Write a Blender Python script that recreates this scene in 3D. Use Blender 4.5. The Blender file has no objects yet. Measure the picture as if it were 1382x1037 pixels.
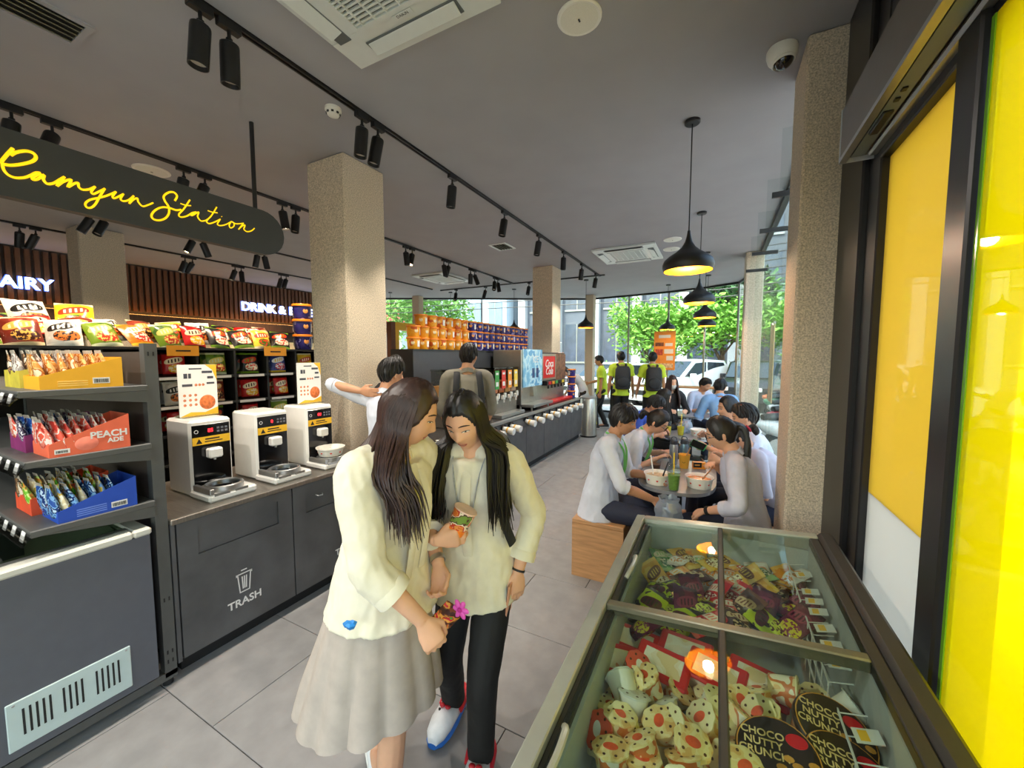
import bpy, bmesh, math, random
from mathutils import Vector, Matrix, noise, Euler
R = random.Random(11)
PI = math.pi
rad = math.radians
SC = bpy.context.scene
COL = SC.collection
CEIL = 3.45          # ceiling height
EYE = 1.70           # camera height

# ---------------------------------------------------------------- camera
cam = bpy.data.cameras.new('camera')
cam.lens = 36.0 * 530.0 / 1382.0
cam.sensor_width = 36.0
cam.clip_start = 0.02
cam.clip_end = 400
camo = bpy.data.objects.new('camera', cam)
COL.objects.link(camo)
camo.location = (0, 0, EYE)
camo.rotation_euler = (rad(90 - 4.1), 0, rad(27.5))
SC.camera = camo

# ---------------------------------------------------------------- world, sun, exposure
W = bpy.data.worlds.new('sky')
SC.world = W
W.use_nodes = True
_nt = W.node_tree
_bg = _nt.nodes['Background']
_sky = _nt.nodes.new('ShaderNodeTexSky')
_sky.sky_type = 'NISHITA'
_sky.sun_disc = False
_sky.sun_elevation = rad(58)
_sky.sun_rotation = rad(200)
_sky.air_density = 1.6
_sky.dust_density = 4.0
_sky.ozone_density = 1.0
_nt.links.new(_sky.outputs[0], _bg.inputs[0])
_bg.inputs[1].default_value = 0.36
_sun = bpy.data.lights.new('sun', 'SUN')
_sun.energy = 2.6
_sun.angle = rad(3)
_sun.color = (1.0, 0.96, 0.88)
_suno = bpy.data.objects.new('sun', _sun)
COL.objects.link(_suno)
_suno.location = (0, 0, 30)
_suno.rotation_euler = (rad(30), rad(-14), 0)     # sun behind the building, high up
SC.view_settings.view_transform = 'Standard'
SC.view_settings.look = 'None'
SC.view_settings.gamma = 1.0
SC.view_settings.use_curve_mapping = False
SC.view_settings.exposure = 1.10
SC.cycles.max_bounces = 10
SC.cycles.diffuse_bounces = 5
SC.cycles.transparent_max_bounces = 24
SC.cycles.use_denoising = True
SC.cycles.sample_clamp_indirect = 6.0
SC.cycles.caustics_reflective = False
SC.cycles.caustics_refractive = False

# ---------------------------------------------------------------- helpers: colour, materials
def lin(c):
    return tuple(((v / 255.0) / 12.92 if v <= 10 else (((v / 255.0) + 0.055) / 1.055) ** 2.4) for v in c)
MATS = {}
def M(name, c=(128, 128, 128), rough=0.5, metal=0.0, var=0.10, scale=18.0, bump=0.0, bscale=None, emit=0.0,
      spec=0.5, sss=0.0, coat=0.0, aniso=None, trans=0.0, sheen=0.0, randc=0.0):
    """principled material with a little procedural colour variation; c is sRGB 0-255"""
    if name in MATS: return MATS[name]
    m = bpy.data.materials.new(name); MATS[name] = m
    m.use_nodes = True
    nt = m.node_tree; b = nt.nodes['Principled BSDF']
    L = lin(c)
    b.inputs['Roughness'].default_value = rough
    b.inputs['Metallic'].default_value = metal
    b.inputs['Specular IOR Level'].default_value = spec
    if coat: b.inputs['Coat Weight'].default_value = coat
    if sheen: b.inputs['Sheen Weight'].default_value = sheen
    if sss:
        b.inputs['Subsurface Weight'].default_value = sss
        b.inputs['Subsurface Radius'].default_value = (0.012, 0.005, 0.003)
        b.inputs['Subsurface Scale'].default_value = 0.6
    if trans: b.inputs['Transmission Weight'].default_value = trans
    b.inputs['Base Color'].default_value = (*L, 1)
    tc = None
    if var > 0 or bump > 0:
        tc = nt.nodes.new('ShaderNodeTexCoord')
        mp = nt.nodes.new('ShaderNodeMapping')
        nt.links.new(tc.outputs['Object'], mp.inputs[0])
        if aniso: mp.inputs['Scale'].default_value = aniso
    if var > 0:
        n = nt.nodes.new('ShaderNodeTexNoise'); n.inputs['Scale'].default_value = scale
        n.inputs['Detail'].default_value = 5
        nt.links.new(mp.outputs[0], n.inputs[0])
        r = nt.nodes.new('ShaderNodeMix'); r.data_type = 'RGBA'
        r.inputs[6].default_value = (*[max(0, v * (1 - var)) for v in L], 1)
        r.inputs[7].default_value = (*[min(1, v * (1 + var)) for v in L], 1)
        mr = nt.nodes.new('ShaderNodeMapRange')
        mr.inputs[1].default_value = 0.32; mr.inputs[2].default_value = 0.68
        nt.links.new(n.outputs[0], mr.inputs[0]); nt.links.new(mr.outputs[0], r.inputs[0])
        nt.links.new(r.outputs[2], b.inputs['Base Color'])
    if bump > 0:
        n2 = nt.nodes.new('ShaderNodeTexNoise'); n2.inputs['Scale'].default_value = bscale or scale * 4
        n2.inputs['Detail'].default_value = 4
        nt.links.new(mp.outputs[0], n2.inputs[0])
        bp = nt.nodes.new('ShaderNodeBump'); bp.inputs['Strength'].default_value = bump
        bp.inputs['Distance'].default_value = 0.01
        nt.links.new(n2.outputs[0], bp.inputs['Height'])
        nt.links.new(bp.outputs[0], b.inputs['Normal'])
    if emit:
        b.inputs['Emission Color'].default_value = (*L, 1)
        b.inputs['Emission Strength'].default_value = emit
    return m
def MP(name, cols, scale=9.0, rough=0.32, kind='noise', detail=2.0, stretch=(1, 1, 1), coat=0.0, metal=0.0):
    """printed packaging: several inks in hard-edged blotches, shifted per object"""
    if name in MATS: return MATS[name]
    m = bpy.data.materials.new(name); MATS[name] = m
    m.use_nodes = True
    nt = m.node_tree; b = nt.nodes['Principled BSDF']
    b.inputs['Roughness'].default_value = rough; b.inputs['Metallic'].default_value = metal
    tc = nt.nodes.new('ShaderNodeTexCoord'); oi = nt.nodes.new('ShaderNodeObjectInfo')
    mul = nt.nodes.new('ShaderNodeMath'); mul.operation = 'MULTIPLY'; mul.inputs[1].default_value = 37.0
    nt.links.new(oi.outputs['Random'], mul.inputs[0])
    mp = nt.nodes.new('ShaderNodeMapping'); mp.inputs['Scale'].default_value = stretch
    nt.links.new(tc.outputs['Object'], mp.inputs[0]); nt.links.new(mul.outputs[0], mp.inputs['Location'])
    if kind == 'noise':
        n = nt.nodes.new('ShaderNodeTexNoise'); n.inputs['Scale'].default_value = scale; n.inputs['Detail'].default_value = detail
        out = n.outputs[0]
    else:
        n = nt.nodes.new('ShaderNodeTexVoronoi'); n.inputs['Scale'].default_value = scale
        sp = nt.nodes.new('ShaderNodeSeparateColor'); nt.links.new(n.outputs['Color'], sp.inputs[0]); out = sp.outputs[0]
    nt.links.new(mp.outputs[0], n.inputs[0])
    rp = nt.nodes.new('ShaderNodeValToRGB'); rp.color_ramp.interpolation = 'CONSTANT'
    k = len(cols); e = rp.color_ramp.elements
    while len(e) < k: e.new(0.5)
    lo, hi = (0.34, 0.66) if kind == 'noise' else (0.0, 1.0)
    for i, c in enumerate(cols):
        e[i].position = 0.0 if i == 0 else lo + (hi - lo) * i / k
        e[i].color = (*lin(c), 1)
    nt.links.new(out, rp.inputs[0]); nt.links.new(rp.outputs[0], b.inputs['Base Color'])
    return m
def MPK(name, cols, w=0.20, h=0.26, rough=0.3):
    """printed packet: ground colour, coloured ends, a slanted logo panel and a dish picture, in the packet's own coordinates"""
    if name in MATS: return MATS[name]
    m = bpy.data.materials.new(name); MATS[name] = m; m.use_nodes = True
    nt = m.node_tree; b = nt.nodes['Principled BSDF']; b.inputs['Roughness'].default_value = rough
    N = nt.nodes.new; K = nt.links.new
    tc = N('ShaderNodeTexCoord'); sx = N('ShaderNodeSeparateXYZ'); K(tc.outputs['Object'], sx.inputs[0])
    oi = N('ShaderNodeObjectInfo')
    def mth(op, a, b_=None, c=None):
        n = N('ShaderNodeMath'); n.operation = op
        for i, v in enumerate((a, b_, c)):
            if v is None: continue
            if isinstance(v, (int, float)): n.inputs[i].default_value = v
            else: K(v, n.inputs[i])
        return n.outputs[0]
    x, z = sx.outputs[0], sx.outputs[2]
    zz = mth('MULTIPLY_ADD', x, -0.22, z)
    def oval(cx, cz, rx, rz, zc=z):
        u = mth('DIVIDE', mth('SUBTRACT', x, cx), rx); v = mth('DIVIDE', mth('SUBTRACT', zc, cz), rz)
        return mth('LESS_THAN', mth('ADD', mth('POWER', mth('ABSOLUTE', u), 2.6), mth('POWER', mth('ABSOLUTE', v), 2.6)), 1.0)
    def mix(f, A, B):
        n = N('ShaderNodeMix'); n.data_type = 'RGBA'; K(f, n.inputs[0])
        for i, v in ((6, A), (7, B)):
            if isinstance(v, tuple): n.inputs[i].default_value = (*lin(v), 1)
            else: K(v, n.inputs[i])
        return n.outputs[2]
    ns = N('ShaderNodeTexNoise'); ns.inputs['Scale'].default_value = 9 / w; K(tc.outputs['Object'], ns.inputs[0])
    n2 = N('ShaderNodeTexNoise'); n2.inputs['Scale'].default_value = 2.2 / w; n2.noise_dimensions = '4D'; K(tc.outputs['Object'], n2.inputs[0]); K(mth('MULTIPLY', oi.outputs['Random'], 20), n2.inputs['W'])
    c = mix(mth('GREATER_THAN', n2.outputs[0], 0.56), cols[0], cols[1])
    c = mix(mth('GREATER_THAN', mth('ABSOLUTE', z), h * .41), c, cols[4])
    dish = mix(mth('GREATER_THAN', ns.outputs[0], 0.52), cols[3], cols[2])
    c = mix(oval(w * .08, -h * .20, w * .36, h * .17), c, dish)
    lg = mix(mth('GREATER_THAN', mth('SINE', mth('MULTIPLY', x, 55 / w * .8)), 0.15), cols[2], cols[4])
    c = mix(oval(-w * .02, h * .14, w * .40, h * .13, zz), c, cols[2])
    c = mix(oval(-w * .02, h * .14, w * .33, h * .075, zz), c, lg)
    K(c, b.inputs['Base Color'])
    return m
def MG(name, tint=(255, 255, 255), refl=1.0, rough=0.0, base=0.04):
    """window glass: clear or tinted see-through with a fresnel reflection"""
    if name in MATS: return MATS[name]
    m = bpy.data.materials.new(name); MATS[name] = m; m.use_nodes = True
    nt = m.node_tree; nt.nodes.clear()
    o = nt.nodes.new('ShaderNodeOutputMaterial'); mx = nt.nodes.new('ShaderNodeMixShader')
    t = nt.nodes.new('ShaderNodeBsdfTransparent'); t.inputs[0].default_value = (*lin(tint), 1)
    g = nt.nodes.new('ShaderNodeBsdfGlossy'); g.inputs['Roughness'].default_value = rough
    f = nt.nodes.new('ShaderNodeLayerWeight'); f.inputs[0].default_value = 0.5
    pw = nt.nodes.new('ShaderNodeMath'); pw.operation = 'POWER'; pw.inputs[1].default_value = 5.0
    ma = nt.nodes.new('ShaderNodeMath'); ma.operation = 'MULTIPLY_ADD'; ma.inputs[1].default_value = 0.9 * refl; ma.inputs[2].default_value = base * refl * .6
    nt.links.new(f.outputs['Facing'], pw.inputs[0]); nt.links.new(pw.outputs[0], ma.inputs[0]); nt.links.new(ma.outputs[0], mx.inputs[0])
    nt.links.new(t.outputs[0], mx.inputs[1]); nt.links.new(g.outputs[0], mx.inputs[2])
    nt.links.new(mx.outputs[0], o.inputs[0])
    return m
def MFILM(name, col, clear=0.25, trans=0.6, clearcol=None, gloss=0.06):
    """coloured window film: part see-through, part translucent, part diffuse"""
    if name in MATS: return MATS[name]
    m = bpy.data.materials.new(name); MATS[name] = m; m.use_nodes = True
    nt = m.node_tree; nt.nodes.clear(); L = (*lin(col), 1)
    o = nt.nodes.new('ShaderNodeOutputMaterial')
    t = nt.nodes.new('ShaderNodeBsdfTransparent'); t.inputs[0].default_value = (*lin(clearcol or col), 1)
    tr = nt.nodes.new('ShaderNodeBsdfTranslucent'); tr.inputs[0].default_value = L
    d = nt.nodes.new('ShaderNodeBsdfDiffuse'); d.inputs[0].default_value = L
    g = nt.nodes.new('ShaderNodeBsdfGlossy'); g.inputs['Roughness'].default_value = 0.02
    a = nt.nodes.new('ShaderNodeMixShader'); a.inputs[0].default_value = trans
    nt.links.new(d.outputs[0], a.inputs[1]); nt.links.new(tr.outputs[0], a.inputs[2])
    b = nt.nodes.new('ShaderNodeMixShader'); b.inputs[0].default_value = clear
    nt.links.new(a.outputs[0], b.inputs[1]); nt.links.new(t.outputs[0], b.inputs[2])
    c = nt.nodes.new('ShaderNodeMixShader'); c.inputs[0].default_value = gloss
    nt.links.new(b.outputs[0], c.inputs[1]); nt.links.new(g.outputs[0], c.inputs[2])
    nt.links.new(c.outputs[0], o.inputs[0])
    return m

# ---------------------------------------------------------------- helpers: objects
def tag(o, label=None, cat=None, group=None, kind=None):
    if label: o['label'] = label
    if cat: o['category'] = cat
    if group: o['group'] = group
    if kind: o['kind'] = kind
    return o
def E(name, loc, rz=0.0, label=None, cat=None, group=None, rot=None, scale=None):
    o = bpy.data.objects.new(name, None); COL.objects.link(o)
    o.empty_display_size = 0.05
    o.location = loc; o.rotation_euler = rot or (0, 0, rz)
    if scale: o.scale = (scale,) * 3
    return tag(o, label, cat, group)
def add(name, me, parent=None, loc=None, rot=None, label=None, cat=None, group=None, kind=None, scale=None):
    o = bpy.data.objects.new(name, me); COL.objects.link(o)
    if parent is not None: o.parent = parent
    if loc is not None: o.location = loc
    if rot is not None: o.rotation_euler = rot
    if scale is not None: o.scale = scale if hasattr(scale, '__len__') else (scale,) * 3
    return tag(o, label, cat, group, kind)
def kids(o): return [c for c in bpy.data.objects if c.parent == o]
class Proto:
    """a thing with parts, kept as plain data so that copies are quick"""
    def __init__(s, name): s.name = name; s.parts = []
    def part(s, name, me, loc=(0, 0, 0), rot=(0, 0, 0), under=None):
        s.parts.append((name, me, loc, rot, under)); return len(s.parts) - 1
    def put(s, loc, rot=(0, 0, 0), label=None, cat=None, group=None, swap=None, scale=None):
        e = E(s.name, loc, 0, label, cat, group, rot, scale)
        made = []
        for i, (n, me, l, r, u) in enumerate(s.parts):
            o = add(n, me, e if u is None else made[u], l, r)
            if swap and n in swap:
                o.data = swap[n] if not isinstance(swap[n], bpy.types.Material) else o.data
                if isinstance(swap[n], bpy.types.Material):
                    o.material_slots[0].link = 'OBJECT'; o.material_slots[0].material = swap[n]
            made.append(o)
        return e
def V(*a): return Vector(a)
class MB:
    """mesh builder: collects shapes, builds one mesh"""
    def __init__(s): s.v = []; s.f = []; s.mi = []; s.m = 0
    def mat(s, i): s.m = i; return s
    def raw(s, vs, fs, M4=None):
        b = len(s.v)
        s.v.extend([tuple(M4 @ Vector(p)) for p in vs] if M4 is not None else [tuple(p) for p in vs])
        for f in fs: s.f.append(tuple(b + i for i in f)); s.mi.append(s.m)
        return s
    def box(s, x0, x1, y0, y1, z0, z1, M4=None, bev=0.0):
        if x0 > x1: x0, x1 = x1, x0
        if y0 > y1: y0, y1 = y1, y0
        if z0 > z1: z0, z1 = z1, z0
        if bev <= 0:
            return s.raw([(x0, y0, z0), (x1, y0, z0), (x1, y1, z0), (x0, y1, z0), (x0, y0, z1), (x1, y0, z1), (x1, y1, z1), (x0, y1, z1)],
                         [(3, 2, 1, 0), (4, 5, 6, 7), (0, 1, 5, 4), (1, 2, 6, 5), (2, 3, 7, 6), (3, 0, 4, 7)], M4)
        b = min(bev, (x1 - x0) * .49, (y1 - y0) * .49, (z1 - z0) * .49)
        vs = []; idx = {}
        for i, x in enumerate((x0, x1)):
            for j, y in enumerate((y0, y1)):
                for k, z in enumerate((z0, z1)):
                    sx, sy, sz = (1, -1)[i], (1, -1)[j], (1, -1)[k]
                    idx[i, j, k, 0] = len(vs); vs.append((x, y + sy * b, z + sz * b))
                    idx[i, j, k, 1] = len(vs); vs.append((x + sx * b, y, z + sz * b))
                    idx[i, j, k, 2] = len(vs); vs.append((x + sx * b, y + sy * b, z))
        fs = []
        for i in (0, 1):
            q = [idx[i, 0, 0, 0], idx[i, 1, 0, 0], idx[i, 1, 1, 0], idx[i, 0, 1, 0]]; fs.append(q if i else q[::-1])
            q = [idx[0, i, 0, 1], idx[0, i, 1, 1], idx[1, i, 1, 1], idx[1, i, 0, 1]]; fs.append(q if i else q[::-1])
            q = [idx[0, 0, i, 2], idx[1, 0, i, 2], idx[1, 1, i, 2], idx[0, 1, i, 2]]; fs.append(q if i else q[::-1])
        for j in (0, 1):
            for k in (0, 1):
                q = [idx[0, j, k, 1], idx[1, j, k, 1], idx[1, j, k, 2], idx[0, j, k, 2]]; fs.append(q if (j ^ k) else q[::-1])
                q = [idx[j, 0, k, 0], idx[j, 1, k, 0], idx[j, 1, k, 2], idx[j, 0, k, 2]]; fs.append(q[::-1] if (j ^ k) else q)
                q = [idx[j, k, 0, 0], idx[j, k, 1, 0], idx[j, k, 1, 1], idx[j, k, 0, 1]]; fs.append(q if (j ^ k) else q[::-1])
        for i in (0, 1):
            for j in (0, 1):
                for k in (0, 1):
                    q = [idx[i, j, k, 0], idx[i, j, k, 1], idx[i, j, k, 2]]; fs.append(q if (i ^ j ^ k) else q[::-1])
        return s.raw(vs, fs, M4)
    def loft(s, rings, closed=True, cap0=True, cap1=True, M4=None):
        n = len(rings[0]); vs = [p for r in rings for p in r]; fs = []
        for i in range(len(rings) - 1):
            for j in range(n if closed else n - 1):
                k = (j + 1) % n
                fs.append((i * n + j, i * n + k, (i + 1) * n + k, (i + 1) * n + j))
        if cap0: fs.append(tuple(range(n - 1, -1, -1)))
        if cap1: fs.append(tuple(range((len(rings) - 1) * n, len(rings) * n)))
        return s.raw(vs, fs, M4)
    def lathe(s, prof, n=20, c=(0, 0, 0), M4=None, cap0=True, cap1=True, sx=1.0, sy=1.0):
        rings = [[(c[0] + r * sx * math.cos(2 * PI * j / n), c[1] + r * sy * math.sin(2 * PI * j / n), c[2] + z) for j in range(n)] for r, z in prof]
        return s.loft(rings, True, cap0, cap1, M4)
    def cyl(s, c, r, h, n=16, M4=None, r2=None):
        return s.lathe([(r, 0), (r if r2 is None else r2, h)], n, c, M4)
    def tube(s, pts, r, n=8, cap=True, flat=None):
        """sweep along a path; r is a number or a list; flat=(axis, ratio) squashes"""
        P = [Vector(p) for p in pts]; k = len(P)
        rr = [r] * k if not hasattr(r, '__len__') else r
        T = []
        for i in range(k):
            a = P[max(0, i - 1)]; b = P[min(k - 1, i + 1)]; d = b - a
            T.append(d.normalized() if d.length > 1e-9 else Vector((0, 0, 1)))
        u = T[0].orthogonal().normalized()
        if flat is not None:
            u = Vector(flat[0]) - T[0] * T[0].dot(Vector(flat[0])); u.normalize()
        rings = []
        for i in range(k):
            u = (u - T[i] * u.dot(T[i]))
            u = u.normalized() if u.length > 1e-9 else T[i].orthogonal().normalized()
            w = T[i].cross(u); q = 1.0 if flat is None else flat[1]
            rings.append([tuple(P[i] + (u * math.cos(2 * PI * j / n) * q + w * math.sin(2 * PI * j / n)) * rr[i]) for j in range(n)])
        return s.loft(rings, True, cap, cap)
    def prism(s, poly, t0, t1, axis='x'):
        """extrude a 2-D polygon along an axis; poly is ccw in the other two axes"""
        n = len(poly)
        mk = {'x': lambda a, b, t: (t, a, b), 'y': lambda a, b, t: (a, t, b), 'z': lambda a, b, t: (a, b, t)}[axis]
        vs = [mk(a, b, t0) for a, b in poly] + [mk(a, b, t1) for a, b in poly]
        fs = [tuple(range(n - 1, -1, -1)), tuple(range(n, 2 * n))] + [(i, (i + 1) % n, n + (i + 1) % n, n + i) for i in range(n)]
        return s.raw(vs, fs)
    def mesh(s, name, mats, smooth=35):
        me = bpy.data.meshes.new(name)
        me.from_pydata(s.v, [], s.f)
        for m in (mats if isinstance(mats, (list, tuple)) else [mats]): me.materials.append(m)
        if s.mi: me.polygons.foreach_set('material_index', s.mi)
        bm = bmesh.new(); bm.from_mesh(me)
        bmesh.ops.recalc_face_normals(bm, faces=bm.faces); bm.to_mesh(me); bm.free()
        if smooth:
            me.polygons.foreach_set('use_smooth', [True] * len(me.polygons))
            me.set_sharp_from_angle(angle=rad(smooth))
        me.update()
        return me
def boxme(name, m, x0, x1, y0, y1, z0, z1, bev=0.0):
    return MB().box(x0, x1, y0, y1, z0, z1, bev=bev).mesh(name, m)
def textme(txt, size, m, extrude=0.002, bold=0.0, align='CENTER', name='lettering', shear=0.0):
    cu = bpy.data.curves.new('lettering', 'FONT'); cu.body = txt; cu.size = size
    cu.extrude = extrude; cu.offset = bold; cu.align_x = align; cu.align_y = 'CENTER'; cu.resolution_u = 3; cu.shear = shear
    o = bpy.data.objects.new('tmp', cu); COL.objects.link(o)
    dg = bpy.context.evaluated_depsgraph_get(); dg.update()
    me = bpy.data.meshes.new_from_object(o.evaluated_get(dg)); me.name = name
    bpy.data.objects.remove(o); bpy.data.curves.remove(cu)
    me.materials.clear(); me.materials.append(m)
    return me
FACE_PX = (rad(90), 0, rad(90))      # text facing +x, reading towards +y
FACE_NY = (rad(90), 0, 0)            # text facing -y, reading towards +x
def catmull(pts, k=6, closed=False):
    P = [Vector(p) for p in pts]; n = len(P); out = []
    rng = range(n if closed else n - 1)
    for i in rng:
        if closed: a, b, c, d = P[(i - 1) % n], P[i], P[(i + 1) % n], P[(i + 2) % n]
        else: a, b, c, d = P[max(0, i - 1)], P[i], P[i + 1], P[min(n - 1, i + 2)]
        for j in range(k):
            t = j / k
            out.append(0.5 * ((2 * b) + (c - a) * t + (2 * a - 5 * b + 4 * c - d) * t * t + (3 * b - 3 * c + d - a) * t ** 3))
    if not closed: out.append(P[-1])
    return out
ORD = ['first', 'second', 'third', 'fourth', 'fifth', 'sixth', 'seventh', 'eighth', 'ninth', 'tenth', 'eleventh', 'twelfth',
       'thirteenth', 'fourteenth', 'fifteenth', 'sixteenth', 'seventeenth', 'eighteenth', 'nineteenth', 'twentieth']
def PXL(px, py, x=None, y=None, z=None):
    """place measured in the photograph, at a known wall, row or height"""
    xc = (px - 691) / 530.0; yc = -(py - 518.5) / 530.0
    cy, sy = math.cos(rad(27.5)), math.sin(rad(27.5)); cp, sp = math.cos(rad(4.1)), math.sin(rad(4.1))
    d = Vector((-sy * cp, cy * cp, -sp)) + Vector((cy, sy, 0)) * xc + Vector((-sy * sp, cy * sp, cp)) * yc
    if x is not None: t = x / d.x
    elif y is not None: t = y / d.y
    else: t = (z - EYE) / d.z
    return Vector((0, 0, EYE)) + d * t
# ================================================================ the room
m_ceil = M('grey_ceiling_paint', (158, 158, 161), 0.85, var=0.03, scale=3)
m_tile = M('grey_porcelain_tile', (140, 138, 136), 0.42, var=0.10, scale=9, bump=0.03, bscale=60)
m_grout = M('dark_grout', (84, 82, 80), 0.9, var=0.1)
m_wall = M('charcoal_wall_paint', (84, 78, 75), 0.8, var=0.06)
m_stone = M('washed_aggregate_stone', (206, 190, 166), 0.85, var=0.34, scale=120, bump=0.5, bscale=130)
m_black = M('black_powder_coat', (28, 28, 29), 0.45, var=0.05)
m_frame = M('dark_bronze_frame', (44, 43, 45), 0.35, metal=0.4, var=0.04)
m_alu = M('satin_aluminium', (176, 176, 174), 0.32, metal=0.85, var=0.04)
m_glass = MG('clear_window_glass', (240, 248, 246), 0.8)
m_glassg = MG('green_edge_glass', (248, 251, 250), 0.2)
m_wood = M('warm_wood', (150, 98, 58), 0.5, var=0.25, scale=6, aniso=(8, 8, 1), bump=0.02)
m_wooddk = M('walnut_slat_wood', (112, 74, 50), 0.55, var=0.2, scale=8, aniso=(6, 6, 1))
m_led = M('warm_led_strip', (255, 178, 92), 0.4, var=0, emit=5)

FARLINE = [(0.66, 3.2), (0.66, 8.6), (0.60, 10.0), (0.42, 10.85), (-0.3, 11.25), (-1.2, 11.55), (-2.3, 11.75), (-3.45, 11.9), (-5.0, 11.1), (-6.4, 10.3), (-8.2, 9.35), (-10.0, 8.45)]
OUTL = [(-10.0, -4.0), (0.66, -4.0)] + FARLINE
cb = MB().prism(OUTL, CEIL, CEIL + 0.25, 'z')
add('ceiling', cb.mesh('ceiling', m_ceil, 0), kind='structure')
fb = MB().prism([(x * 1.0, y) for x, y in OUTL], -0.2, -0.006, 'z')
floor = add('floor', fb.mesh('floor', m_grout, 0), kind='structure')
TL, TW, G = 1.2, 0.615, 0.004
fbk0 = []
tile_me = MB().box(G / 2, TL - G / 2, G / 2, TW - G / 2, -0.006, 0.0, bev=0.0015).mesh('floor_tile', m_tile, 0)
for k in range(-4, 18):
    y = 0.86 + TW * k
    off = -2.0 + 0.4 * k
    off = off - math.floor((off + 3.68) / TL) * TL
    fbk0.append((off, y)); x = off
    while x < 0.66 - 0.02:
        if not (y > 10.2):
            x1 = min(x + TL, 0.655)
            o = add('floor_tile', tile_me, floor, (x, y, 0))
            if x1 - x < TL - 1e-4: o.scale.x = (x1 - x) / TL
        x += TL
# tiles further left, beyond the counters, never closer than 5 m
m_tilefar = m_tile
fbk = MB()
for k in range(-7, 16):
    for j in range(7):
        x0 = -3.7 + 0.02 - TL * j; y = 0.86 + TW * k
        if x0 < -9.9 or y > 8.2 or y + TW > 8.4: continue
        fbk.box(max(-9.99, x0 - TL + G / 2), x0 - G / 2, y + G / 2, y + TW - G / 2, -0.006, 0.0)
for x1, y in fbk0:
    if y < 8.2 and x1 > -3.66: fbk.box(-3.68 + G / 2, x1 - G / 2, y + G / 2, y + TW - G / 2, -0.006, 0.0)
add('floor_tile', fbk.mesh('floor_tile_field', m_tile, 0), floor, kind='stuff')

# ---- left wall with wooden slats, light band and cooler fronts
wl = add('wall_left', boxme('wall_left', m_wall, -10.15, -10.0, -4.0, 8.45, -0.2, CEIL), kind='structure')
slat_me = boxme('slat', m_wooddk, -10.0, -9.945, 0.0, 0.058, 2.56, 3.42)
for i in range(68):
    add('slat', slat_me, wl, (0, 0.9 + 0.1 * i, 0))
add('light_ledge', boxme('light_ledge', m_wooddk, -10.0, -9.72, 0.8, 7.75, 2.30, 2.48, 0.01), wl)
add('led_strip', boxme('led_strip', m_led, -9.90, -9.86, 0.85, 7.7, 2.481, 2.492), wl)
m_cool = M('lit_cooler_interior', (255, 214, 160), 0.6, var=0.3, scale=9, emit=0.12)
for i in range(5):
    add('cooler_panel', boxme('cooler_panel', m_cool, -9.99, -9.97, 0.95 + i * 1.36, 2.2 + i * 1.36, 0.5, 2.05), wl)
    add('cooler_frame', boxme('cooler_frame', m_black, -9.995, -9.93, 0.84 + i * 1.36, 0.93 + i * 1.36, 0.1, 2.28), wl)
wb = add('wall_back', boxme('wall_back', m_wall, -10.0, -4.4, -4.15, -4.0, -0.2, CEIL), kind='structure')

# ---- illuminated letters on the left wall
m_let = M('lit_white_letters', (205, 226, 255), 0.5, var=0, emit=2.2)
m_letback = M('blue_letter_halo', (60, 90, 200), 0.5, var=0, emit=0.7)
def wall_letters(txt, yc, z, size, label):
    e = E('wall_lettering', (-9.93, yc, z), 0, label, 'sign')
    y = 0.0
    ws = {'I': 0.27, ' ': 0.26, '&': 0.66, 'E': .56, 'N': .70, 'D': .68, 'A': .68, 'R': .62, 'Y': .60, 'K': .60}
    for ch in txt:
        w = ws.get(ch, 0.70) * size
        if ch != ' ':
            me = textme(ch, size, m_let, 0.018, 0.004)
            o = add('letter', me, e, (0.02, y + w / 2, 0), FACE_PX)
            me2 = textme(ch, size, m_letback, 0.006, 0.014)
            add('halo', me2, o, (0, 0, -0.03), (0, 0, 0))
        y += w
wall_letters('DAIRY', 1.64, 2.86, 0.26, 'glowing white DAIRY letters on the wooden slat wall')
wall_letters('DRINK & BEVERAGE', 5.33, 2.86, 0.28, 'glowing white DRINK & BEV letters on the wooden slat wall')
m_plq = M('dark_sign_plate', (34, 32, 32), 0.6, var=0.05)
m_ivory = M('ivory_print', (214, 206, 190), 0.6, var=0)
e = E('wall_plaque', (-9.70, 4.0, 2.22), 0, 'dark WINE SELECTION sign board under the slat wall', 'sign')
add('board', boxme('board', m_plq, -0.02, 0.02, -0.95, 0.95, -0.11, 0.09), e)
add('lettering', textme('WINE SELECTION', 0.13, m_ivory, 0.002), e, (0.023, -0.1, 0.0), FACE_PX)

# ---- stone pillars
def pillar(x0, x1, y0, y1, label):
    return add('pillar', boxme('pillar', m_stone, x0, x1, y0, y1, 0, CEIL - 0.001, 0.012), label=label, cat='pillar')
pillar(-3.38, -2.90, 2.43, 2.90, 'square beige stone pillar at the far end of the cooker counter')
pillar(-3.30, -2.87, 7.22, 7.67, 'square beige stone pillar beside the cola machine')
pillar(-8.02, -7.60, 2.08, 2.55, 'square stone pillar rising in front of the dark slat wall')
pillar(0.385, 0.645, 2.76, 3.18, 'large stone pillar standing next to the yellow glass door')
pillar(0.385, 0.65, 7.82, 8.26, 'stone pillar by the side window, behind the seated students')
pillar(-3.42, -3.18, 11.15, 11.4, 'slim pale pillar at the far glass facade near the steel bin')
pillar(-8.0, -7.75, 9.0, 9.22, 'slim pillar at the far glass facade behind the stacked tubs')

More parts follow.
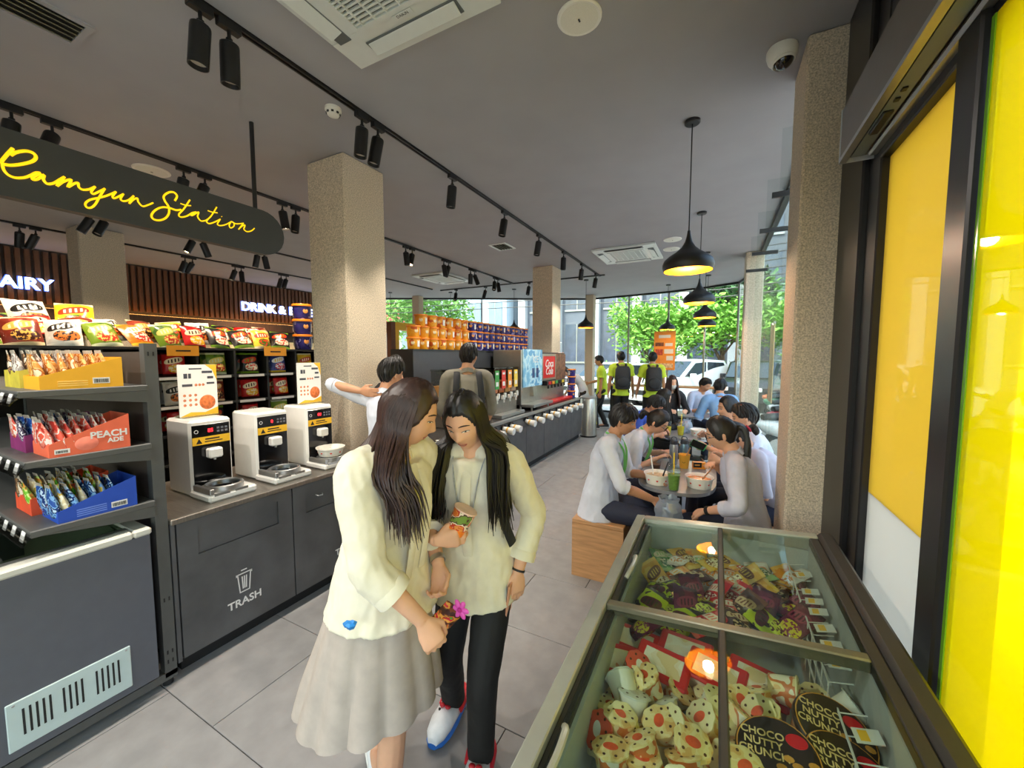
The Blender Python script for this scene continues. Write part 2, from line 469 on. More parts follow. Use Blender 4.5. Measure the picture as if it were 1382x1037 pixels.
# ---- far and side glazing
m_sill = M('grey_sill', (120, 120, 120), 0.6)
def glaze(wname, pts, z0, z1, posts, post_r=0.022, pane_mat=None):
    w = E(wname, (0, 0, 0)); w['kind'] = 'structure'
    for i in range(len(pts) - 1):
        a = Vector((*pts[i], 0)); b = Vector((*pts[i + 1], 0)); d = (b - a); L = d.length
        an = math.atan2(d.y, d.x)
        me = boxme('pane', pane_mat or m_glass, 0.006, L - 0.006, -0.006, 0.006, z0 + 0.05, z1 - 0.03)
        add('pane', me, w, a, (0, 0, an))
        mb = MB().box(0, L, -0.03, 0.03, z1 - 0.045, z1 - 0.002).box(0, L, -0.035, 0.035, z0, z0 + 0.05)
        add('frame_rail', mb.mesh('frame_rail', m_frame), w, a, (0, 0, an))
        if i in posts:
            add('mullion', boxme('mullion', m_alu, -post_r, post_r, -post_r, post_r, z0, z1), w, a, (0, 0, an))
    return w
glaze('window_1', FARLINE[2:], 0.0, CEIL, set(range(0, 12)), 0.02)
glaze('added_window_4', [(-4.4, -4.05), (-3.1, -4.05), (-1.85, -4.05), (-0.6, -4.05), (0.66, -4.05)], 0.0, CEIL, {0, 1, 2, 3}, 0.03)  # unseen glazed front behind the camera, added to let in daylight
w2 = glaze('window_2', [(0.62, 3.2), (0.62, 4.75), (0.62, 6.3), (0.62, 7.8)], 0.0, CEIL, set(), 0.02, MG('side_window_glass', (246, 250, 250), 0.3))
glaze('window_3', [(0.66, 8.26), (0.66, 8.9), (0.60, 10.0)], 0.0, CEIL, {0}, 0.02)
# glass fins with their black brackets along the side window
fin_me = boxme('glass_fin', m_glassg, -0.22, 0.0, -0.006, 0.006, 0.0, CEIL - 0.01)
brk_me = boxme('bracket', m_black, -0.27, 0.0, -0.014, 0.014, -0.02, 0.02)
for y in (3.75, 4.75, 5.75, 6.85):
    f = add('glass_fin', fin_me, w2, (0.61, y, 0))
    add('bracket', brk_me, f, (0, 0, 2.95))

# ---- right-hand shop front: dark frames, yellow film panes, door operator
m_yfilm = MFILM('yellow_window_film', (247, 221, 108), clear=0.05, trans=0.6)
m_wfilm = MFILM('white_frosted_film', (236, 234, 224), clear=0.06, trans=0.6)
m_yclear = MFILM('clear_yellow_film', (255, 238, 40), clear=0.55, trans=0.8, clearcol=(255, 240, 20))
d1 = E('door_1', (0, 0, 0)); d1['kind'] = 'structure'
add('frame_post', boxme('frame_post', m_frame, 0.56, 0.70, 2.38, 2.755, 0, CEIL, 0.008), d1)
add('frame_post', boxme('frame_post', m_frame, 0.585, 0.68, 2.24, 2.38, 0, CEIL, 0.006), d1)
add('frame_post', boxme('frame_post', m_frame, 0.56, 0.68, 1.47, 1.585, 0, CEIL, 0.006), d1)
p = add('fixed_pane', boxme('fixed_pane', m_yfilm, 0.615, 0.625, 1.585, 2.245, 1.10, 2.53), d1)
p['label'] = 'glass pane with yellow film'
p = add('fixed_pane', boxme('fixed_pane', m_wfilm, 0.615, 0.625, 1.585, 2.245, 0.06, 1.10), d1)
p['label'] = 'frosted white lower pane'
add('frame_rail', boxme('frame_rail', m_frame, 0.57, 0.67, 1.585, 2.25, 0.0, 0.06), d1)
add('frame_rail', boxme('frame_rail', m_frame, 0.58, 0.67, -3.9, 2.25, 2.53, 2.86, 0.006), d1)
add('frame_rail', boxme('frame_rail', m_frame, 0.58, 0.67, -3.9, 2.4, 3.36, CEIL), d1)
add('transom_pane', boxme('transom_pane', m_yfilm, 0.615, 0.625, 1.6, 2.17, 2.86, 3.36), d1)
add('transom_pane', boxme('transom_pane', m_yfilm, 0.615, 0.625, -0.2, 1.5, 2.86, 3.36), d1)
add('frame_post', boxme('frame_post', m_frame, 0.59, 0.67, 2.17, 2.24, 2.86, 3.36), d1)
p = add('sliding_leaf', boxme('sliding_leaf', m_yclear, 0.575, 0.585, 0.25, 1.44, 0.02, 2.53), d1)
p['label'] = 'see-through yellow sliding glass leaf'
add('leaf_edge', boxme('leaf_edge', M('green_glass_edge', (96, 150, 30), 0.2, var=0.05), 0.572, 0.588, 1.44, 1.455, 0.02, 2.53), p)
# assumed entrance and clear shop window, unseen behind the camera, added for daylight
add('frame_post', boxme('frame_post', m_frame, 0.58, 0.68, -1.55, -1.45, 0, CEIL), d1)
add('added_clear_pane', boxme('added_clear_pane', m_glass, 0.615, 0.625, -3.9, -1.55, 0.05, 3.36), d1)
add('added_clear_pane', boxme('added_clear_pane', m_glass, 0.615, 0.625, -1.45, -0.2, 2.86, 3.36), d1)
op = E('door_operator', (0.6, 0, 2.57), 0, 'long silver automatic door operator above the yellow glass', 'door operator')
m_oper = M('brown_grey_anodised', (112, 104, 96), 0.4, metal=0.5, var=0.04)
add('cover', boxme('cover', m_oper, -0.135, -0.005, -1.4, 2.33, 0.018, 0.235, 0.006), op)
add('bottom_lip', boxme('bottom_lip', m_alu, -0.138, -0.112, -1.4, 2.33, 0.0, 0.018), op)
add('track_rail', MB().box(-0.105, -0.06, -1.4, 2.29, 0.004, 0.018).mesh('track_rail', M('slate_rail', (110, 120, 128), 0.4, var=0.03)), op)
add('roller_tube', MB().box(-0.05, -0.012, -1.4, 2.29, -0.006, 0.018, bev=0.008).mesh('roller_tube', m_alu), op)
add('sensor', boxme('sensor', m_black, -0.100, -0.070, 1.92, 2.08, -0.006, 0.01, 0.004), op)
for y in (1.84, 1.78): add('indicator', boxme('indicator', m_black, -0.092, -0.078, y, y + 0.02, -0.002, 0.01), op)
add('end_cap', boxme('end_cap', M('pale_end_cap', (196, 200, 206), 0.4), -0.137, -0.004, 2.33, 2.336, 0.0, 0.235), op)

# ================================================================ ceiling fixtures
m_track = M('black_track', (22, 22, 23), 0.5, var=0.03)
m_can = M('black_spot_can', (38, 38, 39), 0.38, metal=0.3, var=0.05)
m_bulb = M('lit_spot_lens', (255, 226, 186), 0.3, var=0, emit=14)
m_bulboff = M('recessed_reflector', (196, 188, 172), 0.3, var=0.02)
def spot_proto(lit):
    P = Proto('track_spotlight')
    P.part('adapter', boxme('adapter', m_track, -0.02, 0.02, -0.055, 0.055, -0.055, -0.012, 0.004))
    P.part('stem', MB().cyl((0, 0, -0.12), 0.009, 0.07, 8).cyl((0, 0, -0.115), 0.016, 0.02, 8).mesh('stem', m_track))
    i = P.part('lamp_can', MB().lathe([(0.034, 0.0), (0.043, -0.006), (0.045, -0.02), (0.045, -0.2), (0.041, -0.2), (0.036, -0.17)], 18, cap1=False).mesh('lamp_can', m_can), (0, 0, -0.115))
    P.part('lens', MB().lathe([(0.038, -0.178), (0.001, -0.174)], 18).mesh('lens', m_bulb if lit else m_bulboff), (0, 0, 0), (0, 0, 0), i)
    return P
SP_ON, SP_OFF = spot_proto(True), spot_proto(False)
def spot(x, y, tx, ty, lit, label, group, power=0, col=(1.0, 0.80, 0.58), size=95, offy=0):
    P = SP_ON if lit else SP_OFF
    e = P.put((x, y, CEIL), (0, 0, 0), label, 'spotlight', group)
    for c in e.children:
        if c.name.startswith('lamp_can'): c.rotation_euler = (tx, ty, 0); can = c
    if power:
        li = bpy.data.lights.new('bulb', 'SPOT'); li.energy = power; li.spot_size = rad(size); li.spot_blend = 0.6
        li.color = col; li.shadow_soft_size = 0.03
        lo = bpy.data.objects.new('bulb', li); COL.objects.link(lo); lo.parent = can; lo.location = (0, 0, -0.205)
def track(x0, y0, x1, y1, label):
    e = E('ceiling_track', ((x0 + x1) / 2, (y0 + y1) / 2, CEIL), 0, label, 'light track')
    L = math.hypot(x1 - x0, y1 - y0); an = math.atan2(y1 - y0, x1 - x0)
    mb = MB().box(-L / 2, L / 2, -0.019, -0.008, -0.022, 0).box(-L / 2, L / 2, 0.008, 0.019, -0.022, 0).box(-L / 2, L / 2, -0.019, 0.019, -0.008, 0)
    e.rotation_euler.z = an
    add('rail', mb.mesh('rail', m_track), e)
    add('end_cap', boxme('end_cap', m_track, L / 2 - 0.03, L / 2 + 0.002, -0.02, 0.02, -0.025, 0), e)
track(-2.32, -2.0, -2.32, 8.6, 'long black light track running above the aisle')
track(-4.42, -2.0, -4.42, 8.5, 'black light track passing behind the noodle bar sign')
track(-6.68, -1.0, -6.68, 8.3, 'black light track above the snack shelves')
track(-8.25, -1.0, -8.25, 7.6, 'black light track nearest the slat wall')
track(-6.6, 8.55, -2.2, 8.55, 'black light track crossing in front of the far windows')
gA = 'spotlights on the aisle track'
AY = [1.12, 1.25, 2.12, 2.27, 3.21, 4.26, 5.29, 6.32, 7.31, 8.29]
ANM = ['nearest of the aisle track, cut by the top edge', 'second on the aisle track, beside the nearest one', 'left of the pair above the beige pillar', 'right of the pair above the beige pillar',
       'first single one past the beige pillar', 'second single one past the beige pillar', 'third single one past the beige pillar', 'fourth single one past the beige pillar', 'fifth single one past the beige pillar', 'last at the far end of the aisle track']
for i, y in enumerate(AY):
    spot(-2.32, y, rad(R.uniform(-10, 4)), rad(R.uniform(2, 14) * (1 if i % 2 else .5)), False, 'black cylinder spotlight, ' + ANM[i], gA, 42 if i in (0, 2, 4, 5, 6, 7, 8) else 0, (1, 0.9, 0.78))
for i, y in enumerate((0.1, -0.9, -1.8)):  # unseen spotlights behind the camera, added to brighten the foreground
    spot(-2.32, y, rad(12), rad(-18), False, 'added black cylinder spotlight over the entrance, %s behind the viewer' % ORD[i], gA, 55, (1, 0.92, 0.82), 130)
gB = 'spotlights on the track behind the sign'
BY = [0.93, 1.12, 1.93, 2.10, 2.86, 3.02, 4.85, 5.0, 5.83, 5.97, 6.7, 6.84, 7.66, 7.8]
for i, y in enumerate(BY):
    lit = i in (0, 4, 7, 10)
    spot(-4.42, y, rad(R.choice((-20, -8, 6, 18))), rad(R.uniform(-22, 16)), lit, 'small black spotlight, %s along the track behind the yellow script sign' % ORD[i], gB, 62 if i % 2 == 0 else 0)
gC = 'spotlights above the snack shelves'
CY = [1.95, 2.07, 2.98, 3.1, 3.87, 3.98, 5.2, 5.32, 6.3, 6.42]
for i, y in enumerate(CY):
    lit = i in (0, 2, 4, 7)
    spot(-6.68, y, rad(R.choice((-25, -6, 10, 20))), rad(R.uniform(-14, 18)), lit, 'small black spotlight, %s on the track over the snack shelves' % ORD[i], gC, 60 if i % 2 == 0 else 0)
gD = 'spotlights nearest the slat wall'
DY = [1.72, 1.86, 3.55, 3.66, 4.35, 4.46, 5.25, 5.36, 6.2, 6.32]
for i, y in enumerate(DY):
    spot(-8.25, y, rad(R.choice((-18, 0, 15))), rad(R.uniform(-10, 30)), i % 2 == 0, 'tiny black spotlight, %s on the track nearest the slat wall' % ORD[i], gD, 60 if i % 2 == 0 else 0)
for i, x in enumerate((-6.1, -5.2, -4.0)):
    spot(x, 8.55, rad(-15), rad(R.uniform(-10, 10)), False, 'tiny black spotlight, %s from the left on the far cross track' % ORD[i], 'spotlights on the far cross track')

# ---- ceiling air conditioners
m_acw = M('white_ac_plastic', (212, 218, 214), 0.4, var=0.02)
m_acd = M('grey_ac_slot', (92, 98, 98), 0.5, var=0.05)
def cassette(cx, cy, s, sy, label):
    e = E('ceiling_air_conditioner', (cx, cy, CEIL), 0, label, 'air conditioner'); h, k = s / 2, sy / 2
    mb = MB()
    for a, b, c, d in ((-h, h, -k, -k * .58), (-h, h, k * .58, k), (-h, -h * .58, -k * .58, k * .58), (h * .58, h, -k * .58, k * .58)):
        mb.box(a, b, c, d, -0.035, -0.001, bev=0.004)
    add('panel', mb.mesh('panel', m_acw), e)
    for i, (a, b, c, d, r) in enumerate(((-h * .62, h * .62, -k * .90, -k * .72, (rad(14), 0, 0)), (-h * .62, h * .62, k * .72, k * .90, (rad(-14), 0, 0)), (-h * .90, -h * .72, -k * .62, k * .62, (0, rad(-14), 0)), (h * .72, h * .90, -k * .62, k * .62, (0, rad(14), 0)))):
        mx, my = (a + b) / 2, (c + d) / 2
        o = add('air_slot', MB().box(a - mx, b - mx, c - my, d - my, -0.004, 0.004, bev=0.003).mesh('air_slot', m_acd), e, (mx, my, -0.037))
        add('louver', MB().box((a - mx) * .96, (b - mx) * .96, (c - my) * .8, (d - my) * .8, -0.004, 0.004, bev=0.003).mesh('louver', m_acw), o, (0, 0, -0.012), r)
    g = add('grille_frame', MB().box(-h * .58, h * .58, -k * .58, -k * .53, -0.045, -0.01).box(-h * .58, h * .58, k * .53, k * .58, -0.045, -0.01).box(-h * .58, -h * .53, -k * .53, k * .53, -0.045, -0.01).box(h * .53, h * .58, -k * .53, k * .53, -0.045, -0.01).mesh('grille_frame', m_acw), e)
    gb = MB()
    n = 22
    for i in range(n):
        y = -k * .53 + (i + .5) * (k * 1.06) / n
        gb.box(-h * .53, h * .53, y - 0.005, y + 0.005, -0.040, -0.028)
    for i in range(6):
        x = -h * .53 + (i + .5) * (h * 1.06) / 6
        gb.box(x - 0.004, x + 0.004, -k * .53, k * .53, -0.044, -0.034)
    go = add('grille', gb.mesh('grille', m_acw, 0), g); go['kind'] = 'stuff'
    add('filter', boxme('filter', M('dark_filter', (70, 74, 66), 0.9), -h * .53, h * .53, -k * .53, k * .53, -0.02, -0.012), g)
    return e
ac = cassette(-1.47, 1.30, 0.96, 0.98, 'large white ceiling air conditioner cut by the top edge')
o = add('nameplate', boxme('nameplate', m_acw, -0.06, 0.06, -0.014, 0.014, -0.003, 0.0), ac, (0.02, 0.30, -0.046))
add('lettering', textme('DAIKIN', 0.022, m_black, 0.0004), o, (0, 0, -0.0035), (PI, 0, 0))
cassette(-5.5, 7.22, 0.86, 1.1, 'white ceiling air conditioner above the stacked tubs')
cassette(-1.4, 7.0, 1.0, 1.05, 'white ceiling air conditioner between the aisle track and the pendants')

# ---- speakers, vents, smoke detector, camera
m_white = M('white_plastic', (232, 232, 224), 0.45, var=0.02)
def speaker(x, y, r, label):
    e = E('ceiling_speaker', (x, y, CEIL), 0, label, 'speaker', 'round ceiling speakers')
    add('bezel', MB().lathe([(r, 0), (r, -0.006), (r * .93, -0.012), (r * .84, -0.010)], 32).mesh('bezel', m_white), e)
    add('mesh_cover', MB().lathe([(r * .84, -0.0105), (r * .6, -0.014), (0.001, -0.016)], 32).mesh('mesh_cover', M('perforated_white', (222, 222, 210), 0.6, var=0.06, scale=300)), e)
    add('logo_badge', MB().box(-0.004, 0.004, -0.009, 0.009, -0.019, -0.015).mesh('logo_badge', m_black), e)
speaker(-0.69, 2.08, 0.115, 'large white round speaker at the top of the grey ceiling')
speaker(-4.80, 1.84, 0.14, 'white round speaker above the yellow script sign')
speaker(-0.65, 6.48, 0.13, 'nearer small white round speaker behind the first pendant')
speaker(-0.72, 7.05, 0.13, 'farther small white round speaker behind the first pendant')
def vent(x0, x1, y0, y1, label, dark):
    e = E('ceiling_vent', ((x0 + x1) / 2, (y0 + y1) / 2, CEIL), 0, label, 'vent'); a, b = (x1 - x0) / 2, (y1 - y0) / 2
    mb = MB()
    for q in ((-a, a, -b, -b + .03), (-a, a, b - .03, b), (-a, -a + .03, -b + .03, b - .03), (a - .03, a, -b + .03, b - .03)): mb.box(*q, -0.012, -0.001)
    add('frame', mb.mesh('frame', m_ceil if dark else m_acw), e)
    add('duct', boxme('duct', M('duct_dark', (40, 38, 32), 0.8), -a + .03, a - .03, -b + .03, b - .03, -0.004, -0.001), e)
    n = 5
    for i in range(n):
        x = -a + .03 + (i + .5) * (2 * a - .06) / n
        add('blade', boxme('blade', M('vent_blade', (128, 126, 104), 0.4, metal=0.5), -0.016, 0.016, -b + .035, b - .035, -0.002, 0.002), e, (x, 0, -0.012), (0, rad(38), 0))
vent(-3.28, -3.0, 0.35, 0.95, 'dark louvred vent in the ceiling at the top left corner', True)
vent(-3.26, -2.96, 5.45, 5.82, 'small square white vent beside the aisle track', False)
e = E('smoke_detector', (-2.47, 2.0, CEIL), 0, 'white smoke detector beside the aisle track', 'smoke detector')
add('base', MB().lathe([(0.055, 0), (0.055, -0.018), (0.048, -0.022)], 24).mesh('base', m_white), e)
add('sensor_head', MB().lathe([(0.047, -0.022), (0.047, -0.03), (0.038, -0.05), (0.025, -0.056), (0.001, -0.057)], 24).mesh('sensor_head', m_white), e)
for i in range(8):
    an = i * PI / 4
    add('slot', boxme('slot', m_black, -0.008, 0.008, -0.003, 0.003, -0.006, 0.006), e, (0.0445 * math.cos(an), 0.0445 * math.sin(an), -0.038), (0, 0, an + PI / 2))
e = E('dome_camera', (0.27, 2.82, CEIL), 0, 'white dome security camera on the ceiling next to the stone pillar', 'security camera')
add('housing', MB().lathe([(0.075, 0), (0.078, -0.02), (0.072, -0.055), (0.056, -0.075)], 28).mesh('housing', m_white), e, (0, 0, 0), (rad(-6), rad(-6), 0))
add('dome', MB().lathe([(0.050, -0.06), (0.048, -0.085), (0.036, -0.105), (0.018, -0.116), (0.001, -0.118)], 24).mesh('dome', M('smoked_dome', (20, 18, 26), 0.08, spec=0.8)), e, (0, 0, 0), (rad(-10), rad(-8), 0))
add('lens_ring', MB().lathe([(0.056, -0.07), (0.059, -0.082), (0.052, -0.09), (0.049, -0.08)], 24).mesh('lens_ring', m_white), e, (0, 0, 0), (rad(-8), rad(-7), 0))

# ---- pendant lamps
m_pend = M('matt_black_enamel', (30, 30, 31), 0.42, var=0.04)
m_pin = M('yellow_enamel_inside', (255, 178, 10), 0.45, var=0.03)
def pend_proto(drop):
    P = Proto('pendant_lamp')
    P.part('canopy', MB().lathe([(0.055, 0), (0.055, -0.018), (0.048, -0.024), (0.001, -0.024)], 24).mesh('canopy', m_pend))
    P.part('cord', MB().cyl((0, 0, -drop), 0.0045, drop - 0.02, 8).mesh('cord', m_black))
    prof = [(0.010, 0.0), (0.014, -0.03), (0.018, -0.05), (0.028, -0.085), (0.052, -0.125), (0.092, -0.16), (0.140, -0.19), (0.172, -0.22), (0.184, -0.25), (0.184, -0.275), (0.174, -0.30)]
    i = P.part('shade', MB().lathe(prof, 36, cap1=False).mesh('shade', m_pend), (0, 0, -drop))
    P.part('inner_lining', MB().lathe([(r - 0.004, z) for r, z in prof[5:]], 36, cap0=True, cap1=False).mesh('inner_lining', m_pin), (0, 0, 0), (0, 0, 0), i)
    P.part('bulb', MB().lathe([(0.012, -0.16), (0.03, -0.2), (0.034, -0.22), (0.02, -0.25), (0.001, -0.255)], 16).mesh('bulb', M('lit_bulb', (255, 236, 190), 0.3, var=0, emit=4.0)), (0, 0, 0), (0, 0, 0), i)  # the bulb glows: the pendants are switched on
    return P
PEND = pend_proto(0.80)
pend_spots = [(-0.22, 3.34, 'largest black pendant lamp with yellow inside, nearest the camera'), (-0.22, 5.45, 'second black pendant in the row over the tables'), (-0.21, 7.55, 'third black pendant in the row over the tables'),
              (-0.22, 9.65, 'smallest and last black pendant in the row over the tables'), (-1.12, 10.5, 'black pendant hanging alone above the orange poster'), (-2.73, 8.95, 'black pendant lamp in front of the slim far pillar'),
              (-8.06, 8.2, 'far black pendant left of the yellow tubs'), (-4.78, 9.3, 'far black pendant behind the purple tubs'), (-6.57, 8.95, 'far black pendant behind the yellow tubs')]
for x, y, l in pend_spots:
    pe = PEND.put((x, y, CEIL), (0, 0, 0), l, 'pendant lamp', 'black onion-shaped pendants')
    li = bpy.data.lights.new('bulb_light', 'POINT'); li.energy = 7; li.color = (1, .86, .66); li.shadow_soft_size = .04
    lo = bpy.data.objects.new('bulb_light', li); COL.objects.link(lo); lo.parent = pe; lo.location = (0, 0, -0.80 - 0.275)
# ================================================================ left side: chest freezer, rack, noodle bar, snack shelves
m_fgrey = M('slate_grey_steel', (88, 90, 98), 0.42, var=0.04)
m_rim = M('pale_freezer_rim', (206, 204, 192), 0.4, var=0.03)
m_vent = M('pale_mint_panel', (190, 206, 204), 0.45, var=0.02)
m_lid = MG('freezer_lid_glass', (214, 224, 214), 1.0)
m_inner = M('freezer_liner', (168, 164, 150), 0.6)
m_rack = M('graphite_rack_steel', (84, 84, 82), 0.5, var=0.05)
m_rackd = M('brown_rack_back', (78, 66, 58), 0.7, var=0.06)
m_steel = M('brushed_steel_top', (150, 142, 132), 0.3, metal=0.75, var=0.12, scale=10, aniso=(1, 14, 1))
m_panel = M('charcoal_concrete_panel', (84, 83, 84), 0.6, var=0.2, scale=5, bump=0.03)
m_kick = M('black_toe_kick', (24, 24, 25), 0.7, var=0.05)
m_print = M('white_print', (226, 224, 220), 0.6, var=0)
m_bar = M('barcode_black', (22, 22, 22), 0.6, var=0)

fz = E('chest_freezer', (-2.42, 0.83, 0), 0, 'slate grey chest freezer under the pouch rack at the left edge', 'freezer')
# local: +x faces the aisle, the far end is at y=0
mb = MB().box(-1.85, 0, -0.88, 0.0, 0.10, 0.14).box(-0.02, 0, -0.88, 0.0, 0.14, 0.835).box(-1.85, -1.83, -0.88, 0, 0.14, 0.835).box(-1.83, -0.02, -0.02, 0, 0.14, 0.835).box(-1.83, -0.02, -0.88, -0.86, 0.14, 0.835)
add('body', mb.mesh('body', m_fgrey), fz)
add('liner', MB().box(-1.80, -0.05, -0.84, -0.04, 0.30, 0.32).box(-0.06, -0.045, -0.84, -0.04, 0.32, 0.83).box(-1.8, -0.06, -0.055, -0.04, 0.32, 0.83).mesh('liner', m_inner), fz)
add('rim', MB().box(-1.86, 0.008, -0.89, -0.82, 0.835, 0.87, bev=.008).box(-1.86, 0.008, -0.06, 0.008, 0.835, 0.87, bev=.008).box(-0.06, 0.008, -0.82, -0.06, 0.835, 0.87, bev=.008).box(-1.86, -1.80, -0.82, -0.06, 0.835, 0.87, bev=.008).mesh('rim', m_rim), fz)
for i, (a, b, z) in enumerate(((-1.80, -0.88, 0.868), (-0.95, -0.06, 0.858))):
    g = add('sliding_lid', boxme('sliding_lid', m_lid, a, b, -0.82, -0.06, z, z + 0.005), fz)
    for xa, xb in ((a, a + .03), (b - .03, b)): add('lid_frame', boxme('lid_frame', m_alu, xa, xb, -0.82, -0.06, z - .003, z + .012), g)
vo = add('vent_panel', boxme('vent_panel', m_vent, 0.0, 0.008, -0.47, -0.10, 0.135, 0.335, 0.003), fz)
for g0 in (-0.43, -0.32, -0.22):
    for j in range(5 if g0 != -0.32 else 4):
        add('vent_slot', boxme('vent_slot', m_bar, 0.007, 0.0095, g0 + j * 0.018, g0 + j * 0.018 + 0.007, 0.185, 0.295, 0.001), vo)
for y in (-0.45, -0.115): add('screw', MB().lathe([(0.005, 0), (0.003, 0.002)], 8, M4=Matrix.Translation((0.008, y, 0.322)) @ Matrix.Rotation(PI / 2, 4, 'Y')).mesh('screw', m_alu), vo)
for x, y in ((-0.12, -0.1), (-1.7, -0.1), (-0.12, -0.78), (-1.7, -0.78)): add('foot', MB().cyl((x, y, 0), 0.03, 0.10, 12).mesh('foot', m_kick), fz)

# ---- steel gondola rack over the freezer
rk = E('display_rack', (-2.45, 0.865, 0), 0, 'graphite steel rack of pouch drinks standing over the chest freezer', 'rack')
add('post', MB().box(-0.05, 0.0, 0.0, 0.05, 0.05, 1.76).mesh('post', m_rack), rk)
add('post', MB().box(-1.95, -1.90, 0.0, 0.05, 0.05, 1.76).mesh('post', m_rack), rk)
for z in [0.12 + 0.05 * i for i in range(2)] + [1.70, 0.45]:
    add('slot_hole', boxme('slot_hole', m_bar, 0.0, 0.0012, 0.012, 0.018, z, z + 0.02), rk); add('slot_hole', boxme('slot_hole', m_bar, 0.0, 0.0012, 0.032, 0.038, z, z + 0.02), rk)
add('foot_rail', MB().box(-0.06, 0.0, -0.60, 0.05, 0.035, 0.075).mesh('foot_rail', m_rack), rk)
for y in (-0.5, 0.02): add('leveller', MB().cyl((-0.03, y, 0), 0.022, 0.035, 12).mesh('leveller', m_kick), rk)
add('back_board', boxme('back_board', m_rackd, -1.92, -0.05, 0.005, 0.02, 0.9, 1.72), rk)
SHZ = (1.56, 1.275, 0.99)
m_clear = MG('price_rail_plastic', (222, 222, 222), 0.8)
m_tagw = M('white_price_tag', (228, 226, 222), 0.5, var=0.02)
for k, z in enumerate(SHZ):
    s = add('shelf', MB().box(-1.93, 0.02, -0.40, 0.0, z - 0.028, z, bev=.003).mesh('shelf', m_rack), rk)
    add('shelf_bracket', MB().prism([(-0.38, z - 0.028), (0.0, z - 0.085), (0.0, z - 0.028)], -0.01, 0.012, 'x').mesh('shelf_bracket', m_rack), s)
    pr = add('price_rail', MB().prism([(-0.40, z - 0.03), (-0.425, z - 0.055), (-0.42, z - 0.055), (-0.395, z)], -1.93, 0.02, 'x').mesh('price_rail', m_clear), s)
    for j in range(9):
        x = -0.03 - j * 0.12
        add('price_tag', MB().prism([(-0.413, z - 0.05), (-0.403, z - 0.012), (-0.401, z - 0.012), (-0.411, z - 0.05)], x - 0.045, x, 'x').mesh('price_tag', m_tagw), pr)

# ---- display boxes with sloping sides
def tray(x1, w, y0, z, d, hl, hh, m, extra, label, group='pouch drink display boxes'):
    """open carton, x1 its aisle-side face, sloping from low front (-y) to high back"""
    e = E('display_box', (x1, y0, z), 0, label, 'display box', group); t = 0.004
    add('side', MB().prism([(0, 0), (d, 0), (d, hh), (0, hl)], -t, 0, 'x').mesh('side', m), e)
    add('side', MB().prism([(0, 0), (d, 0), (d, hh), (0, hl)], -w, -w + t, 'x').mesh('side', m), e)
    add('front', boxme('front', m, -w + t, -t, 0, t, 0, hl), e); add('back', boxme('back', m, -w + t, -t, d - t, d, 0, hh), e)
    add('bottom', boxme('bottom', m, -w + t, -t, t, d - t, 0, t), e)
    if extra: extra(e)
    return e
def barcode(e, y, z, w=0.055, h=0.026):
    b = add('barcode', boxme('barcode', m_print, 0.0, 0.0008, y, y + w, z, z + h), e)
    mbb = MB(); yy = y + 0.004; r2 = random.Random(3)
    while yy < y + w - 0.005:
        ww = r2.choice((0.001, 0.0015, 0.0025)); mbb.box(0.0008, 0.0012, yy, yy + ww, z + 0.004, z + h - 0.006); yy += ww + r2.choice((0.001, 0.002))
    add('barcode_lines', mbb.mesh('barcode_lines', m_bar, 0), b)
m_ybox = M('yellow_carton', (236, 172, 40), 0.55, var=0.03); m_pbox = M('coral_carton', (234, 106, 74), 0.55, var=0.03); m_bbox = M('blue_carton', (30, 74, 178), 0.55, var=0.04)
m_gbox = M('grey_carton', (150, 140, 130), 0.55); m_gnbox = M('green_red_carton', (232, 84, 48), 0.55, var=0.1)
m_peach = M('peach_fruit_print', (250, 132, 110), 0.5, var=0.15, scale=30)
def ex_y(e): barcode(e, 0.155, 0.018); [add('small_print', boxme('small_print', M('pale_yellow_print', (244, 204, 110), 0.6), 0, 0.0006, 0.05, 0.14, 0.012 + i * 0.009, 0.016 + i * 0.009), e) for i in range(3)]
def ex_p(e):
    add('lettering', textme('PEACH', 0.040, m_print, 0.0005, 0.0012), e, (0.0012, 0.185, 0.072), FACE_PX)
    add('lettering', textme('ADE', 0.028, m_print, 0.0005, 0.001), e, (0.0012, 0.205, 0.042), FACE_PX)
    add('printed_peach', MB().lathe([(0.03, 0), (0.028, 0.001)], 20, M4=Matrix.Translation((0.0004, 0.112, 0.042)) @ Matrix.Rotation(PI / 2, 4, 'Y'), sy=1.25).mesh('printed_peach', m_peach), e)
    barcode(e, 0.015, 0.012, 0.045, 0.02)
def ex_b(e): barcode(e, 0.165, 0.014); [add('small_print', boxme('small_print', M('pale_blue_print', (110, 140, 220), 0.6), 0, 0.0006, 0.055, 0.15, 0.012 + i * 0.009, 0.016 + i * 0.009), e) for i in range(4)]
BX = -2.44
tray(BX, 0.20, 0.525, 1.56, 0.255, 0.055, 0.135, m_ybox, ex_y, 'yellow sloping display box on the top shelf of the pouch rack')
tray(BX, 0.20, 0.535, 1.275, 0.255, 0.055, 0.155, m_pbox, ex_p, 'coral PEACH ADE display box on the middle shelf of the pouch rack')
tray(BX, 0.20, 0.545, 0.99, 0.255, 0.050, 0.140, m_bbox, ex_b, 'blue sloping display box on the lowest shelf of the pouch rack')
tray(BX - 0.23, 0.22, 0.52, 1.56, 0.255, 0.075, 0.14, M('lime_red_carton', (206, 190, 70), 0.5, var=0.2), None, 'lime and red display box at the left edge of the top shelf')
tray(BX - 0.23, 0.22, 0.52, 1.275, 0.255, 0.075, 0.14, M('violet_carton', (140, 50, 110), 0.5, var=0.2), None, 'violet display box at the left edge of the middle shelf')
tray(BX - 0.23, 0.22, 0.52, 0.99, 0.255, 0.075, 0.14, m_gnbox, None, 'orange-red display box at the left edge of the lowest shelf')
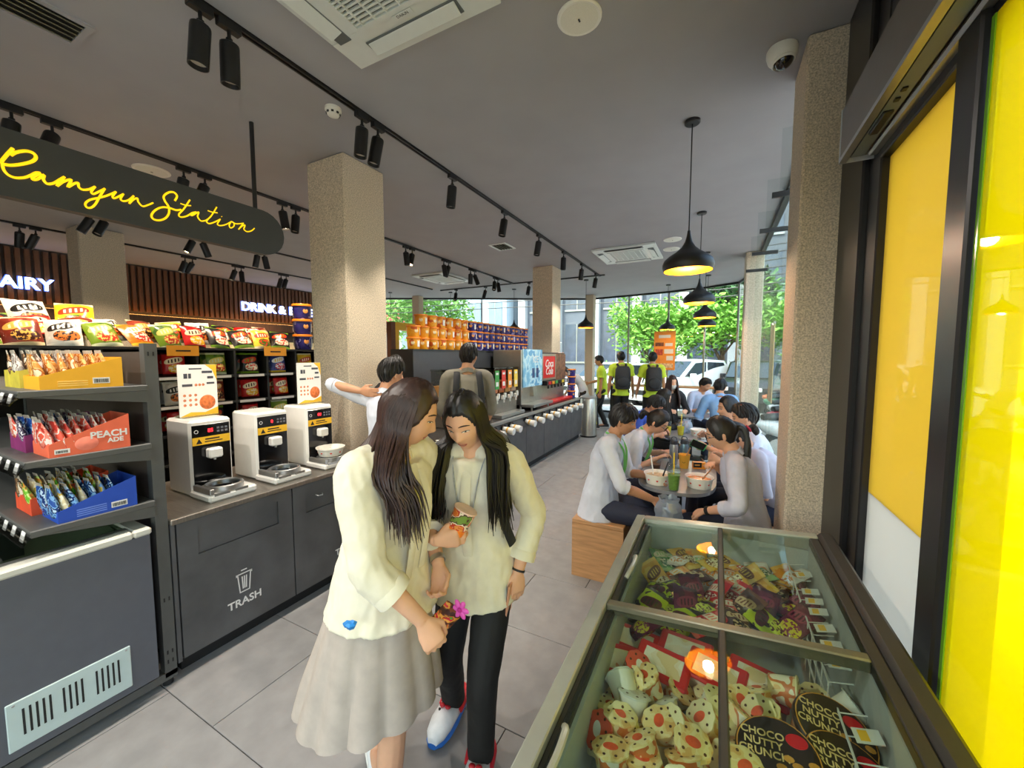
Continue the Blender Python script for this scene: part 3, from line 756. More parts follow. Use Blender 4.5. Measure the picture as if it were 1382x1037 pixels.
# ---- pouches
def pouch_me(m, w=0.092, h=0.15, t=0.03):
    nx, nz = 8, 9; mb = MB(); rings = []
    for k in range(nz + 1):
        f = k / nz; ww = w * (1.0 if f < .55 else 1 - 0.42 * ((f - .55) / .45) ** 1.6)
        th = t * (0.55 + 0.45 * math.sin(PI * min(1, f * 1.15))) * (1 - f ** 4 * .85)
        ring = []
        for j in range(2 * nx):
            a = 2 * PI * j / (2 * nx); c, s_ = math.cos(a), math.sin(a)
            ring.append((ww / 2 * math.copysign(abs(c) ** .6, c), th / 2 * s_, f * h))
        rings.append(ring)
    mb.loft(rings)
    return mb.mesh('pouch', m)
seal_me = MB().box(-0.024, 0.024, -0.0015, 0.0015, 0, 0.016, bev=.001).mesh('top_seal', M('foil_seal', (206, 196, 180), 0.3, metal=.3, var=0.1))
POUCH = {}
for nm, cols in dict(grey=[(150, 140, 132), (206, 200, 192), (120, 88, 70), (226, 222, 214)], amber=[(214, 150, 70), (236, 190, 120), (190, 110, 40), (240, 220, 180)], coral=[(228, 92, 70), (240, 224, 214), (236, 130, 110), (200, 60, 50)],
                     purple=[(110, 80, 120), (196, 186, 196), (70, 60, 84), (220, 214, 220)], blue=[(40, 80, 160), (120, 170, 220), (20, 50, 110), (190, 214, 235)], lemon=[(232, 214, 170), (250, 240, 214), (220, 180, 70), (120, 160, 210)],
                     green=[(120, 190, 50), (210, 232, 130), (240, 160, 60), (80, 150, 40)], brown=[(96, 66, 48), (180, 140, 100), (60, 40, 30), (230, 214, 190)]).items():
    POUCH[nm] = pouch_me(MP('pouch_print_' + nm, cols, 26, 0.25))
def pouches(xc, z, yy0, n, kinds, where, group):
    for i in range(n):
        kind = kinds[i % len(kinds)]
        e = E('drink_pouch', (xc + R.uniform(-.008, .008), yy0 + i * 0.031, z), 0, '%s drink pouch, %s from the front %s' % (kind, ORD[i], where), 'pouch', group, rot=(rad(R.uniform(8, 15)), 0, rad(R.uniform(-9, 9))))
        add('bag', POUCH[kind], e); add('top_seal', seal_me, e, (0, 0, 0.146))
for (z, kA, kB, kC, nm, cc) in ((1.565, ['amber'], ['amber', 'grey'], ['grey', 'brown'], 'top', 'yellow'), (1.28, ['coral'], ['coral', 'purple'], ['purple', 'blue', 'coral'], 'middle', 'coral'), (0.995, ['blue', 'lemon'], ['blue', 'green'], ['green', 'lemon', 'brown'], 'lowest', 'blue')):
    g = 'drink pouches on the %s rack shelf' % nm
    pouches(BX - 0.052, z, 0.556, 7, kA, 'in the aisle-side row of the %s box' % cc, g)
    pouches(BX - 0.148, z, 0.556, 7, kB, 'in the inner row of the %s box' % cc, g)
    pouches(BX - 0.285, z, 0.545, 7, kC, 'in the first row left of the %s box' % cc, g)
    pouches(BX - 0.385, z, 0.545, 7, kC[::-1], 'in the second row left of the %s box' % cc, g)

# ---- noodle bar counter
ct = E('noodle_counter', (-2.45, 0.94, 0), 0, 'charcoal noodle bar counter with TRASH doors and a steel top', 'counter')
add('carcass', MB().box(-0.75, -0.022, 0.0, 1.46, 0.09, 0.835).mesh('carcass', m_panel), ct)
add('toe_kick', boxme('toe_kick', m_kick, -0.70, -0.07, 0.02, 1.44, 0.0, 0.09), ct)
add('worktop', boxme('worktop', m_steel, -0.77, 0.02, -0.02, 1.47, 0.835, 0.865, 0.004), ct)
def trash_icon(o, y, z):
    mb = MB(); k = 0.0012
    def seg(y0, z0, y1, z1, w=0.006):
        d = Vector((0, y1 - y0, z1 - z0)); n = Vector((0, -d.z, d.y)).normalized() * w / 2; e = d.normalized() * w * .4
        a, b = Vector((0, y0, z0)) - e, Vector((0, y1, z1)) + e
        q = [a - n, b - n, b + n, a + n]
        mb.raw([tuple(p) for p in q] + [tuple(p + Vector((k, 0, 0))) for p in q], [(0, 1, 2, 3), (4, 5, 6, 7), (0, 1, 5, 4), (1, 2, 6, 5), (2, 3, 7, 6), (3, 0, 4, 7)])
    for s in ((-.042, .055, .042, .055), (-.036, .055, -.026, -.055), (.036, .055, .026, -.055), (-.026, -.055, .026, -.055), (-.014, .075, .014, .075), (-.012, .035, -.009, -.035), (0, .035, 0, -.035), (.012, .035, .009, -.035), (-.042, .055, -.042, .047), (.042, .055, .042, .047)): seg(*s)
    add('trash_symbol', mb.mesh('trash_symbol', m_print, 0), o, (0.001, y, z))
for i in range(2):
    y0 = 0.008 + i * 0.735; y1 = y0 + (0.62 if i == 0 else 0.70)
    if i == 1: y0 = 0.636
    yc = (y0 + y1) / 2
    # door with an opening: built of four rails around the slot
    mb = MB().box(-0.02, 0, y0, y1, 0.10, 0.63).box(-0.02, 0, y0, y1, 0.775, 0.832).box(-0.02, 0, y0, y0 + 0.09, 0.63, 0.775).box(-0.02, 0, y1 - 0.09, y1, 0.63, 0.775)
    d = add('trash_door', mb.mesh('trash_door', m_panel, 0), ct)
    add('flap', boxme('flap', m_panel, -0.019, -0.008, y0 + 0.092, y1 - 0.092, 0.632, 0.773), d)
    trash_icon(d, yc - 0.0, 0.36)
    add('lettering', textme('TRASH', 0.062, m_print, 0.0006, 0.0012), d, (0.0012, yc, 0.245), FACE_PX)
add('side_panel', boxme('side_panel', m_panel, -0.75, 0.0, -0.018, 0.0, 0.09, 0.835), ct)
add('finger_hook', MB().tube([(0.002, 0.80, 0.735), (0.02, 0.81, 0.728), (0.022, 0.84, 0.726), (0.002, 0.85, 0.733)], 0.004, 6).mesh('finger_hook', m_alu), ct)

# ---- induction noodle cookers
m_ckw = M('gloss_white_plastic', (238, 234, 226), 0.22, var=0.02)
m_ckb = M('gloss_black_glass', (14, 14, 15), 0.1, var=0, spec=0.7)
m_ystick = M('yellow_warning_sticker', (246, 190, 40), 0.45, var=0.03)
m_red = M('red_led_digits', (255, 30, 40), 0.4, var=0, emit=2.5)
def cooker_proto(digits):
    P = Proto('noodle_cooker')        # origin at the front-near bottom corner of the body, front faces +x
    w, h, d = 0.225, 0.455, 0.28
    P.part('housing', MB().box(-d, 0, 0, w, 0.0, h, bev=0.014).mesh('housing', m_ckw))
    f = P.part('front_panel', MB().box(0, 0.004, 0.012, w - 0.012, 0.06, h - 0.03, bev=.002).mesh('front_panel', m_ckb))
    P.part('warning_sticker', boxme('warning_sticker', m_ystick, 0.004, 0.0048, 0.012, w - 0.012, 0.305, 0.352), under=f)
    P.part('warning_triangle', MB().prism([(0.03, 0.313), (0.062, 0.313), (0.046, 0.343)], 0.0048, 0.0052, 'x').prism([(0.036, 0.316), (0.056, 0.316), (0.046, 0.335)], 0.0052, 0.0054, 'x').mesh('warning_triangle', m_bar), under=f)
    for q4 in ((0.078, 0.155, 0.332, 0.340), (0.075, 0.17, 0.318, 0.324)): P.part('sticker_print', boxme('sticker_print', m_bar, 0.0048, 0.0052, *q4), under=f)
    P.part('digits', textme(digits, 0.030, m_red, 0.0004, 0.0004), (0.0048, 0.108, 0.386), FACE_PX, f)
    P.part('power_ring', MB().lathe([(0.011, 0), (0.011, .001), (0.008, .001), (0.008, 0)], 16, M4=Matrix.Translation((0.0042, 0.034, 0.386)) @ Matrix.Rotation(PI / 2, 4, 'Y'), cap0=False, cap1=False).mesh('power_ring', m_print), under=f)
    bt = MB()
    for a in range(3):
        for b in range(2): bt.box(0.0042, 0.0052, 0.142 + a * 0.022, 0.156 + a * 0.022, 0.370 + b * 0.02, 0.382 + b * 0.02)
    P.part('touch_buttons', bt.mesh('touch_buttons', M('grey_touch_icons', (112, 112, 118), 0.4)), under=f)
    s = P.part('water_spout', MB().box(0.004, 0.052, 0.075, 0.150, 0.222, 0.282, bev=.008).mesh('water_spout', m_ckw))
    P.part('nozzle', MB().cyl((0.028, 0.112, 0.208), 0.007, 0.016, 10).mesh('nozzle', m_alu), under=s)
    b = P.part('base_tray', MB().box(-0.02, 0.205, -0.008, w + 0.03, 0.0, 0.045, bev=.012).mesh('base_tray', m_ckw))
    P.part('induction_ring', MB().lathe([(0.098, 0.045), (0.098, 0.075), (0.090, 0.080), (0.080, 0.074), (0.080, 0.06)], 28, c=(0.105, 0.118, 0), cap0=False, cap1=False).mesh('induction_ring', m_alu), under=b)
    P.part('hob_glass', MB().lathe([(0.088, 0.045), (0.088, 0.062), (0.001, 0.063)], 28, c=(0.105, 0.118, 0)).mesh('hob_glass', m_ckb), under=b)
    P.part('tray_plate', MB().box(0.01, 0.2, 0.0, 0.022, 0.044, 0.078, bev=.003).box(0.2, 0.204, 0.02, 0.10, 0.012, 0.05).box(0.2, 0.204, 0.13, 0.2, 0.012, 0.05).mesh('tray_plate', m_alu), under=b)
    return P
cooker_proto('85').put((-2.71, 1.135, 0.865), (0, 0, 0), 'white noodle cooker nearest the rack, with a menu board on top', 'cooker', 'noodle cookers')
cooker_proto('0').put((-2.70, 1.50, 0.865), (0, 0, 0), 'white noodle cooker in the middle of the counter', 'cooker', 'noodle cookers')
cooker_proto('80').put((-2.70, 1.865, 0.865), (0, 0, 0), 'white noodle cooker farthest along, with a paper bowl on its hob', 'cooker', 'noodle cookers')
m_paper = M('paper_white', (244, 240, 232), 0.6, var=0.01); m_acr = MG('clear_acrylic', (240, 244, 244), 1.0)
m_noodle = M('noodle_soup_print', (238, 120, 60), 0.5, var=0.35, scale=60)
def menu(y, label):
    e = E('menu_stand', (-2.88, y, 1.3205), rad(4), label, 'menu board', 'menu boards on the cookers')
    add('foot', boxme('foot', m_acr, -0.05, 0.05, 0.0, 0.215, 0, 0.004), e)
    s = add('sheet', boxme('sheet', m_paper, -0.003, 0.003, 0, 0.215, 0.004, 0.325), e)
    for a, b, c, d in ((0.06, 0.13, 0.295, 0.303), (0.13, 0.19, 0.27, 0.285), (0.02, 0.075, 0.19, 0.205), (0.155, 0.20, 0.20, 0.212), (0.16, 0.195, 0.235, 0.25), (0.03, 0.05, 0.24, 0.27), (0.055, 0.07, 0.24, 0.27)): add('printed_icon', boxme('printed_icon', M('dark_grey_print', (70, 70, 78), 0.6), 0.003, 0.0036, a, b, c, d), s)
    m_top = M('topping_print', (214, 130, 84), 0.6, var=0.3, scale=80)
    dot = MB().lathe([(0.0085, 0), (0.0075, .0005)], 10, M4=Matrix.Rotation(PI / 2, 4, 'Y')).mesh('topping_picture', m_top)
    for i in range(9): add('topping_picture', dot, s, (0.003, 0.03 + (i % 3) * 0.03, 0.075 + (i // 3) * 0.03))
    for i in range(3): add('topping_picture', dot, s, (0.003, 0.095 + 0.02 * i, 0.198))
    add('bowl_picture', MB().lathe([(0.046, 0), (0.045, .0006)], 24, M4=Matrix.Translation((0.003, 0.155, 0.085)) @ Matrix.Rotation(PI / 2, 4, 'Y')).mesh('bowl_picture', m_noodle), s)
    add('yellow_corner', MB().prism([(0.0, 0.005), (0.215, 0.005), (0.215, 0.05), (0.14, 0.022), (0.06, 0.030)], 0.003, 0.0034, 'x').mesh('yellow_corner', m_ystick), s)
    add('yellow_corner', MB().prism([(0.215, 0.324), (0.15, 0.324), (0.19, 0.29), (0.215, 0.22)], 0.003, 0.0034, 'x').mesh('yellow_corner', m_ystick), s)
menu(1.165, 'white noodle menu board on the nearest cooker'); menu(1.925, 'white noodle menu board on the farthest cooker')
m_bowl = M('white_paper_bowl', (238, 232, 220), 0.5, var=0.02)
def bowl(loc, r, h, label, food=None, group=None):
    e = E('paper_bowl', loc, R.uniform(0, 3), label, 'bowl', group)
    add('cup', MB().lathe([(r * .80, 0), (r * .97, h), (r * 1.03, h + .004), (r * 1.03, h - .004), (r * .95, h - .006), (r * .92, h * .8), (r * .78, 0.006), (0.001, .005)], 32).mesh('cup', m_bowl), e)
    lg = MB()
    for i in range(8):
        a = i * PI / 4
        lg.lathe([(0.008, 0), (0.007, .001)], 10, M4=Matrix.Rotation(a, 4, 'Z') @ Matrix.Translation((r * .885, 0, h * .5)) @ Matrix.Rotation(rad(82), 4, 'Y'))
    add('red_logo', lg.mesh('red_logo', M('red_print', (214, 60, 44), 0.5)), e)
    if food is not None: add('soup', MB().lathe([(r * .915, h * .74), (r * .5, h * .76), (0.001, h * .77)], 28).mesh('soup', food), e)
    return e
bowl((-2.595, 1.983, 0.947), 0.10, 0.058, 'white paper bowl standing on the farthest noodle cooker')

# ---- hanging sign
m_sign = M('charcoal_sign_board', (62, 63, 60), 0.6, var=0.03)
m_neon = M('yellow_script_letters', (255, 206, 10), 0.45, var=0, emit=0.45)
sg = E('hanging_sign', (-3.16, 1.2, 2.65), 0, 'charcoal hanging sign with yellow Ramyun Station script', 'sign')
hz = 0.165; pts = []
for a in range(13): t = -PI / 2 + PI * a / 12; pts.append((0.83 - hz + hz * math.cos(t), hz * math.sin(t)))
for a in range(13): t = PI / 2 + PI * a / 12; pts.append((-0.85 + hz + hz * math.cos(t), hz * math.sin(t)))
add('board', MB().prism(pts, -0.03, 0.03, 'x').mesh('board', m_sign), sg)
for y in (0.63, -0.66): add('suspension_rod', MB().cyl((0, y, hz - 0.005), 0.015, CEIL - 2.65 - hz + 0.005, 12).mesh('suspension_rod', m_black), sg)
SA, SB = lambda p: (p[0] / 6.91, 180 + p[1] / 6.91), lambda p: (190 + p[0] / 6.91, 220 + p[1] / 6.91)
STROKES = [(SA, .010, [(120, 140), (60, 205), (2, 275)]), (SA, .010, [(100, 205), (150, 178), (240, 165), (310, 185), (335, 225), (300, 262), (200, 288), (100, 298), (22, 285)]),
    (SA, .0085, [(22, 285), (35, 340), (80, 390), (150, 415), (230, 412), (290, 390), (340, 366), (378, 372)]), (SA, .0085, [(378, 372), (310, 408), (305, 430), (350, 428), (410, 388), (405, 430), (440, 470), (500, 465), (560, 430), (602, 406)]),
    (SA, .008, [(602, 406), (530, 492), (590, 452), (665, 432), (632, 500), (690, 470), (728, 462), (735, 500), (770, 525), (830, 522), (888, 497)]),
    (SA, .0075, [(888, 497), (852, 545), (872, 566), (920, 545), (978, 515)]), (SA, .0075, [(978, 515), (930, 590), (890, 660), (850, 693), (810, 690), (797, 655), (840, 620), (930, 600), (1000, 580), (1082, 545)]),
    (SA, .007, [(1082, 545), (1050, 590), (1072, 605), (1152, 565)]), (SA, .007, [(1152, 565), (1125, 610), (1150, 632), (1200, 622), (1248, 583)]), (SA, .0065, [(1248, 583), (1205, 655), (1240, 622), (1280, 605), (1290, 640), (1330, 680), (1382, 668), (1428, 648)]),
    (SB, .008, [(318, 352), (338, 310), (310, 275), (260, 275), (215, 310), (225, 355), (260, 410), (262, 470), (230, 515), (175, 535), (120, 525), (100, 490), (130, 445), (190, 415), (260, 418), (330, 440), (375, 435)]),
    (SB, .0065, [(458, 345), (400, 430), (355, 480), (375, 505), (430, 495), (480, 465), (518, 458)]), (SB, .005, [(370, 378), (420, 395), (468, 398)]),
    (SB, .006, [(518, 458), (470, 478), (480, 490), (540, 458), (530, 500), (560, 540), (600, 538), (625, 525)]), (SB, .006, [(708, 412), (660, 490), (615, 540), (635, 565), (680, 555), (742, 525)]), (SB, .005, [(625, 445), (670, 460), (715, 465)]),
    (SB, .0055, [(742, 525), (715, 570), (745, 585), (800, 572), (845, 546)]), (SB, .0055, [(753, 498), (757, 503)]), (SB, .0055, [(845, 546), (825, 580), (838, 606), (868, 590), (868, 560), (847, 546), (890, 568), (958, 562)]),
    (SB, .0055, [(958, 562), (912, 620), (940, 592), (972, 580), (962, 618), (990, 640), (1030, 634), (1060, 610)])]
for fn, r, st in STROKES:
    P3 = [PXL(*fn(p), x=-3.126) for p in st]
    P3 = [Vector((0.034, p.y - 1.2, p.z - 2.65)) for p in P3]
    path = catmull(P3, 5) if len(P3) > 2 else P3
    add('script_stroke', MB().tube(path, r * 0.72, 8).mesh('script_stroke', m_neon), sg)

# ---- snack shelving behind the cookers
m_shelfb = M('black_shelf_board', (34, 33, 33), 0.55, var=0.06)
sr = E('snack_rack', (-4.6, 0.3, 0), 0, 'tall black cubby rack of snack bags behind the noodle cookers', 'rack')
add('back', boxme('back', m_shelfb, -0.40, -0.385, 0, 3.13, 0.0, 1.78), sr)
for j, z in enumerate((0.02, 0.38, 0.66, 0.94, 1.22, 1.50, 1.78)): add('shelf', boxme('shelf', m_shelfb, -0.385, 0.0, 0.0, 3.13, z - 0.022, z), sr)
CUB = [0.01 + 0.345 * i for i in range(10)]
for y in CUB: add('divider', boxme('divider', m_shelfb, -0.385, -0.002, y - 0.01, y + 0.01, 0.0, 1.757), sr)
for y in (1.62, 2.52):
    t = add('orange_tag', boxme('orange_tag', M('orange_shelf_tag', (246, 166, 40), 0.5, var=0.03), 0.0, 0.004, y - 0.13, y + 0.13, 1.70, 1.80), sr)
    add('tag_print', MB().box(0.004, 0.0046, y - 0.06, y + 0.06, 1.742, 1.756).mesh('tag_print', m_bar), t)
for z in (1.22, 1.5):
    for i in range(4, 9): add('shelf_label', boxme('shelf_label', m_tagw, 0.0, 0.003, CUB[i] + 0.03, CUB[i] + 0.3, z - 0.03, z - 0.004), sr)
def bag_me(m, w=0.20, h=0.26, t=0.09, seed=0):
    r2 = random.Random(seed); nx, nz = 10, 12; mb = MB()
    def pt(i, k, s):
        u, v = i / nx * 2 - 1, k / nz * 2 - 1
        puff = max(0.0, 1 - abs(v) ** 3.2) ** .8 * max(0.0, 1 - abs(u) ** 2.6) ** .75
        wob = noise.noise(Vector((u * 1.9 + seed * 3.1, v * 1.9, s * 2.0))) * 0.013 * (1 if abs(v) < .98 else .4)
        pinch = 1 - 0.07 * puff
        return (u * w / 2 * pinch, s * (puff * t / 2 + 0.0015) + wob * puff + (noise.noise(Vector((u * 5, seed, v))) * .006 if abs(v) > .85 else 0), v * h / 2 + noise.noise(Vector((u * 3, seed, 4))) * .004)
    for s in (1, -1):
        vs = [pt(i, k, s) for k in range(nz + 1) for i in range(nx + 1)]
        mb.raw(vs, [(k * (nx + 1) + i, k * (nx + 1) + i + 1, (k + 1) * (nx + 1) + i + 1, (k + 1) * (nx + 1) + i) for k in range(nz) for i in range(nx)])
    return mb.mesh('packet', m)
PAL = {'red': [(196, 26, 26), (214, 40, 30), (248, 226, 190), (240, 180, 30), (60, 10, 10)], 'orange': [(240, 120, 26), (246, 150, 40), (250, 236, 214), (200, 40, 26), (252, 200, 60)],
       'black': [(24, 22, 22), (30, 28, 26), (214, 60, 30), (236, 226, 200), (120, 160, 40)], 'yellow': [(244, 196, 40), (250, 214, 70), (214, 60, 30), (70, 110, 30), (255, 240, 200)],
       'green': [(120, 150, 40), (70, 110, 40), (240, 220, 120), (200, 60, 40), (230, 236, 200)], 'blue': [(44, 60, 140), (90, 110, 190), (236, 234, 240), (214, 60, 80), (240, 200, 60)],
       'white': [(236, 230, 222), (214, 208, 200), (30, 28, 28), (220, 120, 50), (244, 240, 232)], 'brown': [(120, 40, 24), (160, 60, 30), (230, 170, 80), (60, 24, 16), (240, 214, 170)], 'purple': [(90, 50, 120), (150, 90, 150), (240, 220, 230), (60, 30, 80), (230, 150, 60)]}
BAGM = {k: MPK('snack_print_' + k, v) for k, v in PAL.items()}
BAGS = {k: bag_me(BAGM[k], seed=i * 5 + 1) for i, k in enumerate(PAL)}
def bag(loc, rot, col, label, group, s=1.0, cat='snack bag'):
    return add('snack_bag', BAGS[col], None, loc, rot, label, cat, group, scale=s)
seq = ['red', 'black', 'orange', 'red', 'yellow', 'black', 'green', 'orange', 'orange', 'black']
FX = rad(90)
for r_, (z, nm) in enumerate(((1.5, 'upper'), (1.22, 'second'), (0.94, 'third'))):
    pal = [['white', 'red', 'green', 'black', 'blue', 'yellow', 'red'], ['green', 'white', 'brown', 'red', 'red', 'yellow', 'orange'], ['yellow', 'red', 'black', 'red', 'green', 'brown', 'blue']][r_]
    for i in range(3, 9):
        c = pal[(i - 3) % len(pal)]
        for q in range(2):
            bag((-4.66 - q * 0.10 - R.uniform(0, .02), 0.3 + CUB[i] + 0.172 + R.uniform(-.02, .02), z + 0.118), (rad(-8), 0, FX + rad(R.uniform(-12, 12))), c, '%s snack packet, %s, in the %s cubby row, column %s from the left' % (c, ('front one', 'one behind')[q], nm, ORD[i - 3]), 'packets in the cubbies', 0.88)
for i in range(21):
    c = R.choice(['red', 'black', 'orange', 'red', 'yellow', 'white', 'green', 'orange', 'brown'])
    lay = i % 2
    y = 0.72 + (i // 2) * 0.222 + lay * 0.1
    bag((-4.70 - 0.12 * lay, y, 1.885 + lay * 0.045), (rad(-R.uniform(22, 48)), rad(R.uniform(-8, 8)), FX + rad(R.uniform(-25, 25))), c, '%s snack bag, %s from left, %s layer on top of the black rack' % (c, ORD[i // 2], ('front', 'rear')[lay]), 'snack bags on top of the black rack', 1.0)
# noodle multipacks further left on the same rack top
for i in range(3):
    bag((-4.95, 0.78 + i * 0.26, 2.03), (rad(-35), 0, FX + rad(R.uniform(-15, 15))), ['yellow', 'white', 'yellow'][i], 'pale noodle multipack, %s from the left high behind the drink pouches' % ORD[i], 'noodle multipacks behind the pouches', 1.15)
# ================================================================ tubs, drinks bar
m_orlid = M('orange_tub_lid', (240, 140, 30), 0.4, var=0.04)
m_ytub = MP('yellow_tub_print', [(240, 160, 30), (246, 172, 40), (242, 164, 34), (248, 180, 52), (206, 92, 30)], 9, 0.4)
m_ptub = MP('purple_tub_print', [(44, 36, 110), (50, 44, 130), (60, 50, 140), (40, 32, 100), (150, 140, 200)], 10, 0.4)
def tub_proto(nm, m, seal):
    P = Proto('snack_tub')
    P.part('body', MB().lathe([(0.072, 0), (0.074, 0.004), (0.084, 0.125), (0.084, 0.13)], 22).mesh('body', m))
    P.part('lid', MB().lathe([(0.088, 0.126), (0.091, 0.128), (0.091, 0.143), (0.088, 0.148), (0.078, 0.148), (0.076, 0.145), (0.001, 0.145)], 22).mesh('lid', m_orlid))
    for a in (rad(-35), rad(150)):
        P.part('round_seal', MB().lathe([(0.024, 0), (0.022, .001)], 14, M4=Matrix.Rotation(a, 4, 'Z') @ Matrix.Translation((0.0805, 0, 0.078)) @ Matrix.Rotation(rad(86), 4, 'Y')).mesh('round_seal', seal))
    for a in (rad(20), rad(200)):
        P.part('print_label', MB().box(0, 0.002, -0.02, 0.02, -0.04, 0.04, M4=Matrix.Rotation(a, 4, 'Z') @ Matrix.Translation((0.0795, 0, 0.068))).mesh('print_label', M('white_tub_label', (240, 236, 228), 0.5, var=.2, scale=60)))
    return P
YT = tub_proto('yellow', m_ytub, M('cream_label', (246, 214, 170), 0.5, var=0.25, scale=40))
PT = tub_proto('purple', m_ptub, M('biscuit_picture', (236, 160, 84), 0.5, var=0.2, scale=40))
rown = ['bottom', 'middle', 'top']
cab = E('dark_partition', (-3.30, 3.72, 0), 0, 'dark grey partition cabinet under the stacked snack tubs', 'cabinet')
add('carcass', boxme('carcass', M('graphite_laminate', (58, 60, 66), 0.5, var=0.05), -0.36, 0.0, 0.0, 2.0, 0.0, 1.76), cab)
add('end_panel', boxme('end_panel', m_black, -0.36, 0.004, -0.012, 0.0, 0.0, 1.775), cab)
add('top_board', boxme('top_board', m_black, -0.37, 0.006, 0.0, 3.42, 1.76, 1.785), cab)
add('carcass_extension', boxme('carcass_extension', M('graphite_laminate'), -0.36, -0.05, 2.0, 3.42, 0.0, 1.76), cab)
TZ = 1.786; TH = 0.1485
for r_ in range(3):
    n = 7 if r_ < 2 else 6
    for i in range(n):
        y = 3.84 + i * 0.187 + (0.0 if r_ < 2 else 0.16)
        if r_ == 2 and y > 4.95: continue
        YT.put((-3.405 + R.uniform(-.008, .008), y, TZ + r_ * TH), (0, 0, R.uniform(-.5, .5)), 'yellow snack tub with orange lid, %s from the left in the %s row' % (ORD[i], rown[r_]), 'tub', 'yellow snack tubs on the partition')
    for i in range(11):
        PT.put((-3.405 + R.uniform(-.006, .006), 5.17 + i * 0.187, TZ + r_ * TH), (0, 0, R.uniform(-.5, .5)), 'purple snack tub with orange lid, %s from the left in the %s row' % (ORD[i], rown[r_]), 'tub', 'purple snack tubs on the partition')
# purple tubs stacked by the first pillar on the snack rack end
for i in range(3):
    PT.put((-4.74, 3.27, 1.781 + i * 0.192), (0, 0, 0.4), 'large purple tub with orange lid on the snack rack end, %s of its stack' % ('bottom', 'middle', 'top')[i], 'tub', 'purple tubs on the snack rack', scale=1.29)

bc = E('drinks_counter', (-2.45, 3.15, 0), 0, 'long dark grey drinks counter with cup holders along its front', 'counter'); BL = 4.7
add('carcass', boxme('carcass', m_panel, -0.80, -0.022, 0.0, BL, 0.09, 0.66), bc)
add('toe_kick', boxme('toe_kick', m_kick, -0.75, -0.06, 0.0, BL, 0.0, 0.09), bc)
for i in range(7):
    add('front_panel', boxme('front_panel', m_panel, -0.02, 0.0, i * BL / 7 + 0.003, (i + 1) * BL / 7 - 0.003, 0.10, 0.655, 0.002), bc)
add('sloped_fascia', MB().prism([(-0.80, 0.66), (0.0, 0.66), (0.0, 0.675), (-0.075, 0.80), (-0.80, 0.80)], 0, BL, 'y').mesh('sloped_fascia', M('dark_fascia', (58, 58, 60), 0.45, var=0.05)), bc)
add('worktop', boxme('worktop', M('black_stone_top', (58, 57, 56), 0.25, var=0.15, scale=20), -0.81, -0.06, 0.0, BL, 0.80, 0.835, 0.004), bc)
add('front_rail', MB().box(-0.075, -0.02, 0.0, BL, 0.80, 0.842, bev=.006).mesh('front_rail', m_alu), bc)
m_cupw = M('white_paper_cup', (240, 238, 232), 0.5, var=0.02); m_cupy = M('cup_print', (244, 190, 90), 0.5)
def cupstack_proto(n):
    P = Proto('cup_stack')
    mb = MB()
    for k in range(n): mb.lathe([(0.030, 0.0 + k * .012), (0.044, 0.115 + k * .012), (0.047, 0.117 + k * .012), (0.047, 0.113 + k * .012)], 16)
    P.part('cups', mb.mesh('cups', m_cupw))
    P.part('cup_logo', MB().lathe([(0.0395, 0.06), (0.0425, 0.085)], 16, cap0=False, cap1=False).mesh('cup_logo', m_cupy))
    P.part('holder_ring', MB().lathe([(0.052, -0.01), (0.060, -0.01), (0.060, 0.012), (0.052, 0.012)], 18, cap0=False, cap1=False).mesh('holder_ring', m_black))
    return P
for i, y in enumerate((4.28, 4.52, 4.74, 5.22, 5.55, 5.88, 6.2, 6.52, 6.86, 7.2, 7.5)):
    CS = cupstack_proto(5)
    CS.put((-2.485, y, 0.735), (rad(R.uniform(-4, 4)), rad(100), rad(R.uniform(-6, 4))), 'white paper cup stack poking from the counter front, %s from the near end' % ORD[i], 'cup stack', 'cup stacks along the drinks counter')
# juice dispensers
m_hop = MG('clear_hopper', (228, 226, 218), 1.2)
lab = [('green', (60, 150, 70)), ('red', (214, 60, 50)), ('orange', (244, 150, 50)), ('yellow', (246, 206, 80))]
def juicer(y, n, label, first):
    e = E('juice_dispenser', (-2.72, y, 0.836), 0, label, 'drink dispenser'); w = 0.19 * n
    add('base', boxme('base', m_steel, -0.36, 0.0, 0, w, 0.0, 0.24, 0.01), e)
    add('drip_tray', boxme('drip_tray', m_alu, 0.0, 0.15, 0.02, w - 0.02, 0.0, 0.05, 0.006), e)
    for i in range(n):
        y0 = i * 0.19 + 0.01
        h = add('hopper', MB().prism([(-0.32, 0.25), (0.0, 0.33), (0.03, 0.68), (-0.32, 0.68)], y0, y0 + 0.17, 'y').mesh('hopper', m_hop), e)
        add('juice', MB().prism([(-0.31, 0.265), (-0.005, 0.34), (0.005, 0.50), (-0.31, 0.50)], y0 + .008, y0 + 0.162, 'y').mesh('juice', M('juice_%d' % ((i + first) % 4), [(236, 150, 110), (222, 120, 70), (240, 180, 120), (216, 170, 130)][(i + first) % 4], 0.3, var=0.05)), h)
        add('hopper_lid', boxme('hopper_lid', m_hop, -0.325, 0.035, y0 - .002, y0 + 0.172, 0.68, 0.70), h)
        c = lab[(i + first) % 4]
        l = add('flavour_card', boxme('flavour_card', M('card_' + c[0], c[1], 0.5, var=0.15, scale=30), 0.032, 0.036, y0 + 0.03, y0 + 0.14, 0.40, 0.66), h)
        add('card_print', MB().box(0.036, 0.0366, y0 + 0.05, y0 + 0.12, 0.44, 0.50).box(0.036, 0.0366, y0 + 0.05, y0 + 0.12, 0.60, 0.63).mesh('card_print', m_print), l)
        add('tap', MB().box(0.0, 0.05, y0 + 0.06, y0 + 0.11, 0.24, 0.30, bev=.006).cyl((0.035, y0 + 0.085, 0.20), 0.012, 0.05, 10).box(0.04, 0.07, y0 + 0.07, y0 + 0.10, 0.27, 0.34).mesh('tap', m_white), e)
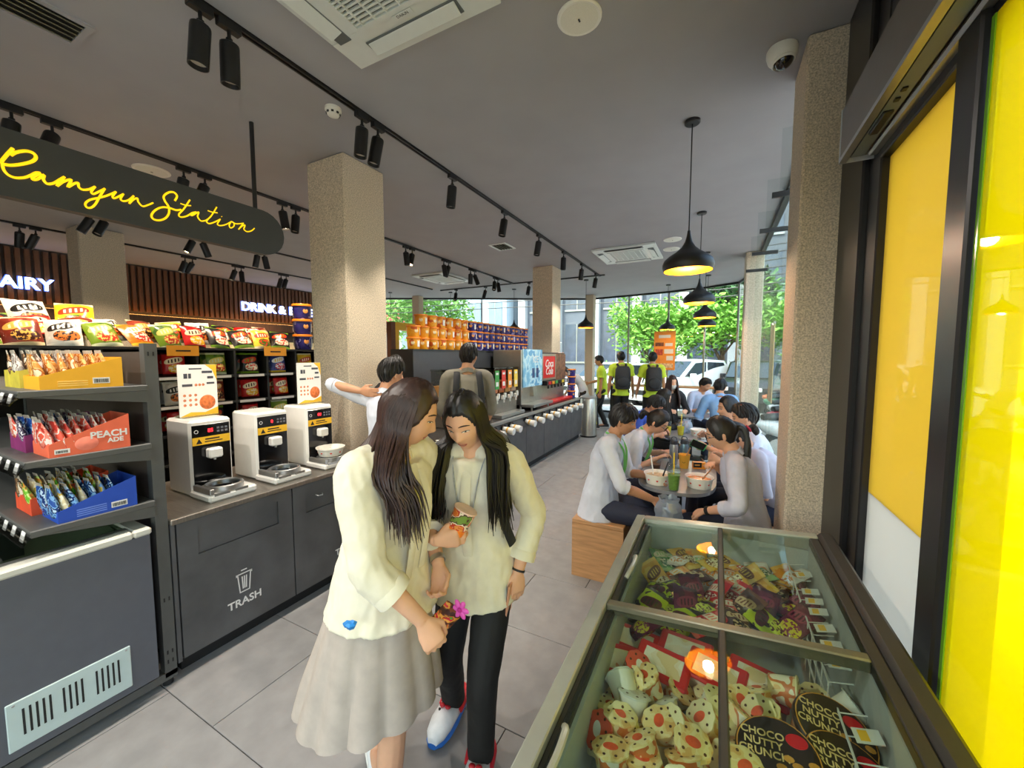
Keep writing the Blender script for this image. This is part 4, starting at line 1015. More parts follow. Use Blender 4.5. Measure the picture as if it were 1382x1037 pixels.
juicer(4.62, 4, 'four-hopper juice dispenser right of the person with the grey shirt', 0)
juicer(3.72, 2, 'two-hopper juice dispenser left of the person with the grey shirt', 2)
# ice machine
ic = E('ice_dispenser', (-2.72, 5.55, 0.836), 0, 'tall stainless ice dispenser with a blue frosty front panel', 'ice dispenser')
m_inox = M('stainless_steel', (190, 186, 178), 0.28, metal=0.85, var=0.05)
add('housing', boxme('housing', m_inox, -0.52, 0.0, 0.0, 0.80, 0.08, 0.96, 0.01), ic)
m_ice = MP('blue_ice_print', [(130, 190, 226), (160, 212, 238), (196, 232, 246), (110, 170, 214)], 6, 0.25, detail=4)
f = add('picture_panel', boxme('picture_panel', m_ice, 0.0, 0.02, 0.02, 0.78, 0.36, 0.97), ic)
add('printed_figures', MB().box(0.02, 0.021, 0.36, 0.46, 0.50, 0.66).box(0.02, 0.021, 0.52, 0.62, 0.50, 0.66).mesh('printed_figures', M('dark_blue_print', (40, 70, 120), 0.5)), f)
add('lettering', textme('ICE', 0.16, m_print, 0.001), f, (0.0215, 0.5, 0.80), FACE_PX)
add('chute', MB().prism([(0.0, 0.20), (0.07, 0.20), (0.05, 0.36), (0.0, 0.36)], 0.32, 0.48, 'y').mesh('chute', m_inox), ic)
add('drip_tray', boxme('drip_tray', m_alu, -0.02, 0.22, 0.0, 0.80, 0.05, 0.10, 0.008), ic)
for y in (0.06, 0.74):
    add('leg', MB().cyl((-0.05, y, 0), 0.02, 0.08, 10).mesh('leg', m_inox), ic); add('leg', MB().cyl((0.15, y, 0), 0.015, 0.05, 10).mesh('leg', m_inox), ic)
# cola machine
ck = E('cola_machine', (-2.74, 6.42, 0.836), 0, 'black and red cola dispensing machine beside the ice dispenser', 'drink dispenser')
m_colar = M('cola_red', (214, 24, 34), 0.3, var=0.04)
add('housing', boxme('housing', M('dark_brown_housing', (52, 40, 38), 0.4), -0.5, -0.06, 0.0, 1.3, 0.0, 0.93, 0.008), ck)
f = add('red_panel', boxme('red_panel', m_colar, -0.02, 0.0, 0.04, 0.62, 0.46, 0.86), ck)
add('panel_frame', MB().box(-0.06, 0.005, 0.0, 0.04, 0.42, 0.90).box(-0.06, 0.005, 0.62, 0.66, 0.42, 0.90).box(-0.06, 0.005, 0.04, 0.62, 0.86, 0.90).box(-0.06, 0.005, 0.04, 0.62, 0.42, 0.46).mesh('panel_frame', m_inox), ck)
for i, tx in enumerate(('Coca', 'Cola')): add('lettering', textme(tx, 0.19, m_print, 0.001, 0.003, shear=.35), f, (0.0015, 0.33, 0.72 - i * 0.14), (rad(90), 0, rad(90)))
add('menu_panel', boxme('menu_panel', M('menu_photo_print', (120, 84, 66), 0.4, var=0.6, scale=14), -0.06, -0.02, 0.72, 1.26, 0.34, 0.90), ck)
add('nozzle_bar', boxme('nozzle_bar', m_black, -0.06, 0.06, 0.10, 1.2, 0.33, 0.41, 0.006), ck)
for i in range(6):
    add('flavour_button', boxme('flavour_button', M('flav_%d' % i, [(214, 30, 40), (240, 150, 40), (60, 150, 70), (30, 30, 34), (236, 200, 60), (200, 200, 206)][i], 0.4), 0.06, 0.066, 0.16 + i * 0.17, 0.28 + i * 0.17, 0.345, 0.40), ck)
    add('nozzle', MB().cyl((0.03, 0.22 + i * 0.17, 0.27), 0.018, 0.06, 10).mesh('nozzle', m_black), ck)
add('splash_plate', boxme('splash_plate', m_inox, -0.06, -0.045, 0.05, 1.25, 0.04, 0.33), ck)
add('drip_tray', boxme('drip_tray', m_colar, -0.06, 0.14, 0.03, 1.27, 0.0, 0.05, 0.01), ck)
for i in range(4):
    PT.put((-2.66, 7.80 - 0.02, 0.836 + i * 0.1485), (0, 0, 0.3 * i), 'purple snack tub at the counter end, %s of its stack' % ('lowest', 'second', 'third', 'topmost')[i], 'tub', 'purple tubs on the drinks counter')
# steel bin at the end
sb = E('steel_bin', (-2.37, 8.05, 0), 0, 'round stainless steel bin at the end of the drinks counter', 'bin')
add('drum', MB().lathe([(0.17, 0.0), (0.17, 0.80), (0.16, 0.82)], 32).mesh('drum', m_inox), sb)
add('rim', MB().lathe([(0.165, 0.81), (0.176, 0.82), (0.176, 0.845), (0.15, 0.85), (0.11, 0.835)], 32).mesh('rim', m_alu), sb)
add('foot_ring', MB().lathe([(0.172, 0.0), (0.176, 0.005), (0.176, 0.03), (0.172, 0.035)], 32, cap0=False, cap1=False).mesh('foot_ring', m_black), sb)

# yellow promotion frame with red packets, seen between the first pillar and the partition
pm = E('promotion_frame', (-5.55, 5.75, 0), 0, 'yellow promotion frame with red shelves right of the beige pillar', 'display stand')
m_yfr = M('yellow_frame_paint', (244, 190, 20), 0.45, var=0.03); m_brn = M('brown_frame_side', (110, 64, 40), 0.6)
for y in (0.0, 0.9): add('post', boxme('post', m_yfr, -0.06, 0.06, y - 0.05, y + 0.05, 0, 2.35), pm)
add('side_post', boxme('side_post', m_brn, -0.06, 0.06, -0.16, -0.05, 0, 2.35), pm)
add('top_beam', boxme('top_beam', m_yfr, -0.06, 0.06, 0.05, 0.85, 2.2, 2.35), pm)
for z in (0.5, 0.9, 1.3, 1.55): add('shelf', boxme('shelf', m_black, -0.05, 0.12, 0.05, 0.85, z - 0.02, z), pm)
for k, z in enumerate((0.9, 1.3, 1.55)):
    for i in range(5):
        e = E('snack_carton', (-5.52, 5.89 + i * 0.155, z + 0.001), 0, 'red snack carton, %s from left on %s shelf of the yellow frame' % (ORD[i], ('lowest', 'middle', 'top')[k]), 'carton', 'red cartons on the yellow frame')
        add('box', boxme('box', m_colar, -0.04, 0.05, -0.06, 0.06, 0, 0.19, .003), e); add('front_label', boxme('front_label', [m_print, m_ystick, m_orlid][(i + k) % 3], 0.05, 0.0515, -0.045, 0.045, 0.06, 0.14), e)
# ================================================================ ice-cream freezer in the right foreground
m_fzside = M('light_grey_freezer_side', (150, 156, 160), 0.45, var=0.03)
m_fzal = M('grey_green_aluminium', (188, 192, 182), 0.35, metal=0.6, var=0.04)
m_fzdk = M('dark_freezer_bumper', (46, 44, 42), 0.5, var=0.04)
m_fzgl = MG('sliding_lid_glass', (232, 240, 236), 1.1)
m_fzin = M('pale_freezer_interior', (188, 192, 190), 0.55, var=0.04)
FZ = E('ice_cream_freezer', (0.06, 1.34, 0), 0, 'long grey ice cream freezer with sliding glass lids in the foreground', 'freezer')
hw, y0, y1 = 0.43, -0.90, 0.905
def zt(x): return 0.828 + 0.066 * (x / 0.86)           # the glass top is slightly tilted
add('cabinet', MB().box(-hw + .03, -hw + .055, y0, y1, 0.08, 0.775).box(hw - .055, hw - .03, y0, y1, 0.08, 0.83).box(-hw + .055, hw - .055, y1 - .025, y1, 0.08, 0.80).box(-hw + .055, hw - .055, y0, y0 + .025, 0.08, 0.80).box(-hw + .055, hw - .055, y0, y1, 0.08, 0.11).mesh('cabinet', m_fzside), FZ)
add('plinth', boxme('plinth', m_kick, -hw + .07, hw - .07, y0 + .04, y1 - .04, 0.0, 0.08), FZ)
t = 0.05
inn = MB()
inn.box(-hw + .055, -hw + .085, y0 + .025, y1 - .025, 0.3, 0.77).box(hw - .085, hw - .055, y0 + .025, y1 - .025, 0.3, 0.82)
inn.box(-hw + .085, hw - .085, y1 - .055, y1 - .025, 0.3, 0.80).box(-hw + .085, hw - .085, y0 + .025, y0 + .055, 0.3, 0.80).box(-hw + .085, hw - .085, y0 + .055, y1 - .055, 0.50, 0.52)
add('liner', inn.mesh('liner', m_fzin), FZ)
def slab(name, xa, xb, ya, yb, lo, hi, m, par=FZ, bev=0.004):
    mb = MB(); n = len(mb.v)
    mb.box(xa, xb, ya, yb, lo, hi, bev=bev)
    mb.v = [(x, y, z + zt(x)) for x, y, z in mb.v]
    return add(name, mb.mesh(name, m), par)
slab('top_rail', -hw, -hw + .045, y0, y1, -0.05, 0.012, m_fzal)
slab('top_rail', -hw + .045, hw - .05, y1 - .05, y1, -0.05, 0.012, m_fzal)
slab('top_rail', -hw + .045, hw - .05, y0, y0 + .05, -0.05, 0.012, m_fzal)
slab('bumper_rail', hw - .05, hw + .012, y0, y1, -0.055, 0.022, m_fzdk, bev=.014)
slab('bumper_rail', hw - .085, hw - .05, y0 + .05, y1 - .05, -0.03, 0.006, m_fzdk)
slab('inner_rail', -hw + .045, -hw + .075, y0 + .05, y1 - .05, -0.045, -0.012, m_fzdk)
slab('cross_bar', -hw + .045, hw - .085, 0.02, 0.055, -0.028, 0.010, M('olive_grey_bar', (110, 108, 92), 0.4, metal=0.4))
for a, b, nm in ((0.055, y1 - .05, 'far'), (y0 + .05, 0.02, 'near')):
    for xa, xb, dz in ((-hw + .06, -0.004, -0.012), (-0.026, hw - .085, 0.0)):
        g = slab('sliding_lid', xa, xb, a, b, dz, dz + 0.004, m_fzgl, bev=0)
    slab('lid_edge', -0.028, -0.006, a, b, -0.014, 0.008, m_fzdk)
    # finger pull on the left lid
    xx = -hw + .072
    mb = MB().tube(catmull([(xx, a + .18, zt(xx) + .0), (xx + .012, a + .21, zt(xx) + .022), (xx + .016, a + .27, zt(xx) + .026), (xx + .012, a + .33, zt(xx) + .022), (xx, a + .36, zt(xx))], 4), 0.009, 8)
    add('finger_pull', mb.mesh('finger_pull', m_fzal), FZ)
# wire basket wall and price tickets on the right inside
for a, b in ((0.09, 0.86), (-0.85, -0.01)):
    k = 0
    for z in (0.60, 0.66, 0.72):
        add('basket_wire', MB().tube([(hw - .16, a, z), (hw - .16, b, z)], 0.003, 5).mesh('basket_wire', m_print), FZ)
    y = a
    while y < b:
        add('basket_wire', MB().tube([(hw - .16, y, 0.53), (hw - .16, y, 0.72), (hw - .10, y, 0.735)], 0.0022, 5).mesh('basket_wire', m_print), FZ); y += 0.075
for i, y in enumerate((0.70, 0.56, 0.49, 0.42, 0.32, 0.23, 0.14, -0.12)):
    p = add('price_ticket', boxme('price_ticket', m_tagw, -0.028, 0.028, -0.022, 0.022, 0, 0.002), FZ, (hw - .125, y, 0.752), (0, rad(-14), rad(R.uniform(-8, 8))))
    add('ticket_print', MB().box(-0.018, 0.002, -0.016, 0.016, 0.002, 0.0025).mesh('ticket_print', m_ystick), p)

# ---- contents, near half
m_redlid = M('red_tub_lid', (216, 44, 44), 0.4, var=0.05); m_icet = M('frosty_tub', (236, 214, 196), 0.5, var=0.1)
m_lidpic = MP('ice_cream_tub_lid_print', [(232, 206, 160), (240, 226, 200), (246, 240, 226), (244, 232, 210), (226, 150, 110)], 9, 0.35)
RT = Proto('ice_cream_box')
RT.part('tub', MB().box(-0.082, 0.082, -0.055, 0.055, 0.0, 0.075, bev=.012).mesh('tub', m_icet))
i_ = RT.part('lid', MB().box(-0.088, 0.088, -0.061, 0.061, 0.073, 0.088, bev=.006).mesh('lid', m_redlid))
RT.part('lid_picture', boxme('lid_picture', m_lidpic, -0.062, 0.062, -0.037, 0.037, 0.088, 0.0888), under=i_)
for i, (px, py, z, rz, tx) in enumerate([(348, 438, .665, 8, 14), (485, 450, .67, -8, 14), (645, 478, .67, -12, 10), (775, 505, .665, -12, 12), (555, 412, .655, -6, 10), (400, 385, .645, -4, 8)]):
    p = PXL(680 + px / 2.2656, 690 + py / 2.2656, z=z)
    RT.put((p.x, p.y, z - .085), (rad(tx), rad(R.uniform(-4, 4)), rad(rz)), 'ice cream box with red lid, %s' % (['leftmost front one', 'second front one from the left', 'third front one from the left', 'rightmost front one', 'middle one of the rear row', 'left one of the rear row'][i]), 'ice cream box', 'red-lidded ice cream boxes')
m_cupb = MP('ice_cup_print', [(226, 176, 96), (240, 214, 160), (214, 120, 60), (246, 236, 214)], 16, 0.4)
m_cupl = MP('ice_cup_lid', [(240, 214, 150), (244, 224, 170), (238, 206, 140), (226, 180, 110)], 22, 0.3)
m_cupc = M('red_orange_lid_mark', (232, 92, 52), 0.4, var=0.2, scale=60); m_clid = M('white_cup_paper', (240, 236, 224), 0.5, var=0.03)
def cup_proto(lidm, markm, r=0.046, h=0.07, bodym=None, name='ice_cream_cup'):
    P = Proto(name)
    P.part('cup', MB().lathe([(r * .74, 0), (r * .93, h * .93), (r * .95, h)], 22).mesh('cup', bodym or m_cupb))
    # scalloped foil lid
    ring = [(r * (1.02 + 0.035 * math.cos(9 * 2 * PI * j / 54)) * math.cos(2 * PI * j / 54), r * (1.02 + 0.035 * math.cos(9 * 2 * PI * j / 54)) * math.sin(2 * PI * j / 54)) for j in range(54)]
    l = P.part('lid', MB().loft([[(x, y, h) for x, y in ring], [(x, y, h + .004) for x, y in ring], [(x * .9, y * .9, h + .0065) for x, y in ring]]).mesh('lid', lidm))
    P.part('lid_mark', MB().lathe([(r * .42, h + .0066), (r * .40, h + .0074)], 18, sy=.7).mesh('lid_mark', markm), under=l)
    mb = MB()
    for k in range(7):
        a = 2 * PI * k / 7 + .3
        mb.cyl((r * .72 * math.cos(a), r * .72 * math.sin(a), h + .0066), r * .085, .0008, 7)
    P.part('lid_dots', mb.mesh('lid_dots', M('chocolate_dots', (92, 54, 34), 0.5)), under=l)
    return P
CPS = [cup_proto(m_cupl, m_cupc), cup_proto(M('cream_foil_lid', (244, 228, 180), 0.35, var=0.05), m_cupc), cup_proto(M('red_foil_lid', (236, 96, 70), 0.35, var=0.1), M('white_lid_mark', (246, 240, 230), 0.4)), cup_proto(M('frosted_white_lid', (222, 222, 214), 0.35, var=0.05), M('pale_mark', (214, 206, 190), 0.4), bodym=m_clid)]
cups = [(412, 476, .69, 2, 20, -25), (487, 508, .69, 0, 22, -12), (300, 588, .68, 1, 24, -25), (398, 562, .69, 3, 15, 20), (358, 626, .695, 0, 10, 5), (455, 560, .67, 0, -20, -55), (480, 622, .69, 0, 14, 10), (548, 590, .69, 1, 50, 20),
        (605, 550, .69, 1, 18, 14), (440, 690, .70, 0, 18, -30), (587, 684, .70, 0, 16, 8), (330, 728, .70, 0, 12, 6), (525, 735, .70, 1, 46, 18), (640, 625, .685, 1, -20, 20), (700, 618, .68, 1, -15, 44), (800, 566, .69, 1, 8, -40), (862, 648, .69, 1, 22, 12),
        (742, 676, .68, 0, -10, 40), (720, 745, .70, 0, 12, -6), (325, 520, .68, 3, 70, -30), (895, 552, .69, 1, 80, 30), (985, 545, .68, 3, 12, -50), (945, 608, .67, 1, 16, 20), (1010, 606, .67, 3, 70, 50), (410, 775, .69, 0, 10, 10), (600, 770, .68, 0, 24, -20), (655, 690, .66, 1, 60, 10), (845, 600, .665, 1, 10, -30), (700, 560, .66, 0, 10, 20), (285, 660, .665, 2, 40, 25), (760, 610, .65, 0, 12, 12)]
r5 = random.Random(21)
cups += [(x + r5.randint(-14, 14), y + r5.randint(-9, 9), .635, r5.choice((0, 0, 1, 1, 3)), r5.uniform(-35, 35), r5.uniform(-40, 40)) for x, y in ((330, 590), (420, 640), (500, 690), (430, 600), (560, 640), (630, 720), (380, 700), (480, 770), (800, 700), (900, 700), (700, 700), (520, 560), (640, 560), (930, 560), (300, 690), (560, 775))]
for i, (px, py, z, k, tx, ty) in enumerate(cups):
    p = PXL(680 + px / 2.2656, 690 + py / 2.2656, z=z)
    M3 = Euler((rad(tx), rad(ty), R.uniform(0, 6))).to_matrix() @ Vector((0, 0, 0.07))
    row = [q for q in cups if int((q[1] - 470) / 62) == int((py - 470) / 62)]
    num = sorted(q[0] for q in row).index(px)
    kind = ['cream ice cup with dotted lid', 'pale ice cup with red lid mark', 'ice cup with red foil lid', 'white ice cup with frosted lid'][k]
    CPS[k].put(Vector((p.x, p.y, z)) - M3, (rad(tx), rad(ty), R.uniform(0, 6)), '%s, %s from left, row %s from back' % (kind, ORD[num], ORD[int((py - 470) / 62)]), 'ice cream cup', 'ice cream cups in the near bay')
m_choc = M('dark_chocolate_lid', (44, 30, 24), 0.35, var=0.3, scale=25); m_gold = M('gold_print', (214, 150, 60), 0.4, var=0.2, scale=50)
def bigtub(px, py, z, tx, ty, label, r=0.094):
    p = PXL(680 + px / 2.2656, 690 + py / 2.2656, z=z)
    M3 = Euler((rad(tx), rad(ty), 0)).to_matrix() @ Vector((0, 0, 0.10))
    e = E('chocolate_ice_cream_tub', Vector((p.x, p.y, z)) - M3, 0, label, 'ice cream tub', 'large chocolate nut tubs', rot=(rad(tx), rad(ty), 0))
    add('tub', MB().lathe([(r * .8, 0), (r * .95, 0.09)], 30).mesh('tub', M('caramel_tub', (214, 160, 110), 0.4, var=0.1)), e)
    l = add('lid', MB().lathe([(r, 0.085), (r * 1.01, 0.088), (r * 1.0, 0.100), (r * .95, 0.104), (0.001, 0.104)], 36).mesh('lid', m_choc), e)
    add('gold_ring', MB().lathe([(r * .965, 0.1035), (r * .955, 0.1048), (r * .93, 0.1048)], 36, cap0=False, cap1=False).mesh('gold_ring', m_gold), l)
    for q, tx_ in enumerate(('CHOCO', 'NUTTY', 'CRUNCH')): add('lettering', textme(tx_, 0.026, M('cream_letters', (240, 210, 150), 0.5, var=0), 0.0004, 0.0004), l, (-0.030, 0.040 - q * 0.024, 0.1045))
    add('red_badge', MB().lathe([(0.024, 0.1042), (0.023, 0.1052)], 22, c=(0.045, 0.042, 0), sy=.75).mesh('red_badge', m_colar), l)
    for k in range(5): add('nut_picture', MB().lathe([(0.012, 0.1042), (0.011, 0.105)], 10, c=(0.005 + 0.017 * k, -0.03 + 0.012 * ((k * 2) % 3), 0), sy=.7).mesh('nut_picture', m_gold), l)
bigtub(1012, 672, .705, 14, 12, 'large dark choco nutty crunch tub on the right of the near bay')
bigtub(838, 745, .705, 12, -6, 'large dark choco nutty crunch tub at the bottom edge, middle of the bay')
bigtub(1060, 800, .70, 6, 10, 'large dark choco tub cut by the bottom edge on the right')
# ---- contents, far half: wrapped ices
IBAG = {k: bag_me(MPK('ice_wrap_' + k, v + [v[1]], 0.10, 0.17, 0.25), 0.10, 0.17, 0.035, seed=i * 7 + 2) for i, (k, v) in enumerate(dict(orange=[(240, 150, 50), (250, 190, 90), (244, 236, 220), (220, 90, 40)], green=[(90, 160, 90), (170, 210, 140), (244, 236, 200), (60, 110, 60)], purple=[(110, 36, 66), (70, 24, 50), (150, 60, 90), (226, 206, 60)],
     white=[(236, 230, 220), (214, 200, 190), (226, 140, 60), (244, 240, 236)], gold=[(226, 170, 50), (240, 200, 90), (120, 70, 30), (250, 236, 200)], red=[(206, 40, 50), (236, 110, 90), (246, 226, 210), (150, 24, 36)], lime=[(196, 214, 40), (60, 50, 30), (96, 40, 50), (226, 236, 90)], brown=[(86, 50, 44), (130, 80, 60), (220, 190, 150), (50, 30, 30)]).items())}
rowsI = [(95, ['green', 'gold', 'green', 'orange', 'orange', 'white', 'white']), (150, ['green', 'white', 'orange', 'gold', 'orange', 'green', 'orange', 'orange']), (205, ['gold', 'orange', 'brown', 'white', 'white', 'gold', 'white', 'orange', 'brown']), (255, ['lime', 'lime', 'purple', 'red', 'red', 'gold', 'brown', 'purple']), (300, ['lime', 'lime', 'purple', 'lime', 'red', 'brown', 'purple', 'purple', 'purple']), (345, ['purple', 'lime', 'red', 'brown', 'lime', 'purple'])]
for r_, (py, cs) in enumerate(rowsI):
    for j, c in enumerate(cs):
        px = 470 - r_ * 14 + (430 + r_ * 22) * (j + .5) / len(cs)
        z = 0.655 + R.uniform(-.02, .03)
        p = PXL(680 + px / 2.2656, 690 + py / 2.2656, z=z)
        p.y = min(max(p.y, 1.47), 2.12); p.x = min(max(p.x, -.25), .34)
        add('ice_lolly_packet', IBAG[c], None, (p.x, p.y, z), (rad(R.uniform(-100, -45)), rad(R.uniform(-22, 22)), rad(R.uniform(-70, 70))), '%s wrapped ice lolly, %s from the left in %s row of the far bay' % (c, ORD[j], ORD[r_]), 'ice lolly', 'wrapped ices in the far bay')

# ================================================================ bench, tables and what is on them
m_oak = M('light_oak', (190, 142, 96), 0.5, var=0.18, scale=5, aniso=(1, 1, 9))
def bench(x0, x1, y0, y1, label, z=0.45):
    e = E('wooden_bench', ((x0 + x1) / 2, (y0 + y1) / 2, 0), 0, label, 'bench', 'oak cube benches'); a, b = (x1 - x0) / 2, (y1 - y0) / 2
    add('seat_board', boxme('seat_board', m_oak, -a, a, -b, b, z - .03, z, .003), e)
    add('front_board', boxme('front_board', m_oak, -a, a, -b, -b + .022, 0, z - .031), e); add('back_board', boxme('back_board', m_oak, -a, a, b - .022, b, 0, z - .031), e)
    add('side_board', boxme('side_board', m_oak, -a, -a + .022, -b + .022, b - .022, 0, z - .031), e); add('side_board', boxme('side_board', m_oak, a - .022, a, -b + .022, b - .022, 0, z - .031), e)
bench(-0.95, -0.56, 2.83, 3.27, 'oak cube bench beside the ice cream freezer')
bench(-0.95, -0.58, 3.45, 4.05, 'oak bench under the person with glasses')
bench(0.08, 0.378, 2.80, 3.19, 'oak bench under the person with the ponytail')
bench(0.14, 0.58, 3.22, 4.65, 'long oak bench by the side window')
bench(-1.05, -0.72, 4.75, 5.5, 'oak bench under the person in the blue polo shirt')
m_ttop = M('grey_metal_table_top', (150, 152, 156), 0.35, metal=0.5, var=0.05)
def table(cx, cy, rx, ry, label):
    e = E('cafe_table', (cx, cy, 0), 0, label, 'table', 'grey cafe tables')
    pts = [(rx * math.copysign(abs(math.cos(2 * PI * j / 40)) ** .8, math.cos(2 * PI * j / 40)), ry * math.copysign(abs(math.sin(2 * PI * j / 40)) ** .55, math.sin(2 * PI * j / 40))) for j in range(40)]
    add('table_top', MB().prism(pts, 0.715, 0.74, 'z').mesh('table_top', m_ttop), e)
    add('column', MB().cyl((0, 0, 0.02), 0.035, 0.695, 16).mesh('column', m_black), e)
    add('base_plate', MB().lathe([(0.22, 0), (0.22, 0.012), (0.06, 0.03), (0.04, 0.05)], 28).mesh('base_plate', m_black), e)
table(-0.25, 3.42, 0.28, 0.49, 'grey table with noodle bowls nearest the freezer'); table(-0.30, 5.35, 0.30, 0.45, 'grey table with lemonade cups, second from the freezer'); table(-0.35, 7.1, 0.30, 0.35, 'grey table in front of the people in blue shirts, farthest from freezer')
m_soup1 = M('orange_noodle_soup', (232, 130, 40), 0.25, var=0.25, scale=40); m_soup2 = M('pale_noodle_soup', (214, 176, 130), 0.3, var=0.3, scale=40)
bowl((-0.37, 3.09, 0.741), 0.095, 0.075, 'white noodle bowl on the bench side of the nearest table', m_soup2, 'noodle bowls')
bowl((-0.085, 3.14, 0.741), 0.095, 0.075, 'white bowl of orange soup in front of the person with a ponytail', m_soup1, 'noodle bowls')
bowl((-0.17, 5.2, 0.741), 0.09, 0.07, 'pale bowl on the second table behind the diners', m_soup2, 'noodle bowls')
m_ycup = M('yellow_paper_cup', (240, 176, 62), 0.5, var=0.03); m_straw = M('yellow_straw', (246, 214, 60), 0.4, var=0)
m_plc = MG('clear_plastic_cup', (236, 240, 236), 1.2)
def iced(loc, drink, h, r, label, cat='iced drink'):
    e = E('iced_drink', loc, R.uniform(0, 6), label, cat, 'iced drinks in clear cups')
    c = add('clear_cup', MB().lathe([(r * .72, 0), (r, h), (r * 1.05, h + .004)], 24, cap1=False).mesh('clear_cup', m_plc), e)
    add('drink', MB().lathe([(r * .70, 0.004), (r * .93, h * .82), (0.001, h * .83)], 24).mesh('drink', drink), c)
    add('dome_lid', MB().lathe([(r * 1.06, h), (r * 1.0, h + .012), (r * .8, h + .038), (r * .3, h + .052)], 24, cap1=False).mesh('dome_lid', m_plc), e)
    add('straw', MB().tube([(0.0, 0, 0.02), (0.012, 0.006, h + .13)], 0.005, 8).mesh('straw', m_straw), e)
iced((-0.245, 2.985, 0.741), M('matcha_drink', (120, 160, 70), 0.4, var=0.2, scale=60), 0.135, 0.045, 'green iced drink with a yellow straw on the nearest table')
iced((-0.50, 5.04, 0.741), M('lemonade', (228, 206, 60), 0.3, var=0.1, scale=50), 0.13, 0.045, 'left yellow lemonade cup on the second table')
iced((-0.36, 5.12, 0.741), M('lemonade'), 0.13, 0.045, 'right yellow lemonade cup on the second table')
e = E('paper_cup', (-0.22, 3.62, 0.741), 0, 'yellow paper cup with a wooden spoon on the nearest table', 'cup')
add('cup', MB().lathe([(0.034, 0), (0.047, 0.115), (0.049, 0.118), (0.045, 0.116), (0.040, 0.06), (0.001, 0.06)], 24).mesh('cup', m_ycup), e)
add('wooden_spoon', MB().tube([(0.0, 0.0, 0.062), (0.045, -0.01, 0.18)], 0.006, 6).mesh('wooden_spoon', m_oak), e)
add('smile_print', MB().tube(catmull([(-0.012, -0.0425, 0.06), (0, -0.0435, 0.052), (0.012, -0.0425, 0.06)], 4), 0.0015, 5).mesh('smile_print', m_bar), e)
e = E('snack_carton', (-0.105, 3.66, 0.741), 0.3, 'small orange and black carton beside the yellow cup', 'carton')
add('box', boxme('box', M('orange_carton', (240, 150, 40), 0.45, var=0.05), -0.05, 0.05, -0.022, 0.022, 0, 0.055), e); add('black_label', boxme('black_label', m_bar, -0.05, 0.015, -0.0226, -0.022, 0.012, 0.055), e); add('gold_letters', MB().box(-0.04, 0.0, -0.0232, -0.0226, 0.028, 0.038).mesh('gold_letters', m_gold), e)
def bottle(loc, c, label):
    e = E('steel_bottle', loc, 0, label, 'bottle', 'steel water bottles')
    add('flask', MB().lathe([(0.033, 0), (0.036, 0.005), (0.036, 0.155), (0.03, 0.175)], 22).mesh('flask', M('flask_%d' % c[0], c, 0.3, metal=0.6, var=0.03)), e)
    add('cap', MB().lathe([(0.031, 0.172), (0.033, 0.178), (0.031, 0.205), (0.018, 0.215)], 20).mesh('cap', M('bottle_cap_%d' % c[0], (60, 62, 68), 0.4)), e)
    add('carry_loop', MB().tube(catmull([(-0.022, 0, 0.20), (-0.018, 0, 0.232), (0.018, 0, 0.232), (0.022, 0, 0.20)], 4), 0.004, 6).mesh('carry_loop', M('bottle_cap_%d' % c[0])), e)
bottle((-0.315, 3.74, 0.741), (176, 176, 178), 'silver steel bottle in the middle of the nearest table'); bottle((-0.235, 3.80, 0.741), (120, 146, 160), 'blue grey steel bottle beside the silver one')
e = E('glass_tumbler', (-0.43, 3.48, 0.741), 0, 'small clear tumbler of brown drink by the person with glasses', 'glass')
add('tumbler', MB().lathe([(0.034, 0), (0.042, 0.07)], 20, cap1=False).mesh('tumbler', m_plc), e); add('drink', MB().lathe([(0.033, 0.004), (0.038, 0.04), (0.001, 0.04)], 20).mesh('drink', M('brown_drink', (110, 70, 54), 0.3)), e)
for nm, a, b, l in (('plastic_fork', (-0.40, 3.10, 0.80), (-0.43, 3.16, 0.93), 'white plastic fork standing in the left noodle bowl'), ('plastic_spoon', (-0.33, 3.09, 0.80), (-0.30, 3.14, 0.90), 'dark plastic spoon standing in the left noodle bowl')):
    add(nm, MB().tube([a, b], [0.006, 0.004], 6).mesh(nm, m_print if 'fork' in nm else m_bar), label=l, cat='cutlery')
# crumpled bags
def crumple(name, loc, sx, sy, sz, m, seed, label, cat):
    mb = MB(); rings = []
    for k in range(9):
        f = k / 8; pr = math.sin(PI * min(1, 0.12 + f * .8)) ** .6 if f < .8 else 0.55 + (f - .8) * 1.2
        rings.append([(sx * pr * math.cos(2 * PI * j / 22) * (1 + .25 * noise.noise(Vector((j * 1.3, k, seed)))), sy * pr * math.sin(2 * PI * j / 22) * (1 + .25 * noise.noise(Vector((j, k * 1.2, seed + 5)))), sz * f + 0.02 * noise.noise(Vector((j * .9, k, seed + 9)))) for j in range(22)])
    mb.loft(rings, cap1=False)
    return add(name, mb.mesh(name, m, 20), None, loc, label=label, cat=cat)
m_film = MFILM('thin_blue_plastic', (196, 210, 226), clear=0.45, trans=0.5, clearcol=(240, 244, 250))
crumple('plastic_bag', (-0.25, 2.72, 0.56), 0.085, 0.075, 0.21, m_film, 3, 'crumpled pale blue plastic bag held between two people at the nearest table', 'bag')
crumple('paper_napkin', (-0.12, 4.98, 0.741), 0.06, 0.05, 0.07, m_paper, 8, 'crumpled white paper napkin on the second table', 'napkin')
crumple('takeaway_bag', (-0.30, 5.30, 0.741), 0.06, 0.05, 0.17, m_film, 13, 'upright clear takeaway bag on the second table', 'bag')
